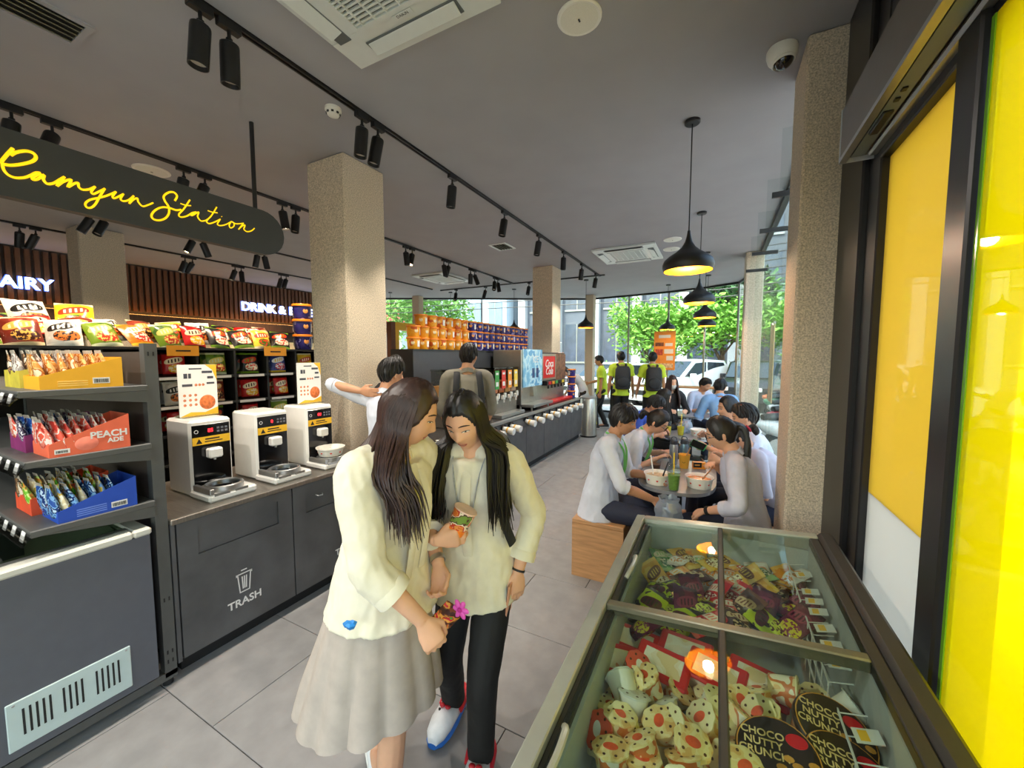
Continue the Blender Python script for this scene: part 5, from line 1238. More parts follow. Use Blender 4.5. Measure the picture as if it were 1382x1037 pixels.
# bar by the far windows
wb_ = E('window_bar', (-1.0, 10.35, 0), 0, 'long oak bar running along the far windows', 'counter')
add('bar_top', boxme('bar_top', m_oak, -1.6, 1.2, -0.22, 0.22, 0.93, 0.97, .004), wb_)
for x in (-1.4, 0.0, 1.0): add('bar_leg', boxme('bar_leg', m_black, x - .03, x + .03, -0.15, 0.15, 0, 0.93), wb_)
po = E('orange_poster', (-1.26, 11.30, 1.84), rad(-16), 'orange poster with white blocks hanging on the far window', 'poster')
add('sheet', boxme('sheet', M('orange_poster_print', (240, 150, 60), 0.5, var=0.04), -0.29, 0.29, -0.004, 0.004, -0.52, 0.52), po)
for i, (a, b, c, d, m) in enumerate(((-.16, .16, .34, .42, m_print), (-.25, -.02, .12, .22, M('dark_photo', (120, 70, 50), 0.5, var=0.5, scale=20)), (.02, .22, .12, .2, m_print), (-.24, -.04, -.12, .04, M('food_photo', (190, 80, 60), 0.5, var=0.5, scale=20)), (0., .24, -.08, .04, m_print), (.06, .24, -.26, -.14, m_print), (-.24, .24, -.46, -.34, M('pale_photo_row', (230, 190, 150), 0.5, var=0.4, scale=20)))):
    add('print_block', boxme('print_block', m, a, b, -0.0065, -0.004, c, d), po)
vs_ = E('tape_strip_banner', (0.6305, 6.1, 1.1), 0, 'narrow peach vertical banner on the side window', 'banner')
add('strip', boxme('strip', M('peach_banner', (238, 200, 150), 0.6, var=0.05), -0.004, 0.004, -0.20, 0.20, 0, 1.0), vs_)
add('strip_rail', boxme('strip_rail', m_alu, -0.008, 0.008, -0.21, 0.21, 1.0, 1.03), vs_)
# ================================================================ outside
m_asph = M('pale_asphalt', (150, 148, 146), 0.9, var=0.12, scale=3)
m_pave = M('concrete_paving', (186, 182, 176), 0.85, var=0.1, scale=4)
add('ground', boxme('ground', m_asph, -60, 60, -30, 80, -0.5, -0.22), kind='structure')
pv = MB().prism([(0.68, -8), (3.2, -8), (3.2, 9), (2.4, 13.0), (-2.5, 14.2), (-12, 11.5), (-12, 8.2), (-10.2, 8.5), (-6.4, 10.4), (-3.45, 12.0), (-1.2, 11.65), (0.42, 10.95), (0.66, 9.0)], -0.22, -0.04, 'z')
add('pavement', pv.mesh('pavement', m_pave), kind='structure')
def car(loc, rz, paint, label, L=4.5, H=1.65, Wd=1.8):
    e = E('parked_car', loc, rz, label, 'car'); m_p = M('car_paint_%s' % (paint,), paint, 0.25, var=0.02, coat=0.6); m_gl = M('car_glass', (46, 56, 62), 0.06, var=0, spec=0.9); m_ty = M('tyre_rubber', (26, 26, 27), 0.8)
    h = L / 2
    prof = [(-h, .35), (-h, .85), (-h * .93, 1.0), (-h * .55, H * .64), (-h * .22, H * .97), (h * .1, H), (h * .62, H * .97), (h * .88, H * .68), (h, .95), (h, .35)]
    rings = []
    for f, ins in ((-1, .10), (-.9, 0), (.9, 0), (1, .10)):
        rings.append([(x * (1 - ins * .15), Wd / 2 * f * (1 - (0.12 if z > 1.05 else 0)), z - ins * .15 * (z > .6)) for x, z in prof])
    add('body', MB().loft(rings).mesh('body', m_p, 40), e)
    for s in (-1, 1):
        gp = [(-h * .46, H * .66), (-h * .2, H * .92), (h * .08, H * .94), (h * .08, H * .64)]; gp2 = [(h * .13, H * .64), (h * .13, H * .94), (h * .58, H * .92), (h * .76, H * .66)]
        for q in (gp, gp2): add('side_window', MB().prism(q, s * Wd * .435, s * Wd * .452, 'y').mesh('side_window', m_gl), e)
        for x in (-h * .62, h * .60):
            w = add('wheel', MB().lathe([(.16, -.1), (.33, -.1), (.34, 0), (.33, .1), (.16, .1)], 24, M4=Matrix.Translation((x, s * Wd * .46, .33)) @ Matrix.Rotation(PI / 2, 4, 'X')).mesh('wheel', m_ty), e)
            add('hub', MB().lathe([(.19, -.11), (.19, .11)], 16, M4=Matrix.Translation((x, s * Wd * .46, .33)) @ Matrix.Rotation(PI / 2, 4, 'X')).mesh('hub', m_alu), w)
        add('headlamp', boxme('headlamp', m_print, -h - .01, -h + .12, s * Wd * .28 - .12, s * Wd * .28 + .12, .72, .86, .02), e)
        add('mirror', boxme('mirror', m_p, -h * .38, -h * .32, s * Wd * .48, s * Wd * .58, H * .62, H * .72, .02), e)
    a, b = (-h * .54, H * .655), (-h * .23, H * .955)
    add('windscreen', MB().prism([(a[0] - .02, a[1] + .01), (b[0] - .02, b[1] + .01), (b[0], b[1] - .02), (a[0], a[1] - .02)], -Wd * .40, Wd * .40, 'y').mesh('windscreen', m_gl), e)
    add('grille', boxme('grille', m_black, -h - .012, -h + .05, -Wd * .22, Wd * .22, .55, .72), e)
car((-3.9, 16.6, -0.22), rad(50), (236, 238, 238), 'white hatchback parked beyond the far pillar')
car((-1.15, 16.4, -0.22), rad(62), (240, 241, 240), 'white pickup-like van parked behind the people in yellow', 4.9, 1.8)
car((1.35, 17.5, -0.22), rad(75), (34, 36, 40), 'black car parked under the tree', 4.6, 1.75)
car((-9.0, 16.5, -0.22), rad(30), (226, 230, 232), 'white car parked at the far left behind the tubs')
m_trunk = M('tree_bark', (108, 90, 74), 0.9, var=0.25, scale=12, bump=0.4)
def leafmat(n, c):
    m = M(n, c, 0.6, var=0.35, scale=1.4)
    return m
def tree(loc, h, rx, rz, n, c, seed, label, leaf=0.13):
    e = E('street_tree', loc, 0, label, 'tree', 'street trees'); r2 = random.Random(seed)
    add('trunk', MB().tube(catmull([(0, 0, 0), (.06, .03, h * .3), (-.05, 0, h * .6), (0.02, .02, h * .8)], 4), [0.12 - 0.006 * k for k in range(13)], 8).mesh('trunk', m_trunk), e)
    mb = MB(); cl = [(r2.uniform(-1, 1) * rx * .75, r2.uniform(-1, 1) * rx * .75, h * .72 + r2.uniform(-1, 1) * rz * .7, r2.uniform(.35, .6) * rx) for _ in range(16)]
    for k in range(7):
        c0 = cl[k]
        add('branch', MB().tube([(0, 0, h * (.35 + .05 * k)), (c0[0] * .5, c0[1] * .5, (h * .45 + c0[2]) / 2), (c0[0], c0[1], c0[2])], [.05, .03, .012], 6).mesh('branch', m_trunk), e)
    for i in range(n):
        c0 = cl[i % 16]
        d = Vector((r2.gauss(0, 1), r2.gauss(0, 1), r2.gauss(0, .7))).normalized() * c0[3] * r2.random() ** .4
        p = Vector(c0[:3]) + d; R3 = Euler((r2.uniform(-.9, .9), r2.uniform(-.9, .9), r2.uniform(0, 6.3))).to_matrix(); s = leaf * r2.uniform(.6, 1.25)
        mb.raw([tuple(p + R3 @ Vector(q)) for q in ((-s, 0, 0), (0, -s * .45, .02), (s, 0, 0), (0, s * .45, .02))], [(0, 1, 2, 3)])
    tag(add('foliage', mb.mesh('foliage', leafmat('leaf_%d' % seed, c), 0), e), kind='stuff')
tree((-2.9, 19.0, -0.22), 4.3, 2.0, 0.95, 3800, (128, 176, 70), 3, 'bright green tree left of the orange poster', .15)
tree((0.2, 19.5, -0.22), 4.3, 2.1, 1.0, 3800, (118, 168, 64), 4, 'bright green tree right of the orange poster', .15)
tree((2.6, 20.5, -0.22), 4.8, 1.9, 1.2, 3200, (104, 152, 62), 5, 'green tree behind the black car', .15)
tree((-14.5, 17.5, -0.22), 6.0, 2.6, 1.5, 3000, (122, 168, 80), 6, 'leafy tree at the far left behind the yellow frame', .18)
tree((0.9, 24.2, -0.22), 8.5, 2.0, 2.0, 2600, (60, 100, 56), 8, 'tall dark tree in front of the grey building', .2)
# hedge
hd = MB(); r2 = random.Random(5)
for i in range(2600):
    p = Vector((r2.uniform(-6, 4), 21.5 + r2.uniform(-.6, .6), -0.22 + abs(r2.gauss(.6, .45)))); s = .11 * r2.uniform(.6, 1.3); R3 = Euler((r2.uniform(-1, 1), r2.uniform(-1, 1), r2.uniform(0, 6))).to_matrix()
    hd.raw([tuple(p + R3 @ Vector(q)) for q in ((-s, 0, 0), (0, -s * .5, 0), (s, 0, 0), (0, s * .5, 0))], [(0, 1, 2, 3)])
tag(add('hedge', hd.mesh('hedge', leafmat('hedge_leaf', (92, 136, 60)), 0), label='low green hedge running behind the parked cars', cat='hedge'), kind='stuff')
m_conc = M('pale_render_wall', (206, 208, 210), 0.8, var=0.05); m_dkcl = M('slate_cladding', (98, 104, 116), 0.6, var=0.08); m_bgl = M('blue_office_glass', (120, 146, 170), 0.12, var=0.15, scale=2, spec=0.8); m_roofr = M('red_tile_roof', (190, 96, 84), 0.8, var=0.15)
def building(x0, x1, y0, y1, h, wallm, winm, nx, nz, label, stripes=False, roof=None, z0w=1.0, frac=.62):
    e = E('building', ((x0 + x1) / 2, y0, -0.22), 0, label, 'building'); a = (x1 - x0) / 2
    add('wall', boxme('wall', wallm, -a, a, 0, y1 - y0, 0, h), e)
    cw, chh = (x1 - x0) / nx, (h - z0w) / nz
    wm = boxme('window', winm, -cw * frac / 2, cw * frac / 2, -0.06, 0.02, -chh * .36, chh * .36); fm = MB().box(-cw * frac / 2 - .05, cw * frac / 2 + .05, -0.09, 0.0, -chh * .36 - .12, -chh * .36).box(-.03, .03, -.08, 0, -chh * .36, chh * .36).mesh('window_frame', m_alu)
    for i in range(nx):
        for k in range(nz):
            w = add('window', wm, e, (-a + (i + .5) * cw, 0, z0w + (k + .5) * chh)); add('window_frame', fm, w)
    if stripes:
        for i in range(nx + 1): add('white_fin', boxme('white_fin', m_conc, -.28, .28, -.5, 0, 0, h), e, (-a + i * cw, 0, 0))
    if roof: add('roof', MB().prism([(-a - .5, h), (a + .5, h), (a * .7, h + 1.6), (-a * .7, h + 1.6)], -0.6, y1 - y0, 'y').mesh('roof', roof), e)
    return e
building(-13, 3.6, 27, 36, 12, m_dkcl, M('dark_office_glass', (74, 84, 104), 0.12, var=0.2, scale=2, spec=0.8), 6, 3, 'dark slate office block with white fins behind the trees', True)
building(-21.5, -14, 26, 34, 9, M('blue_white_wall', (196, 212, 226), 0.7, var=0.05), m_bgl, 4, 3, 'pale blue building behind the purple tubs')
building(-31, -22.5, 24, 34, 4.6, m_conc, m_bgl, 4, 1, 'low white house with a red roof behind the yellow tubs', roof=m_roofr)
building(-45, -32, 22, 34, 10, M('cream_wall', (220, 210, 190), 0.8), m_bgl, 4, 3, 'cream building at the far left outside')
building(4.2, 9, 40, 50, 30, m_conc, m_bgl, 4, 11, 'tall pale apartment tower seen past the side pillar')
building(9.5, 22, 30, 40, 14, M('warm_grey_wall', (190, 186, 180), 0.8), m_bgl, 5, 4, 'warm grey block beyond the motorbikes')
sh = building(9.5, 30, -12, 26, 9, M('ochre_shophouse_wall', (208, 190, 150), 0.8, var=0.08), m_bgl, 6, 3, 'ochre shophouse row across the side street') if False else None
# power lines and pole
pl = E('power_lines', (0, 14.6, 0), 0, 'bundle of black power lines crossing above the street', 'power lines')
for i in range(7):
    z = 3.6 + i * .28
    add('cable', MB().tube([(-30, i * .2, z + 1.2), (-15, i * .2, z + .2), (0, i * .2, z), (12, i * .2, z + .7), (26, i * .2, z + 2)], 0.018, 5).mesh('cable', m_black), pl)
ep = E('utility_pole', (2.9, 15.3, -0.22), 0, 'concrete utility pole at the street corner', 'pole')
add('shaft', MB().cyl((0, 0, 0), 0.16, 9, 12, r2=.11).mesh('shaft', m_pave), ep); add('crossarm', boxme('crossarm', m_pave, -.9, .9, -.06, .06, 7.2, 7.35), ep)
# scooters on the pavement
def scooter(loc, rz, c, label):
    e = E('parked_scooter', loc, rz, label, 'scooter', 'scooters parked outside'); m_p = M('scooter_%d_%d_%d' % c, c, 0.3, var=0.03, coat=.4); m_ty = M('tyre_rubber')
    for x in (-.62, .62):
        w = add('wheel', MB().lathe([(.16, -.045), (.25, -.045), (.27, 0), (.25, .045), (.16, .045)], 20, M4=Matrix.Translation((x, 0, .27)) @ Matrix.Rotation(PI / 2, 4, 'X'), cap0=False, cap1=False).mesh('wheel', m_ty), e)
        add('rim', MB().lathe([(.16, -.03), (.16, .03)], 14, M4=Matrix.Translation((x, 0, .27)) @ Matrix.Rotation(PI / 2, 4, 'X')).mesh('rim', m_alu), w)
    def shell(st): return [[(x, w * math.cos(2 * PI * j / 12), z + hh * math.sin(2 * PI * j / 12)) for j in range(12)] for x, z, w, hh in st]
    add('rear_body', MB().loft(shell([(-.95, .66, .04, .04), (-.8, .62, .12, .12), (-.45, .55, .16, .17), (-.15, .42, .14, .16), (.1, .33, .13, .08), (.4, .33, .12, .06)])).mesh('rear_body', m_p), e)
    add('front_shield', MB().loft([[(x - .02 + .1 * math.cos(2 * PI * j / 12), w * math.sin(2 * PI * j / 12), z) for j in range(12)] for x, z, w in ((.42, .3, .13), (.46, .55, .19), (.40, .8, .15), (.34, .98, .10))]).mesh('front_shield', m_p), e)
    add('fender', MB().loft(shell([(.36, .44, .05, .05), (.6, .56, .07, .05), (.85, .42, .05, .04)])).mesh('fender', m_p), e)
    add('seat', MB().loft(shell([(-.85, .76, .09, .05), (-.5, .79, .14, .07), (-.05, .74, .11, .06), (.02, .70, .06, .04)])).mesh('seat', M('scooter_seat', (32, 30, 30), 0.6)), e)
    h = add('handlebar', MB().tube([(.24, -.33, 1.02), (.32, -.15, 1.05), (.32, .15, 1.05), (.24, .33, 1.02)], .018, 8).mesh('handlebar', m_black), e)
    for s in (-1, 1): add('mirror', MB().tube([(.3, s * .2, 1.04), (.3, s * .28, 1.22)], .008, 6).lathe([(.001, 0), (.055, .005), (.055, .02), (.001, .025)], 12, M4=Matrix.Translation((.3, s * .29, 1.25)) @ Matrix.Rotation(PI / 2, 4, 'Y')).mesh('mirror', m_black), h)
    add('headlight', MB().lathe([(.07, 0), (.05, .05), (.001, .06)], 14, M4=Matrix.Translation((.40, 0, .98)) @ Matrix.Rotation(PI / 2, 4, 'Y')).mesh('headlight', m_print), e)
for i, (x, y, rz, c, cn) in enumerate(((1.7, 1.9, 95, (40, 40, 44), 'black scooter right outside the yellow sliding leaf'), (1.75, 8.9, 20, (200, 40, 60), 'red scooter outside the side window'), (1.85, 10.2, 25, (220, 224, 226), 'white scooter behind the red one'), (1.95, 11.4, 15, (60, 140, 100), 'green scooter past the side pillar'), (2.0, 12.6, 20, (226, 120, 60), 'orange scooter farthest along the pavement'), (1.5, 7.6, 15, (230, 232, 234), 'white scooter nearest the stone pillar'))):
    scooter((x, y, -0.04), rad(rz), c, cn)
# ================================================================ people
def skinm(n, c): return M(n, c, 0.5, var=0.06, scale=14, sss=0.08, spec=0.35)
SK1 = skinm('skin_warm', (222, 170, 138)); SK2 = skinm('skin_tan', (196, 142, 108))
m_hairb = M('black_hair', (24, 20, 19), 0.48, var=0.3, scale=60, aniso=(1, 1, .12), spec=0.5)
m_hairbr = M('dark_brown_hair', (54, 34, 29), 0.45, var=0.35, scale=60, aniso=(1, 1, .12), spec=0.5)
m_eyew = M('eye_white', (236, 230, 224), 0.25, var=0); m_iris = M('dark_iris', (30, 18, 14), 0.12, var=0); m_lip = M('lip_rose', (196, 104, 92), 0.42, var=0.05); m_brow = M('dark_brow', (48, 34, 30), 0.8, var=0)
m_cream = M('cream_blouse', (226, 219, 196), 0.75, var=0.04, scale=30, sheen=.2); m_shirtw = M('pale_lilac_shirt', (198, 198, 214), 0.75, var=0.04, sheen=.15); m_shirtw2 = M('white_school_shirt', (208, 211, 222), 0.75, var=0.04, sheen=.15)
m_skirt = M('grey_beige_skirt', (176, 164, 154), 0.8, var=0.08, scale=20); m_trb = M('black_trousers', (22, 21, 22), 0.75, var=0.1); m_navy = M('navy_trousers', (34, 38, 58), 0.75, var=0.08)
m_neony = M('neon_yellow_shirt', (206, 232, 60), 0.7, var=0.05); m_poloblue = M('royal_blue_polo', (44, 76, 170), 0.7, var=0.05); m_blk = M('black_top', (30, 27, 29), 0.75, var=0.08); m_ltblue = M('light_blue_shirt', (128, 168, 214), 0.75, var=0.04); m_stripe = M('blue_white_shirt', (186, 198, 222), 0.75, var=0.06, scale=80); m_greysh = M('olive_grey_shirt', (124, 118, 104), 0.8, var=0.08)
m_strap = M('black_webbing', (26, 26, 28), 0.7, var=0.05); m_pack = M('black_backpack', (34, 35, 38), 0.65, var=0.1); m_lany = M('green_lanyard', (120, 200, 110), 0.6, var=0.05); m_lanw = M('grey_lanyard', (170, 172, 176), 0.6, var=0.2, scale=60)
def sstep(a, b, x):
    t = min(1, max(0, (x - a) / (b - a))); return t * t * (3 - 2 * t)
def gs(x, w): return math.exp(-(x / w) ** 2)
HA, HBF, HBB, HCT, HCB = 0.074, 0.088, 0.102, 0.117, 0.112
def feat(a, c):
    n = 0.0
    if -0.06 < c < 0.02:
        p = max(0, (0.012 - c) / 0.045) ** 1.25 if c > -0.033 else gs(c + 0.033, 0.0085)
        n += 0.0235 * min(1, p) * gs(a, 0.0085 + 0.006 * min(1, p))
    n += 0.0035 * gs(abs(a) - 0.012, 0.006) * gs(c + 0.036, 0.007)
    n -= 0.0075 * gs(abs(a) - 0.031, 0.017) * gs(c - 0.002, 0.012)
    n += 0.003 * gs(c - 0.024, 0.01) * gs(a, 0.05)
    n += 0.0055 * gs(a, 0.019) * (gs(c + 0.058, 0.006) + gs(c + 0.069, 0.006)) - 0.002 * gs(a, 0.02) * gs(c + 0.0635, 0.003)
    n += 0.007 * gs(a, 0.02) * gs(c + 0.098, 0.014)
    n += 0.003 * gs(abs(a) - 0.042, 0.02) * gs(c + 0.03, 0.02)
    return n
def head_pt(d, k=1.0, ft=True):
    """unit direction (left, forward, up) -> point on the head"""
    a0, b0, c0 = d
    C = HCT if c0 > 0 else HCB; c = c0 * C
    t = max(0, -c0)
    a = a0 * HA * (1 - 0.30 * t ** 1.7); b = b0 * (HBF * (1 - .05 * t) if b0 > 0 else HBB * (1 - 0.42 * t))
    b += 0.006 * t if b0 > 0 else 0
    if ft and b0 > 0: b += feat(a, c) * min(1, b0 * 1.6)
    return Vector((a, b, c)) * k
def face_pt(a, c, off=0.0):
    C = HCT if c > 0 else HCB; c0 = c / C; t = max(0, -c0); a0 = a / (HA * (1 - .3 * t ** 1.7)); b0 = math.sqrt(max(0.01, 1 - a0 * a0 - c0 * c0))
    p = head_pt((a0, b0, c0)); p.y += off; return p
def sph(nu, nv):
    out = []
    for k in range(nv + 1):
        ph = -PI / 2 + PI * k / nv
        out.append([(math.sin(2 * PI * j / nu) * math.cos(ph), math.cos(2 * PI * j / nu) * math.cos(ph), math.sin(ph)) for j in range(nu)])
    return out
PENDING = []          # (object, voxel, smooth, wrinkle)
def later(o, vox, it=3, wr=0.0, seed=0):
    m = o.modifiers.new('r', 'REMESH'); m.mode = 'VOXEL'; m.voxel_size = vox; m.use_smooth_shade = True
    s = o.modifiers.new('s', 'SMOOTH'); s.factor = 0.5; s.iterations = it
    PENDING.append((o, wr, seed)); return o
def flush():
    dg = bpy.context.evaluated_depsgraph_get(); dg.update()
    res = [(o, bpy.data.meshes.new_from_object(o.evaluated_get(dg)), wr, sd) for o, wr, sd in PENDING]
    for o, me, wr, sd in res:
        old = o.data; o.modifiers.clear()
        if wr:
            n = len(me.vertices); me.update(); co = [0.0] * (3 * n); nr = [0.0] * (3 * n)
            me.vertices.foreach_get('co', co); me.vertices.foreach_get('normal', nr)
            for i in range(0, 3 * n, 3):
                q = Vector((co[i] * 9 + sd, co[i + 1] * 9, co[i + 2] * 5.0)); w = (noise.noise(q) * .5 + (.35 - abs(noise.noise(q * 1.9))) * 1.0 + (.3 - abs(noise.noise(q * 3.7))) * .45) * wr
                co[i] += nr[i] * w; co[i + 1] += nr[i + 1] * w; co[i + 2] += nr[i + 2] * w
            me.vertices.foreach_set('co', co); me.update()
        me.polygons.foreach_set('use_smooth', [True] * len(me.polygons)); me.name = old.name; o.data = me
        if len(me.materials) == 0: me.materials.append(old.materials[0])
    PENDING.clear()
def ik(S, T, l1, l2, pole):
    d = T - S; D = min(d.length, (l1 + l2) * .999); d = d.normalized(); T2 = S + d * D
    x = (l1 * l1 - l2 * l2 + D * D) / (2 * D); h = math.sqrt(max(0, l1 * l1 - x * x))
    p = pole - d * pole.dot(d); p = p.normalized() if p.length > 1e-6 else d.orthogonal()
    return S + d * x + p * h, T2
def ell(mb, c, ax, ay, az, rx, ry, rz, n=14, m=9):
    rings = []
    for k in range(m + 1):
        ph = -PI / 2 + PI * (k + .02) / (m + .04); rings.append([tuple(c + ax * rx * math.cos(ph) * math.cos(2 * PI * j / n) + ay * ry * math.cos(ph) * math.sin(2 * PI * j / n) + az * rz * math.sin(ph)) for j in range(n)])
    mb.loft(rings)
def limb(mb, pts, rs, n=12, k=4):
    P = catmull(pts, k); m = len(P); q = []
    for i in range(m):
        f = i / (m - 1) * (len(rs) - 1); a = int(min(f, len(rs) - 2)); q.append(rs[a] + (rs[a + 1] - rs[a]) * (f - a))
    mb.tube(P, q, n)
def hand(mb, W, d, nrm, side, s, curl=0.5, thumb=0.5, spread=1.0):
    """palm, four fingers, thumb. d: pointing, nrm: palm normal, side: towards the thumb"""
    d = d.normalized(); nrm = (nrm - d * nrm.dot(d)).normalized(); sd = d.cross(nrm)
    if sd.dot(side) < 0: sd = -sd
    K = W + d * 0.088 * s
    rings = []
    for f, w, t in ((-.08, .024, .018), (.1, .027, .017), (.45, .038, .015), (.85, .041, .0125), (1.02, .036, .010)):
        c = W + d * 0.088 * f * s; rings.append([tuple(c + sd * math.copysign(abs(math.cos(2 * PI * j / 12)) ** .75, math.cos(2 * PI * j / 12)) * w * s + nrm * math.sin(2 * PI * j / 12) * t * s) for j in range(12)])
    mb.loft(rings)
    for i, (o, L) in enumerate(((.029, .070), (.010, .079), (-.010, .074), (-.028, .058))):
        p = K + sd * o * s - d * .008 * s; pts = [tuple(p - d * .02 * s)]; a = 0; dd = (d + sd * (o * 3.0 * spread)).normalized(); r = [.0092 * s]
        for q, fr in enumerate((.45, .32, .23)):
            a += curl * (.75, .95, .7)[q] * (1.0 + .12 * (i == 3)); v = dd * math.cos(a) + nrm * math.sin(a); p = p + v * L * fr * s; pts.append(tuple(p)); r.append((.0086, .0078, .0062)[q] * s)
        mb.tube(pts, r, 8); ell(mb, Vector(pts[-1]), Vector((1, 0, 0)), Vector((0, 1, 0)), Vector((0, 0, 1)), .0064 * s, .0064 * s, .0064 * s, 6, 4)
    b = W + d * .022 * s + sd * .026 * s + nrm * .004 * s; v1 = (d * .75 + sd * .75 + nrm * .35 * thumb).normalized(); v2 = (d * .9 + sd * (.35 - .5 * thumb) + nrm * .6 * thumb).normalized()
    p1 = b + v1 * .036 * s; p2 = p1 + v2 * .030 * s; p3 = p2 + (v2 + d * .2 + nrm * .2 * thumb).normalized() * .022 * s
    mb.tube([tuple(b - v1 * .012 * s), tuple(b), tuple(p1), tuple(p2), tuple(p3)], [.013 * s, .0125 * s, .0105 * s, .0092 * s, .0065 * s], 8)
def hair_cap(mb, hm, fr=0.055, side=-0.03, back=-0.085, vol=1.1, fluff=0.004, seed=1, part=None):
    """hair as a closed shell hugging the skull: proud where hair grows, sunk inside the head elsewhere"""
    rings = []
    for row in sph(64, 40):
        r = []
        for d in row:
            th = abs(math.atan2(d[0], d[1])); p = head_pt(d, 1.0, False)
            lim = fr if th < .5 else fr + (side - fr) * sstep(.5, 1.35, th) if th < 1.35 else side + (back - side) * sstep(1.5, 2.5, th)
            lim += 0.006 * noise.noise(Vector((th * 6 * (1 if d[0] > 0 else -1.3), seed, 0)))
            g = sstep(lim - .006, lim + .008, p.z)
            ridge = noise.noise(Vector((d[0] * 16, d[1] * 16, d[2] * 1.5 + seed))) * fluff + noise.noise(Vector((d[0] * 40, d[1] * 40, d[2] * 2 + seed))) * fluff * .5
            if part is not None: ridge -= 0.006 * gs(p.x - part, 0.006) * sstep(0.0, .06, p.z)
            k = (vol + 0.035 * max(0, d[2]) + ridge / .1) * g + 0.90 * (1 - g)
            r.append(tuple(hm @ (p * k)))
        rings.append(r)
    mb.loft(rings)
def strands(mb, hm, n, guide, r0=0.010, seed=1, seg=9, flat=0.55):
    """guide(u, v) -> list of world points for a lock"""
    r2 = random.Random(seed)
    for i in range(n):
        P = guide((i + r2.random() * .6) / n, r2)
        P = catmull(P, 3); m = len(P); rr = r0 * r2.uniform(.75, 1.25)
        mb.tube(P, [rr * (0.8 + .5 * math.sin(PI * min(1, k / (m - 1) * .9))) * (1 - .8 * max(0, k / (m - 1) - .72) / .28) for k in range(m)], 6, flat=((.3, .5, .1), flat))
class Person: pass
def person(label, root, head, s=1.0, sit=None, lean=5, lean_side=0, headyaw=0, pitch=5, roll=0, fem=False, skin=None, hair='short', hairm=None,
           top=None, bottom=None, sleeve=.55, arms=None, legs=None, vox=.007, cvox=.009, shoe=(40, 40, 44), face=True, twist=0, pelz=None, hemdrop=.10, ease=1.0, curl=(.5, .5), palm=(None, None), thumbs=(.5, .5), glasses=False, mask=False, skirt=False, untuck=True, hdir=(None, None), group=None, wr=.004, headpos=None, wide=1.0, shoes=True, hemw=(.152, .122), flare=.010):
    q = Person(); skin = skin or SK1; hairm = hairm or m_hairb
    a = rad(head); F = Vector((math.cos(a), math.sin(a), 0)); L = Vector((-F.y, F.x, 0)); U = Vector((0, 0, 1)); rt = Vector((root[0], root[1], 0))
    q.F, q.L, q.U, q.rt, q.s = F, L, U, rt, s
    e = E('person', rt, 0, label, 'person', group); q.e = e
    seat = sit is not None
    pz = pelz if pelz else ((sit + .095 * s) if seat else .90 * s)
    Pv = rt + U * pz; tl = .535 * s; la, ls = rad(lean), rad(lean_side)
    sp = (U * math.cos(la) + F * math.sin(la)).normalized(); sp = (sp * math.cos(ls) + L * math.sin(ls)).normalized()
    mid = Pv + (U * .55 + sp * .45).normalized() * tl * .5; N = Pv + (U * .3 + sp * .7).normalized() * tl * .55 + sp * tl * .45
    tw = rad(twist); Ls = L * math.cos(tw) - F * math.sin(tw); Fs = F * math.cos(tw) + L * math.sin(tw)
    Fs = (Fs - sp * Fs.dot(sp)).normalized(); Ls = sp.cross(Fs)
    q.N, q.Pv, q.sp, q.Ls, q.Fs = N, Pv, sp, Ls, Fs
    sw = (.160 if fem else .182) * s; shz = -.052 * s
    shL, shR = N + Ls * sw + sp * shz, N - Ls * sw + sp * shz
    # head frame
    hy = a + rad(headyaw); HF = Vector((math.cos(hy), math.sin(hy), 0)); pp = rad(pitch)
    HF2 = (HF * math.cos(pp) - U * math.sin(pp)); HU = (U * math.cos(pp) + HF * math.sin(pp)); HL = HU.cross(HF2)
    rr_ = rad(roll); HU, HL = HU * math.cos(rr_) + HL * math.sin(rr_), HL * math.cos(rr_) - HU * math.sin(rr_)
    nd = (sp * .7 + HU * .3 + HF * .18).normalized(); Hc = headpos if headpos is not None else N + nd * .155 * s + HF2 * .012 * s
    hs = s ** .6 * 1.0; hm = Matrix.Translation(Hc) @ Matrix(((HL.x, HF2.x, HU.x, 0), (HL.y, HF2.y, HU.y, 0), (HL.z, HF2.z, HU.z, 0), (0, 0, 0, 1))) @ Matrix.Scale(hs, 4)
    q.hm, q.Hc, q.HF, q.HU, q.HL = hm, Hc, HF2, HU, HL
    # arms
    ul, fl = .285 * s, .245 * s
    def loc(t): return rt + F * t[0] + L * t[1] + U * t[2] if not isinstance(t, Vector) else t
    arms = arms or {}
    AL = arms.get('L', (.05, .24, .80 * s)); AR = arms.get('R', (.05, -.24, .80 * s)); PL = arms.get('PL', -F * .6 + L * .5 - U * .4); PR = arms.get('PR', -F * .6 - L * .5 - U * .4)
    eL, wL = ik(shL, loc(AL), ul, fl, PL); eR, wR = ik(shR, loc(AR), ul, fl, PR)
    q.eL, q.wL, q.eR, q.wR = eL, wL, eR, wR
    hw = .088 * s; hipL, hipR = Pv + L * hw - U * .02 * s, Pv - L * hw - U * .02 * s
    th, sh_ = .42 * s, .41 * s
    lg = legs or {}
    if seat: dl, dr = (.44 * s, .10, .085 * s), (.44 * s, -.10, .085 * s)
    else: dl, dr = (.02, .09, .085 * s), (.02, -.09, .085 * s)
    kL, aL = ik(hipL, loc(lg.get('L', dl)), th, sh_, lg.get('P', F + U * (.6 if seat else 0))); kR, aR = ik(hipR, loc(lg.get('R', dr)), th, sh_, lg.get('P', F + U * (.6 if seat else 0)))
    q.kL, q.aL, q.kR, q.aR = kL, aL, kR, aR
    tf = lg.get('TL', F), lg.get('TR', F)
    # ---- body mesh
    inv = Matrix.Translation(-rt)
    def fin(mb): mb.v = [(x - rt.x, y - rt.y, z - rt.z) for x, y, z in mb.v]; return mb
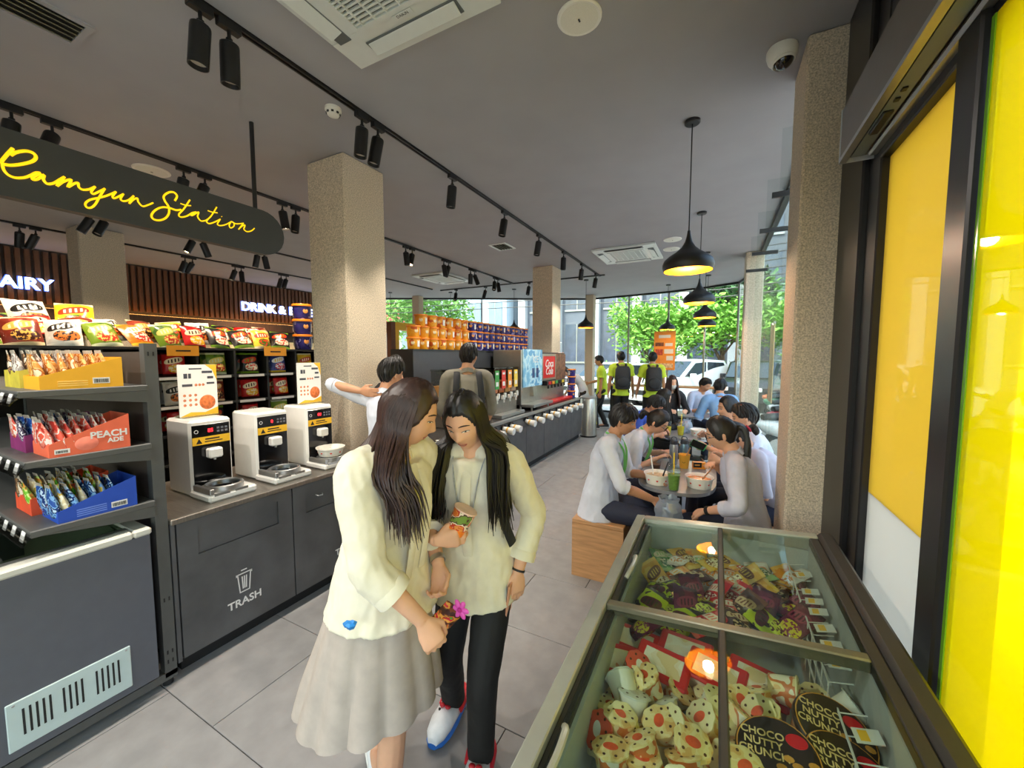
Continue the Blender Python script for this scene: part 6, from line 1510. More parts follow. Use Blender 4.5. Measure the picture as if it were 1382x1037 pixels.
    mb = MB(); hp = sph(56, 44)
    mb.loft([[tuple(hm @ head_pt(d)) for d in row] for row in hp])
    for sg_ in (1, -1) if hair not in ('none', 'long') else ():
        c = hm @ Vector((sg_ * .074, -.008, -.012)); ell(mb, c, HL * hs, (HF2 * .9 - HL * sg_ * .35) * hs, HU * hs, .010, .017, .031, 10, 7)
    limb(mb, [N - sp * .05 * s, N + sp * .03 * s, hm @ Vector((0, -.018, -.06)), hm @ Vector((0, -.015, -.02))], [.062 * s, .056 * s, .052 * s, .05 * s])
    fw = .92 if fem else 1.0
    tors = [(0, .130 * (1.08 if fem else 1), .095), (.18, .135, .095), (.42, .118, .085), (.68, .135, .098 + (.008 if fem else 0)), (.86, .142, .085), (1.0, .09, .06)]
    def torso(mbx, ease_, t0=0.0, extra=None, top_cut=1.0, neckr=None, fl_=0.0):
        rings = []
        lst = ([extra] if extra else []) + [t for t in tors if t[0] >= t0 and t[0] <= top_cut] + ([neckr] if neckr else [])
        for t, wx, wy in lst:
            g_ = fl_ * min(1.0, max(0, 1 - t / .42)); wx += g_; wy += g_
            c = Pv * (1 - t) ** 2 + (2 * mid - .5 * (Pv + N)) * 2 * t * (1 - t) + N * t * t if t >= 0 else Pv + U * t * tl
            f = sstep(.1, .7, t); Lx = (L * (1 - f) + Ls * f).normalized(); Fx = (F * (1 - f) + Fs * f).normalized()
            rings.append([tuple(c + Lx * math.copysign(abs(math.cos(2 * PI * j / 24)) ** .85, math.cos(2 * PI * j / 24)) * (wx * fw * s * wide + ease_) + Fx * math.sin(2 * PI * j / 24) * (wy * s * wide + ease_)) for j in range(24)])
        mbx.loft(rings)
    torso(mb, -0.006)
    for S_ in (shL, shR): limb(mb, [N + sp * .035 * s, N.lerp(S_, .5) + sp * .012 * s, S_], [.042 * s, .040 * s, .042 * s])
    for S_, e_, w_ in ((shL, eL, wL), (shR, eR, wR)): limb(mb, [S_ - (S_ - N) * .35, S_, S_ * .4 + e_ * .6, e_, e_ * .55 + w_ * .45, w_], [.05 * s, .048 * s, .040 * s * fw, .034 * s * fw, .036 * s * fw, .024 * s])
    for S_, k_, a_ in ((hipL, kL, aL), (hipR, kR, aR)): limb(mb, [S_ + U * .03, S_, S_ * .5 + k_ * .5, k_, k_ * .6 + a_ * .4, a_], [.07 * s, .078 * s, .066 * s, .048 * s, .050 * s, .034 * s])
    for a_, t_ in ((aL, tf[0]), (aR, tf[1])): ell(mb, a_ - U * .03 * s + t_ * .06 * s, t_, t_.cross(U), U, .115 * s, .036 * s, .034 * s)
    for i_, (e_, w_, sg_) in enumerate(((eL, wL, 1), (eR, wR, -1))):
        d_ = hdir[i_] or (w_ - e_); nn = palm[i_] or (-Ls * sg_ * .8 + -U * .2); hand(mb, w_, d_, nn, (Fs + U * .3), s * .98, curl[i_], thumbs[i_])
    bo = add('body', fin(mb).mesh('body', skin), e); later(bo, vox, 2)
    # ---- face details
    if face:
        r_in = hs
        def patch(name, pts, m, thick=.0012, parent=bo):
            n = len(pts); c = sum((Vector(p) for p in pts), Vector()) / n; fw_ = HF2 * thick
            v = [Vector(p) for p in pts]; mbp = MB(); mbp.raw([tuple(x - fw_) for x in v] + [tuple(x + fw_ * (.2)) for x in v] + [tuple(c + fw_)], [(i, (i + 1) % n, n + (i + 1) % n, n + i) for i in range(n)] + [(n + i, n + (i + 1) % n, 2 * n) for i in range(n)])
            return add(name, fin(mbp).mesh(name, m), parent)
        down = pitch > 18
        for sg_ in (1, -1):
            ew, eh = .0140, (.0024 if down else .0045); cx, cz = .0315 * sg_, -.001
            patch('eye', [hm @ face_pt(cx + ew * math.cos(t), cz + eh * math.sin(t), .0012) for t in [2 * PI * j / 16 for j in range(16)]], m_eyew)
            ir = .0054; patch('iris', [hm @ face_pt(cx + ir * math.cos(t), cz - .0006 + min(ir, eh) * math.sin(t), .0022) for t in [2 * PI * j / 12 for j in range(12)]], m_iris)
            mbl = MB(); mbl.tube([tuple(hm @ face_pt(cx + ew * 1.08 * u, cz + (eh + .0006) * (1 - u * u) + .0006 * abs(u), .0022)) for u in (-1, -.6, -.2, .2, .6, 1)], .0012 * hs, 5); add('eyelashes', fin(mbl).mesh('eyelashes', m_brow), bo)
            mbl = MB(); mbl.tube([tuple(hm @ face_pt(cx + .019 * u, .022 + .0045 * (1 - u * u) - .002 * u * sg_, .0012)) for u in (-1, -.5, 0, .5, 1)], [.0012 * hs, .0026 * hs, .0028 * hs, .0024 * hs, .001 * hs], 6); add('eyebrow', fin(mbl).mesh('eyebrow', m_brow), bo)
        lw = .0215
        patch('lips', [hm @ face_pt(x * lw, -.0605 + (.0065 * (1 - abs(x) ** 1.6) - .0018 * gs(x, .18)) , .0012) for x in (-1, -.75, -.5, -.25, 0, .25, .5, .75, 1)] + [hm @ face_pt(x * lw, -.0645 - .0085 * (1 - abs(x) ** 2), .0012) for x in (.75, .5, .25, 0, -.25, -.5, -.75)], m_lip)
        mbl = MB(); mbl.tube([tuple(hm @ face_pt(lw * .9 * u, -.0635 + .001 * u * u, .0018)) for u in (-1, -.5, 0, .5, 1)], .0009 * hs, 5); add('mouth_line', fin(mbl).mesh('mouth_line', M('mouth_dark', (120, 48, 44), 0.6, var=0)), bo)
    if glasses:
        mbl = MB()
        for sg_ in (1, -1): mbl.tube([tuple(hm @ (Vector((.033 * sg_ + .025 * math.cos(t), .098, -.004 + .020 * math.sin(t))))) for t in [2 * PI * j / 20 for j in range(21)]], .0016, 5); mbl.tube([tuple(hm @ Vector((.058 * sg_, .097, 0.0))), tuple(hm @ Vector((.078 * sg_, .0, .002)))], .0016, 5)
        mbl.tube([tuple(hm @ Vector((-.008, .101, 0))), tuple(hm @ Vector((.008, .101, 0)))], .0016, 5)
        add('glasses', fin(mbl).mesh('glasses', m_bar), e)
    if mask:
        rings = []
        for u in range(9):
            x = -1 + u / 4; rings.append([tuple(hm @ (face_pt(x * .058, -.022 - .085 * v * (1 - .25 * x * x) - .006 * x * x, .006 + .012 * (1 - x * x) * math.sin(PI * v)))) for v in (0, .25, .5, .75, 1)])
        mbl = MB(); mbl.loft(rings, closed=False, cap0=False, cap1=False)
        for sg_ in (1, -1): mbl.tube([tuple(hm @ face_pt(.056 * sg_, -.03, .006)), tuple(hm @ Vector((.079 * sg_, 0.0, .0)))], .0015, 5)
        add('face_mask', fin(mbl).mesh('face_mask', m_print), e)
    # ---- hair
    mb = MB()
    if hair == 'short': hair_cap(mb, hm, .058, .0, -.075, 1.11, .007, seed=int(root[1] * 10))
    elif hair == 'fringe': hair_cap(mb, hm, .034, -.012, -.075, 1.13, .007, seed=int(root[1] * 10))
    else: hair_cap(mb, hm, .062, -.035, -.10, 1.09, .004, seed=int(root[1] * 10) + 2, part=.008)
    q.hairmb = mb
    if hair in ('short', 'fringe') and vox < .0105:
        def gs_(u, r2):
            th = (u * 2 - 1) * PI; at = abs(th); fr = (.05 if hair == 'short' else .026); lim = fr if at < .5 else fr + (-.005 - fr) * sstep(.5, 1.35, at) if at < 1.35 else -.005 - .07 * sstep(1.5, 2.5, at)
            k = r2.uniform(.15, 1.0); el = math.asin(max(-.95, min(.95, (lim + (.11 - lim) * (1 - k) * .8) / .115))); e1 = el + (1.35 - el) * r2.uniform(.35, .8); tw_ = r2.uniform(-.25, .25)
            P = []
            for f in (0, .5, 1): ee = e1 + (el - e1) * f; t2 = th + tw_ * f; P.append(tuple(hm @ head_pt((math.sin(t2) * math.cos(ee), math.cos(t2) * math.cos(ee), math.sin(ee)), 1.125 + .03 * f * r2.random() + .03 * max(0, math.sin(ee)), False)))
            return P
        strands(mb, hm, 130, gs_, .0075, seed=int(root[1] * 77), flat=.6)
    if hair in ('pony', 'tied'):
        b0 = hm @ Vector((0, -.115, .0)); back = -HF2
        def gd(u, r2):
            o = HL * r2.uniform(-.022, .022) + HU * r2.uniform(-.02, .02); Ln = .30 * r2.uniform(.8, 1.1) if hair == 'pony' else .05
            return [tuple(hm @ Vector((r2.uniform(-.03, .03), -.085, .01 + r2.uniform(-.02, .02)))), tuple(b0 + o * .5 + back * .02), tuple(b0 + o + back * .055 - U * Ln * .35), tuple(b0 + o * 1.4 + back * .05 - U * Ln * .75), tuple(b0 + o * 1.2 + back * .035 - U * Ln)]
        strands(mb, hm, 40, gd, .010, seed=5)
    if hair == 'long':
        def gd(u, r2):
            t = (u * 2 - 1) * 2.55; th = t + PI
            r = Vector((math.sin(th), math.cos(th), 0)); p0 = hm @ (head_pt((math.sin(th) * .8, math.cos(th) * .8, .6), 1.06, False)); p1 = hm @ (head_pt((math.sin(th), math.cos(th), -.1), 1.1, False)); Ln = .30 * s * r2.uniform(.85, 1.1)
            o = (HL * math.sin(th) + HF2 * math.cos(th)); o.z = 0
            p2 = p1 - U * .11 + o * .012; p3 = p2 - U * Ln * .5 + o * .02 + Fs * .02 * (1 if math.cos(th) > -.4 else -1); p4 = p3 - U * Ln * .5
            return [tuple(p0), tuple(p1), tuple(p2), tuple(p3), tuple(p4)]
        strands(mb, hm, 70, gd, .011, seed=9)
    q.fin = fin
    ho = add('hair', fin(mb).mesh('hair', hairm, 60), e); q.hair = ho
    # ---- clothes
    if top is not None:
        mb = MB(); E_ = .014 * ease
        torso(mb, E_ + .006, 0.0, (-hemdrop / tl, *hemw) if untuck else None, .90, (.965, .075, .062), flare)
        for S_ in (shL, shR): limb(mb, [N.lerp(S_, .12) + sp * .0 * s, N.lerp(S_, .5) + sp * .012 * s, S_], [.046 * s, .046 * s + E_ * .4, .046 * s + E_ * .4])
        for S_, e_, w_ in ((shL, eL, wL), (shR, eR, wR)):
            if sleeve <= .5:
                end = S_.lerp(e_, sleeve * 2); pts = [S_ - (S_ - N) * .45, S_, S_.lerp(end, .55), end]; rs = [.058 * s + E_, .057 * s + E_, .052 * s + E_, .052 * s + E_]
            else:
                end = e_.lerp(w_, (sleeve - .5) * 2); pts = [S_ - (S_ - N) * .45, S_, S_.lerp(e_, .6), e_, end]; rs = [.056 * s + E_ * .6, .054 * s + E_ * .6, .046 * s + E_ * .6, .041 * s + E_ * .6, .036 * s + E_ * .6]
            limb(mb, pts, rs, 14)
        so = add('shirt', fin(mb).mesh('shirt', top), e); later(so, cvox, 4, wr, root[0] * 7)
        for S_, e_, w_ in ((shL, eL, wL), (shR, eR, wR)):
            f = sleeve; b_ = S_.lerp(e_, f * 2) if f <= .5 else e_.lerp(w_, (f - .5) * 2); dd = ((e_ - S_) if f <= .5 else (w_ - e_)).normalized(); r_ = (.053 if f <= .5 else .037) * s + E_ * (1 if f <= .5 else .6)
            mb = MB(); mb.tube([tuple(b_ - dd * .028 * s), tuple(b_ - dd * .02 * s), tuple(b_ + dd * .012 * s), tuple(b_ + dd * .014 * s)], [r_ * 1.02, r_ * 1.1, r_ * 1.1, r_ * .9], 16); add('cuff', fin(mb).mesh('cuff', top), so)
        # collar
        mb = MB(); rings = []
        for j in range(25):
            t = rad(-150) + rad(300) * j / 24; o = Fs * -math.cos(t) * .9 + Ls * math.sin(t); fr = abs(t) / rad(150)
            c = N + sp * (.018 * s - .034 * s * fr) + o * (.062 * s)
            rings.append([tuple(c - o * .006), tuple(c + sp * .030 * s - o * .004), tuple(c + sp * .030 * s + o * .002), tuple(c + sp * (-.008 - .012 * fr) * s + o * .022 * s), tuple(c + sp * (-.01 - .012 * fr) * s + o * .017 * s), tuple(c + sp * .018 * s)])
        mb.loft(rings); add('collar', fin(mb).mesh('collar', top), so); q.shirt = so
    if bottom is not None and not skirt:
        mb = MB(); rings = []
        for t, wx, wy in ((-.18, .10, .09), (-.05, .138, .104), (.10, .134, .102), (.2, .130, .098)):
            c = Pv + U * t * tl if t < 0 else Pv.lerp(mid, t * 2)
            rings.append([tuple(c + L * math.cos(2 * PI * j / 20) * wx * s * wide + F * math.sin(2 * PI * j / 20) * wy * s * wide) for j in range(20)])
        mb.loft(rings)
        for S_, k_, a_ in ((hipL, kL, aL), (hipR, kR, aR)): limb(mb, [S_ + U * .03, S_, S_ * .5 + k_ * .5, k_, k_ * .5 + a_ * .5, a_ + U * .0], [.082 * s, .094 * s, .083 * s, .068 * s, .062 * s, .058 * s], 14)
        to = add('trousers', fin(mb).mesh('trousers', bottom), e); later(to, cvox * 1.15, 4, .003, root[1] * 3)
    # ---- shoes
    m_sh = M('shoe_%d_%d_%d' % shoe, shoe, 0.5, var=0.05)
    for a_, t_ in ((aL, tf[0]), (aR, tf[1])) if shoes else ():
        t_ = Vector((t_.x, t_.y, 0)).normalized(); sd_ = t_.cross(U); base = a_ - U * .085 * s
        def ring(f, w, z0, z1): return [tuple(base + t_ * f * s + sd_ * math.cos(2 * PI * j / 12) * w * s + U * (z0 + (z1 - z0) * (.5 + .5 * math.sin(2 * PI * j / 12))) * s) for j in range(12)]
        so_ = add('shoe', fin(MB().loft([ring(-.075, .022, .012, .07), ring(-.06, .034, .01, .095), ring(-.01, .038, .01, .10), ring(.05, .040, .01, .075), ring(.11, .043, .01, .058), ring(.16, .034, .012, .046), ring(.178, .018, .015, .034)])).mesh('shoe', m_sh), e)
        add('sole', fin(MB().loft([ring(-.082, .025, 0, .022), ring(-.06, .039, 0, .024), ring(.05, .043, 0, .022), ring(.11, .047, 0, .022), ring(.165, .036, 0, .022), ring(.186, .018, .002, .02)])).mesh('sole', M('white_sole', (222, 222, 218), 0.6)), so_)
    return q
def onp(q, name, mb, m, parent=None, smooth=35): return add(name, q.fin(mb).mesh(name, m, smooth), parent or q.e)
def backpack(q, label_m=None):
    N, sp, Ls, Fs, s = q.N, q.sp, q.Ls, q.Fs, q.s; c = N - sp * .26 * s - Fs * .19 * s
    rings = []
    for t, w, d in ((-.24, .10, .05), (-.22, .145, .075), (0, .155, .085), (.17, .145, .075), (.225, .11, .045), (.235, .06, .02)):
        rings.append([tuple(c + sp * t * s + Ls * math.copysign(abs(math.cos(2 * PI * j / 20)) ** .6, math.cos(2 * PI * j / 20)) * w * s + Fs * math.copysign(abs(math.sin(2 * PI * j / 20)) ** .6, math.sin(2 * PI * j / 20)) * d * s) for j in range(20)])
    b = onp(q, 'backpack', MB().loft(rings), m_pack)
    c2 = c - Fs * .085 * s - sp * .09 * s
    onp(q, 'backpack_pocket', MB().loft([[tuple(p0 + Ls * math.cos(2 * PI * j / 16) * w + sp * math.sin(2 * PI * j / 16) * h) for j in range(16)] for p0, w, h in ((c2, .12 * s, .11 * s), (c2 - Fs * .035 * s, .11 * s, .10 * s), (c2 - Fs * .045 * s, .08 * s, .07 * s))]), m_pack, b)
    for sg_ in (1, -1):
        p = [N - sp * .04 * s - Fs * .115 * s + Ls * sg_ * .07 * s, N + sp * .02 * s - Fs * .03 * s + Ls * sg_ * .10 * s, N - sp * .03 * s + Fs * .085 * s + Ls * sg_ * .115 * s, N - sp * .2 * s + Fs * .135 * s + Ls * sg_ * .12 * s, N - sp * .34 * s + Fs * .09 * s + Ls * sg_ * .165 * s, N - sp * .40 * s - Fs * .1 * s + Ls * sg_ * .14 * s]
        onp(q, 'shoulder_strap', MB().tube(catmull(p, 5), .024 * s, 8, flat=(tuple(q.Fs), .28)), m_strap)
def lanyard(q, m, drop=.30):
    N, sp, Ls, Fs, s = q.N, q.sp, q.Ls, q.Fs, q.s
    for sg_ in (1, -1):
        p = [N + sp * .03 * s + Ls * sg_ * .045 * s - Fs * .06 * s, N + sp * .02 * s + Ls * sg_ * .075 * s, N - sp * .06 * s + Ls * sg_ * .055 * s + Fs * .10 * s, N - sp * .2 * s + Ls * sg_ * .03 * s + Fs * .138 * s, N - sp * drop * s + Ls * sg_ * .006 + Fs * .135 * s]
        onp(q, 'lanyard', MB().tube(catmull(p, 5), .009, 6, flat=(tuple(Fs), .3)), m)
# ---------------------------------------------------------------- the person in the foreground with the skirt
wr1 = PXL(570, 838, y=0.895); wl1 = PXL(592, 762, y=1.10)
P1 = person('person in cream blouse and grey skirt with long dark brown hair', (-1.045, 1.0), 0, s=.955, lean=8, headyaw=34, pitch=20, fem=True, skin=SK1, hair='none', hairm=m_hairbr, top=m_cream, bottom=None, sleeve=.72,
            arms={'R': wr1, 'L': wl1, 'PR': Vector((-.5, -.9, -.2)), 'PL': Vector((-.6, .6, -.5))}, legs={'R': Vector((-1.00, .955, .062)), 'L': Vector((-1.22, 1.10, .09)), 'TL': Vector((.8, -.5, 0)), 'TR': Vector((.95, -.2, 0))}, vox=.005, cvox=.007, shoe=(236, 236, 238), flare=.036, hemdrop=.05, ease=2.2,
            curl=(.9, 1.15), palm=(Vector((.2, -.9, -.1)), Vector((-.25, .5, -.75))), thumbs=(.9, .9), hdir=(Vector((.35, -.35, -.8)), Vector((.55, .05, -.75))), wr=.009)
def skirt_me(q, w0, w1, zt, zb, n, seed):
    rings = []; c0 = q.Pv
    for k in range(11):
        f = k / 10; z = zt + (zb - zt) * f; wx = w0 + (w1 - w0) * f ** .6; r = []
        for j in range(96):
            t = 2 * PI * j / 96; pl = (abs(math.sin(t * n / 2 + seed)) ** .5 - .5) * .026 * f ** .7 + .012 * f * noise.noise(Vector((math.cos(t) * 3, math.sin(t) * 3, f * 2 + seed)))
            o = q.F * math.cos(t) * (.86 + .30 * f) + q.L * math.sin(t); z2 = z + .075 * f * max(0, math.cos(t))
            r.append(tuple(Vector((c0.x, c0.y, z2)) + o * (wx + pl) - q.F * .085 * f))
        rings.append(r)
    return MB().loft(rings, cap0=True, cap1=False)
onp(P1, 'skirt', skirt_me(P1, .130, .235, .95, .405, 13, 1.0), m_skirt, smooth=60)
pf = PXL(474, 845, y=0.78)
onp(P1, 'blue_flower_pin', MB().lathe([(.001, -.012), (.012, -.006), (.018, .006), (.01, .012), (.001, .008)], 6, c=tuple(pf)).lathe([(.001, 0), (.012, .004), (.014, .012), (.001, .010)], 5, c=tuple(pf + Vector((-.012, -.004, -.004)))), M('blue_petals', (30, 130, 210), 0.5))
def gd1(u, r2):
    hm, HL, HF, N, U = P1.hm, P1.HL, P1.HF, P1.N, Vector((0, 0, 1))
    th = rad(78) + u * rad(222)          # from the right cheek, round the back, to the left ear
    d = (-math.sin(th), math.cos(th)); p0 = hm @ head_pt((d[0] * .35, d[1] * .35, .93), 1.09, False); p1 = hm @ head_pt((d[0] * .95, d[1] * .95, .25), 1.12, False); p2 = hm @ head_pt((d[0], d[1], -.45), 1.14, False)
    o = HL * d[0] + HF * d[1]; o.z = 0
    front = max(0, 1 - u / .80)                # locks near the face hang over the chest, the others down the back
    base = N - P1.Ls * (.085 if u < .7 else -.07) + P1.Fs * (.125 * front - .095 * (1 - front) * (1 if u > .3 else .35)) + P1.Ls * r2.uniform(-.05, .045)
    p3 = base - U * .02 + o * .02; Ln = (.185 if u < .5 else .15) * r2.uniform(.75, 1.15)
    p4 = base + P1.Fs * (.045 * front) - U * Ln * .55 + Vector((r2.uniform(-.012, .012), r2.uniform(-.012, .012), 0)); p5 = p4 - U * Ln * .55 + P1.Fs * .02 * front + Vector((r2.uniform(-.012, .012), r2.uniform(-.012, .012), 0))
    return [tuple(p) for p in (p0, p1, p2, p3, p4, p5)]
mbh = MB(); strands(mbh, P1.hm, 420, gd1, .0058, seed=4, flat=.6)
onp(P1, 'long_hair', mbh, m_hairbr, P1.hair, 60)
# blouse front: placket and tie ends
def front_strip(q, m, x0, t0, t1, w, off, name, parent):
    p = [q.N - q.sp * t * q.s + q.Fs * (off(t)) * q.s + q.Ls * x0 for t in [t0 + (t1 - t0) * k / 8 for k in range(9)]]
    return onp(q, name, MB().tube(p, w, 8, flat=(tuple(q.Fs), .16)), m, parent)
offp = lambda t: .075 + .065 * sstep(0, .16, t) - .012 * sstep(.25, .5, t)
front_strip(P1, m_cream, 0.0, .02, .54, .020, lambda t: offp(t) + .016, 'placket', P1.shirt)
front_strip(P1, m_cream, -.035, .04, .46, .017, lambda t: offp(t) + .022, 'tie_end', P1.shirt); front_strip(P1, m_cream, .03, .04, .40, .016, lambda t: offp(t) + .022, 'tie_end', P1.shirt)
onp(P1, 'wristwatch', MB().tube([tuple(P1.wL - (P1.wL - P1.eL).normalized() * .03), tuple(P1.wL - (P1.wL - P1.eL).normalized() * .012)], .0285, 14), m_inox)
# things in her hand
sb1 = PXL(603, 832, y=1.06)
e = E('chocolate_bar_pack', sb1, 0, 'brown and gold chocolate snack pack in the hand of the person in the skirt', 'snack pack', rot=(rad(20), rad(35), rad(30)))
add('wrapper', bag_me(MP('choc_wrap', [(70, 34, 24), (120, 60, 30), (220, 150, 60), (200, 40, 50), (90, 150, 50)], 24, .25), .075, .13, .035, 77), e)
add('foil_end', boxme('foil_end', m_alu, -.036, .036, -.002, .002, -.072, -.060), e)
fl_ = E('pink_flower', PXL(622, 822, y=1.06), 0, 'bright pink toy flower held beside the chocolate pack', 'flower')
for k in range(6):
    an = k * PI / 3; pmb = MB(); ell(pmb, Vector((.020 * math.cos(an), -.004, .020 * math.sin(an))), Vector((math.cos(an), 0, math.sin(an))), Vector((0, 1, 0)), Vector((-math.sin(an), 0, math.cos(an))), .016, .006, .010, 10, 6)
    add('petal', pmb.mesh('petal', M('pink_petal', (236, 90, 190), 0.45, var=.08)), fl_)
cmb = MB(); ell(cmb, Vector((0, -.008, 0)), Vector((1, 0, 0)), Vector((0, 1, 0)), Vector((0, 0, 1)), .009, .007, .009, 10, 6); add('flower_centre', cmb.mesh('flower_centre', M('magenta_centre', (190, 40, 140), .5)), fl_)
# ---------------------------------------------------------------- the person in black trousers
cup_c = PXL(619, 708, y=1.13)
P2 = person('person in cream shirt and black trousers holding an instant noodle cup', (-.868, 1.345), -72, s=.925, lean=7, headyaw=-8, pitch=24, roll=-4, fem=True, skin=SK1, hair='none', hairm=m_hairb, top=m_cream, bottom=m_trb, sleeve=.86,
            arms={'R': cup_c + Vector((.887, .46, 0)) * -.075 + Vector((.46, -.887, 0)) * .030 + Vector((0, 0, -.045)), 'L': PXL(699, 772, y=1.36), 'PR': Vector((-.8, .3, -.6)), 'PL': Vector((.4, .9, -.2))}, legs={'R': Vector((-1.05, 1.42, .085)), 'L': Vector((-.80, 1.26, .08)), 'TR': Vector((.1, -1, 0)), 'TL': Vector((.3, -1, 0))}, vox=.005, cvox=.007, shoes=False, flare=.024, hemdrop=.12, ease=1.7,
            curl=(.35, .75), palm=(Vector((-.6, .3, 0)), Vector((-.46, .887, .1))), thumbs=(.3, .9), hdir=(Vector((.03, -.06, -1)), Vector((.887, .46, .12))), wr=.009)
def gd2(u, r2):
    hm, HL, HF, N, U = P2.hm, P2.HL, P2.HF, P2.N, Vector((0, 0, 1)); sg_ = 1 if u < .5 else -1; v = (u * 2) % 1.0
    th = rad(62) + v * rad(120); d = (sg_ * math.sin(th), math.cos(th)); p0 = hm @ head_pt((d[0] * .12 + .08, d[1] * .3, .97), 1.10, False); p1 = hm @ head_pt((d[0] * .9, d[1] * .9, .35), 1.13, False); p2 = hm @ head_pt((d[0] * 1.0, d[1], -.45), 1.2, False)
    fr = 1 - v; p3 = N + P2.Ls * sg_ * (.085 + .03 * (1 - v) + r2.uniform(-.035, .04)) + P2.Fs * (.095 * fr - .12 * v) - U * .0 + U * .02
    Ln = (.27 if v < .6 else .22) * r2.uniform(.72, 1.1); p4 = p3 + P2.Ls * sg_ * .012 + P2.Fs * .045 * fr - U * Ln * .5; p5 = p4 - U * Ln * .5 + P2.Ls * sg_ * r2.uniform(-.01, .03) + P2.Fs * .012
    return [tuple(p) for p in (p0, p1, p2, p3, p4, p5)]
mbh = MB(); strands(mbh, P2.hm, 420, gd2, .0058, seed=8, flat=.6)
onp(P2, 'long_hair', mbh, m_hairb, P2.hair, 60)
front_strip(P2, m_cream, 0.0, .02, .60, .019, lambda t: offp(t) + .008, 'placket', P2.shirt)
lanyard(P2, m_lanw, .34)
for sg_ in (1, -1):
    p = [P2.N - P2.sp * .04 - P2.Fs * .12 + P2.Ls * sg_ * .08, P2.N + P2.sp * .012 - P2.Fs * .03 + P2.Ls * sg_ * .125, P2.N - P2.sp * .05 + P2.Fs * .085 + P2.Ls * sg_ * .135, P2.N - P2.sp * .2 + P2.Fs * .12 + P2.Ls * sg_ * .14, P2.N - P2.sp * .36 + P2.Fs * .06 + P2.Ls * sg_ * .165]
    onp(P2, 'shoulder_strap', MB().tube(catmull(p, 5), .020, 8, flat=(tuple(P2.Fs), .25)), m_strap)
onp(P2, 'wristband', MB().tube([tuple(P2.wL - (P2.wL - P2.eL).normalized() * .012), tuple(P2.wL - (P2.wL - P2.eL).normalized() * .004)], .0265, 14), m_bar)
for a_, t_ in ((P2.aR, Vector((.1, -1, 0))), (P2.aL, Vector((.3, -1, 0)))):
    t_.normalize(); b_ = a_ - Vector((0, 0, .079)); sd_ = t_.cross(Vector((0, 0, 1)))
    def rg(f, w, z0, z1): return [tuple(b_ + t_ * f + sd_ * math.cos(2 * PI * j / 14) * w + Vector((0, 0, z0 + (z1 - z0) * (.5 + .5 * math.sin(2 * PI * j / 14))))) for j in range(14)]
    cl = onp(P2, 'clog', MB().loft([rg(-.07, .03, .012, .08), rg(-.04, .044, .01, .09), rg(.05, .051, .01, .105), rg(.11, .053, .012, .098), rg(.155, .045, .014, .078), rg(.182, .024, .016, .05)]), M('white_clog', (240, 240, 242), .45))
    onp(P2, 'clog_sole', MB().loft([rg(-.075, .034, 0, .03), rg(.05, .053, 0, .03), rg(.12, .054, 0, .03), rg(.165, .042, 0, .03), rg(.186, .02, .004, .026)]), M('blue_clog_sole', (40, 110, 200), .5), cl)
    onp(P2, 'clog_strap', MB().tube(catmull([b_ + t_ * .03 + sd_ * .05 + Vector((0, 0, .06)), b_ - t_ * .04 + sd_ * .048 + Vector((0, 0, .085)), b_ - t_ * .085 + Vector((0, 0, .085)), b_ - t_ * .04 - sd_ * .048 + Vector((0, 0, .085)), b_ + t_ * .03 - sd_ * .05 + Vector((0, 0, .06))], 4), .011, 8), M('red_strap', (206, 36, 48), .5), cl)
    onp(P2, 'clog_holes', MB().cyl(tuple(b_ + t_ * .09 + sd_ * .02 + Vector((0, 0, .094))), .005, .008, 8), m_bar, cl)
    bmb = MB()
    for g in (-1, 1): ell(bmb, b_ + t_ * .075 + sd_ * g * .014 + Vector((0, 0, .108)), sd_, t_, Vector((0, 0, 1)), .014, .011, .008, 10, 6)
    onp(P2, 'red_bow', bmb, M('red_strap'), cl)
# the noodle cup she holds
e = E('instant_noodle_cup', cup_c, 0, 'orange and red instant noodle cup held by the person in black trousers', 'noodle cup', rot=(rad(-14), rad(22), 0))
add('cup', MB().lathe([(.031, -.062), (.033, -.06), (.041, .055), (.043, .058)], 26).mesh('cup', MP('noodle_cup_print', [(226, 110, 40), (236, 150, 70), (210, 60, 36), (246, 226, 196), (90, 60, 50), (120, 150, 60)], 26, .35)), e)
add('orange_band', MB().lathe([(.0335, -.05), (.0372, -.008)], 26, cap0=False, cap1=False).mesh('orange_band', M('vivid_orange', (244, 130, 36), .4, var=.08)), e)
add('foil_lid', MB().lathe([(.044, .058), (.045, .060), (.044, .063), (.001, .064)], 26).mesh('foil_lid', M('pale_foil', (236, 196, 176), .35, var=.15)), e)
e = E('held_phone', P2.wL + Vector((-.022, -.03, -.10)), 0, 'phone in a pale case in the lowered hand of the person in black trousers', 'phone', rot=(rad(6), rad(8), rad(10)))
add('case', boxme('case', M('coral_phone_case', (222, 160, 130), .4), -.004, .004, -.036, .036, -.075, .075, .004), e); add('screen', boxme('screen', m_ckb, -.0048, -.004, -.033, .033, -.071, .071), e)
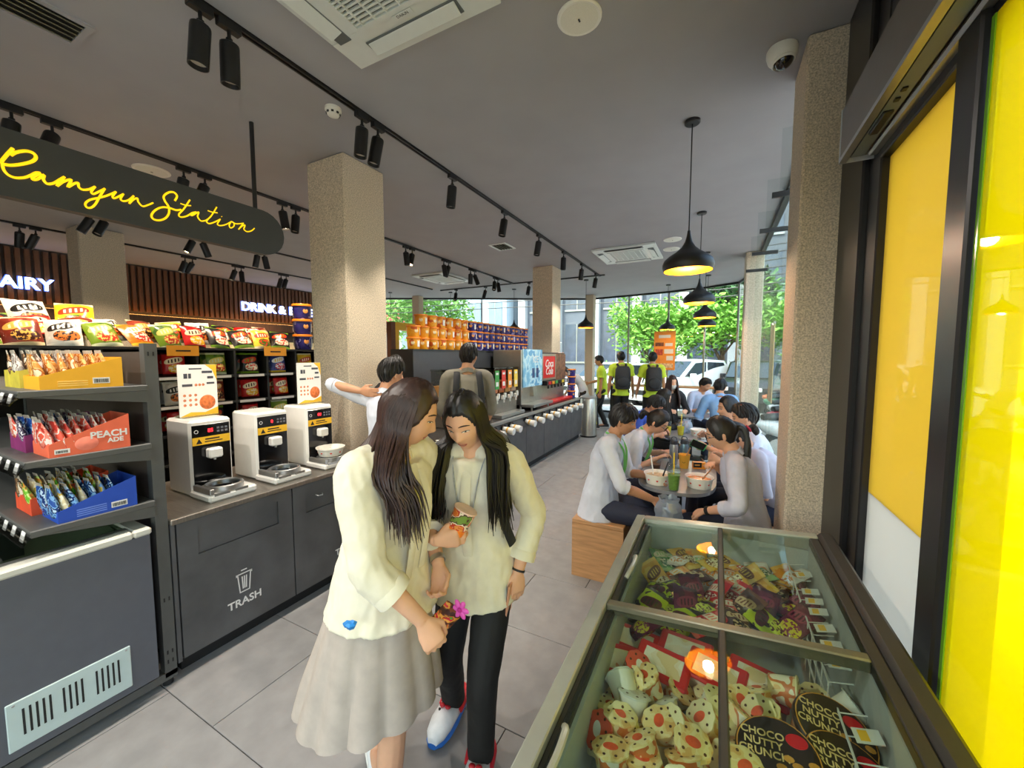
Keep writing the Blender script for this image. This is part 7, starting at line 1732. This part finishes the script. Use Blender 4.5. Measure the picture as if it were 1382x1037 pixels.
# ---------------------------------------------------------------- students at the nearest table
SH = dict(vox=.0065, cvox=.009, wr=.007, flare=.032)
S1 = person('person in pale shirt seated on the oak cube bench', (-.79, 3.03), 2, s=1.0, sit=.45, lean=13, pitch=16, skin=SK2, hair='fringe', top=m_shirtw2, bottom=m_navy, sleeve=.56, arms={'R': PXL(880, 674, y=2.86), 'L': Vector((-.40, 3.12, .77)), 'PR': Vector((-.3, -.9, -.4))}, curl=(.6, .8), palm=(Vector((0, -.6, -.6)), Vector((.0, .5, -.7))), **SH)
lanyard(S1, m_lany, .3)
S2 = person('person with glasses in white shirt bending over the nearest table', (-.77, 3.74), -6, s=.95, sit=.45, lean=30, pitch=34, fem=True, hair='tied', top=m_shirtw2, bottom=m_navy, sleeve=.62, glasses=True, arms={'R': Vector((-.44, 3.60, .80)), 'L': Vector((-.42, 3.88, .80))}, curl=(.7, .7), palm=(Vector((0, .3, -.8)), Vector((0, -.3, -.8))), **SH)
lanyard(S2, m_lany, .3)
S3 = person('person with long ponytail eating with chopsticks by the freezer', (.22, 2.985), 182, s=.96, sit=.45, lean=14, pitch=20, fem=True, hair='pony', top=m_shirtw, bottom=m_navy, sleeve=.70, arms={'R': Vector((.03, 3.13, .90)), 'L': PXL(952, 690, y=2.76), 'PL': Vector((.5, -.9, -.3)), 'PR': Vector((.5, .6, -.5))}, glasses=True, curl=(.8, .9), palm=(Vector((0, .3, -.8)), Vector((0, -.5, -.7))), **SH)
onp(S3, 'smart_watch', MB().tube([tuple(S3.wL - (S3.wL - S3.eL).normalized() * .035), tuple(S3.wL - (S3.wL - S3.eL).normalized() * .010)], .029, 12), m_bar)
add('chopsticks', MB().tube([(.01, 3.10, .92), (-.07, 3.13, .80)], .003, 6).tube([(.012, 3.115, .92), (-.06, 3.145, .80)], .003, 6).mesh('chopsticks', m_oak), label='pair of wooden chopsticks in the hand of the person with a ponytail', cat='chopsticks')
S4 = person('person with red hair tie leaning down behind the stone pillar', (.47, 3.52), 188, s=.92, sit=.45, lean=32, pitch=38, fem=True, hair='tied', top=m_shirtw, bottom=m_navy, sleeve=.6, vox=.009, cvox=.011, arms={'R': (.32, -.12, .80), 'L': (.32, .12, .80)})
tmb = MB(); c_ = S4.hm @ Vector((0, -.115, 0)); ell(tmb, c_, S4.HL, S4.HU, S4.HF, .03, .03, .014); onp(S4, 'hair_tie', tmb, M('red_hair_tie', (170, 30, 50), .6))
S5 = person('person with black hair, mostly hidden behind the person with a ponytail', (.36, 3.86), 180, s=.95, sit=.45, lean=10, pitch=14, fem=True, hair='short', top=m_shirtw2, bottom=m_navy, sleeve=.6, vox=.009, cvox=.011, arms={'R': (.30, -.1, .80), 'L': (.30, .12, .80)})
S6 = person('person with tied-back hair holding a green phone at the window bench', (.24, 4.36), 186, s=.96, sit=.45, lean=10, pitch=4, headyaw=14, fem=True, hair='tied', top=m_shirtw2, bottom=m_navy, sleeve=.62, vox=.008, cvox=.010, arms={'R': (.30, -.14, .88), 'L': Vector((-.06, 4.14, .83))}, curl=(.8, .6))
e = E('green_phone', S6.wL + Vector((-.07, -.04, .02)), 0, 'bright green phone held by the person on the window bench', 'phone', rot=(rad(55), rad(12), rad(-30)))
add('case', boxme('case', M('green_phone_case', (40, 170, 90), .4), -.075, .075, -.036, .036, -.004, .004, .003), e); add('screen', boxme('screen', m_ckb, -.07, .07, -.033, .033, .004, .0046), e)
# ---------------------------------------------------------------- second table and beyond
FR = dict(vox=.010, cvox=.012)
S7 = person('person in royal blue polo shirt hunched at the second table', (-.98, 4.98), -12, s=.98, sit=.45, lean=34, pitch=30, skin=SK2, hair='fringe', top=m_poloblue, bottom=m_navy, sleeve=.3, arms={'R': (.42, -.12, .78), 'L': (.42, .14, .78)}, **FR)
S8 = person('person in black long-sleeved top at the second table', (-.84, 5.62), -4, s=.94, sit=.45, lean=20, pitch=22, fem=True, hair='long', top=m_blk, bottom=m_trb, sleeve=.9, arms={'R': (.45, -.1, .80), 'L': (.45, .12, .80)}, **FR)
S9 = person('person with long hair wearing a white face mask', (-.66, 6.75), -62, s=.97, sit=.52, lean=6, pitch=4, fem=True, hair='long', hairm=m_hairbr, top=m_blk, bottom=m_trb, sleeve=.9, mask=True, arms={'R': (.30, -.14, .85), 'L': (.30, .14, .85)}, **FR)
S10 = person('person in striped pale shirt at the farthest table, head bowed', (-.30, 7.62), -50, s=1.0, sit=.45, lean=16, pitch=22, headyaw=10, skin=SK2, hair='short', top=m_stripe, bottom=m_navy, sleeve=.6, arms={'R': (.32, -.1, .80), 'L': (.32, .12, .80)}, **FR)
S11 = person('person in light blue shirt with back turned at the farthest table', (.08, 6.62), 104, s=1.02, sit=.45, lean=12, pitch=12, headyaw=-25, skin=SK2, hair='short', top=m_ltblue, bottom=m_navy, sleeve=.5, arms={'R': (.35, -.12, .82), 'L': (.35, .14, .82)}, **FR)
for (x, y, z, l) in ((-.66, 6.75, .52, 'masked person'), (-.84, 5.62, .45, 'person in black top'), (-.30, 7.62, .45, 'person in striped shirt'), (.08, 6.62, .45, 'person in light blue')):
    st = E('wooden_stool', (x, y, 0), 0, 'small oak stool under the %s' % l, 'stool', 'oak stools')
    add('seat', boxme('seat', m_oak, -.16, .16, -.16, .16, z - .03, z, .004), st)
    for sx in (-1, 1):
        for sy in (-1, 1): add('leg', boxme('leg', m_oak, sx * .13 - .018, sx * .13 + .018, sy * .13 - .018, sy * .13 + .018, 0, z - .03), st)
# standing
m_trst = M('black_track_trousers', (28, 28, 30), .7, var=.05)
B1 = person('person in neon yellow shirt in profile by the steel bin', (-2.36, 9.1), 196, s=1.0, lean=4, pitch=8, skin=SK2, hair='short', top=m_neony, bottom=m_trst, sleeve=.3, arms={'R': (.30, -.16, 1.05), 'L': (.05, .22, .82)}, legs={'L': (.12, .1, .085), 'R': (-.10, -.1, .085)}, **FR)
onp(B1, 'side_stripe', MB().tube([tuple(B1.Pv + B1.L * .145 - B1.U * .05), tuple(B1.kL + B1.L * .072), tuple(B1.aL + B1.L * .062 + B1.U * .03)], .016, 6, flat=(tuple(B1.L), .3)), M('yellow_stripe', (226, 226, 60), .6))
B2 = person('person in neon yellow shirt with black backpack, middle of the three', (-1.83, 8.65), 112, s=1.05, lean=2, pitch=4, skin=SK2, hair='short', top=m_neony, bottom=m_trst, sleeve=.3, arms={'R': (.02, -.27, .84), 'L': (.02, .27, .86)}, **FR); backpack(B2)
B3 = person('person in neon yellow shirt with black backpack, rightmost of the three', (-1.19, 8.65), 108, s=1.04, lean=2, pitch=4, headyaw=-20, skin=SK2, hair='short', top=m_neony, bottom=m_trst, sleeve=.3, arms={'R': (.05, -.27, .86), 'L': (.06, .30, .90)}, **FR); backpack(B3)
W1 = person('person in white shirt stooping behind the steel bin', (-2.78, 9.0), 195, s=.95, lean=48, pitch=30, hair='short', top=m_shirtw2, bottom=m_trst, sleeve=.6, arms={'R': (.45, -.1, .75), 'L': (.45, .12, .75)}, vox=.012, cvox=.014)
K1 = person('person in olive grey shirt with backpack straps, seen from behind', (-2.17, 3.22), 128, s=1.07, lean=3, pitch=6, headyaw=-24, skin=SK2, hair='short', top=m_greysh, bottom=m_navy, sleeve=.62, arms={'R': (.22, -.2, .98), 'L': (.22, .2, .98)}, vox=.009, cvox=.011)
for sg_ in (1, -1):
    p = [K1.N - K1.sp * .30 - K1.Fs * .13 + K1.Ls * sg_ * .13, K1.N - K1.sp * .12 - K1.Fs * .135 + K1.Ls * sg_ * .115, K1.N + K1.sp * .005 - K1.Fs * .06 + K1.Ls * sg_ * .105, K1.N - K1.sp * .05 + K1.Fs * .1 + K1.Ls * sg_ * .115]
    onp(K1, 'shoulder_strap', MB().tube(catmull(p, 5), .030, 8, flat=(tuple(K1.Fs), .25)), m_strap)
H1 = person('person in white shirt with a raised arm and hand behind the head', (-2.235, 2.20), 100, s=.985, lean=2, pitch=8, headyaw=-20, skin=SK2, hair='short', top=m_shirtw2, bottom=m_trst, sleeve=.54, arms={'L': PXL(487, 528, y=2.10), 'PL': Vector((-1, -.25, .12)), 'R': (.12, -.2, .95)}, hdir=(Vector((.9, .1, -.1)), None), palm=(Vector((0, 1, .1)), None), curl=(.35, .5), vox=.007, cvox=.010)
hp_ = PXL(537, 498, y=2.74)
H2 = person('person with dark tied hair, head just visible behind the raised elbow', (hp_.x, 2.74), 150, s=1.0, lean=2, pitch=10, fem=True, hair='tied', top=m_blk, bottom=m_trst, sleeve=.6, vox=.010, cvox=.012)
flush()
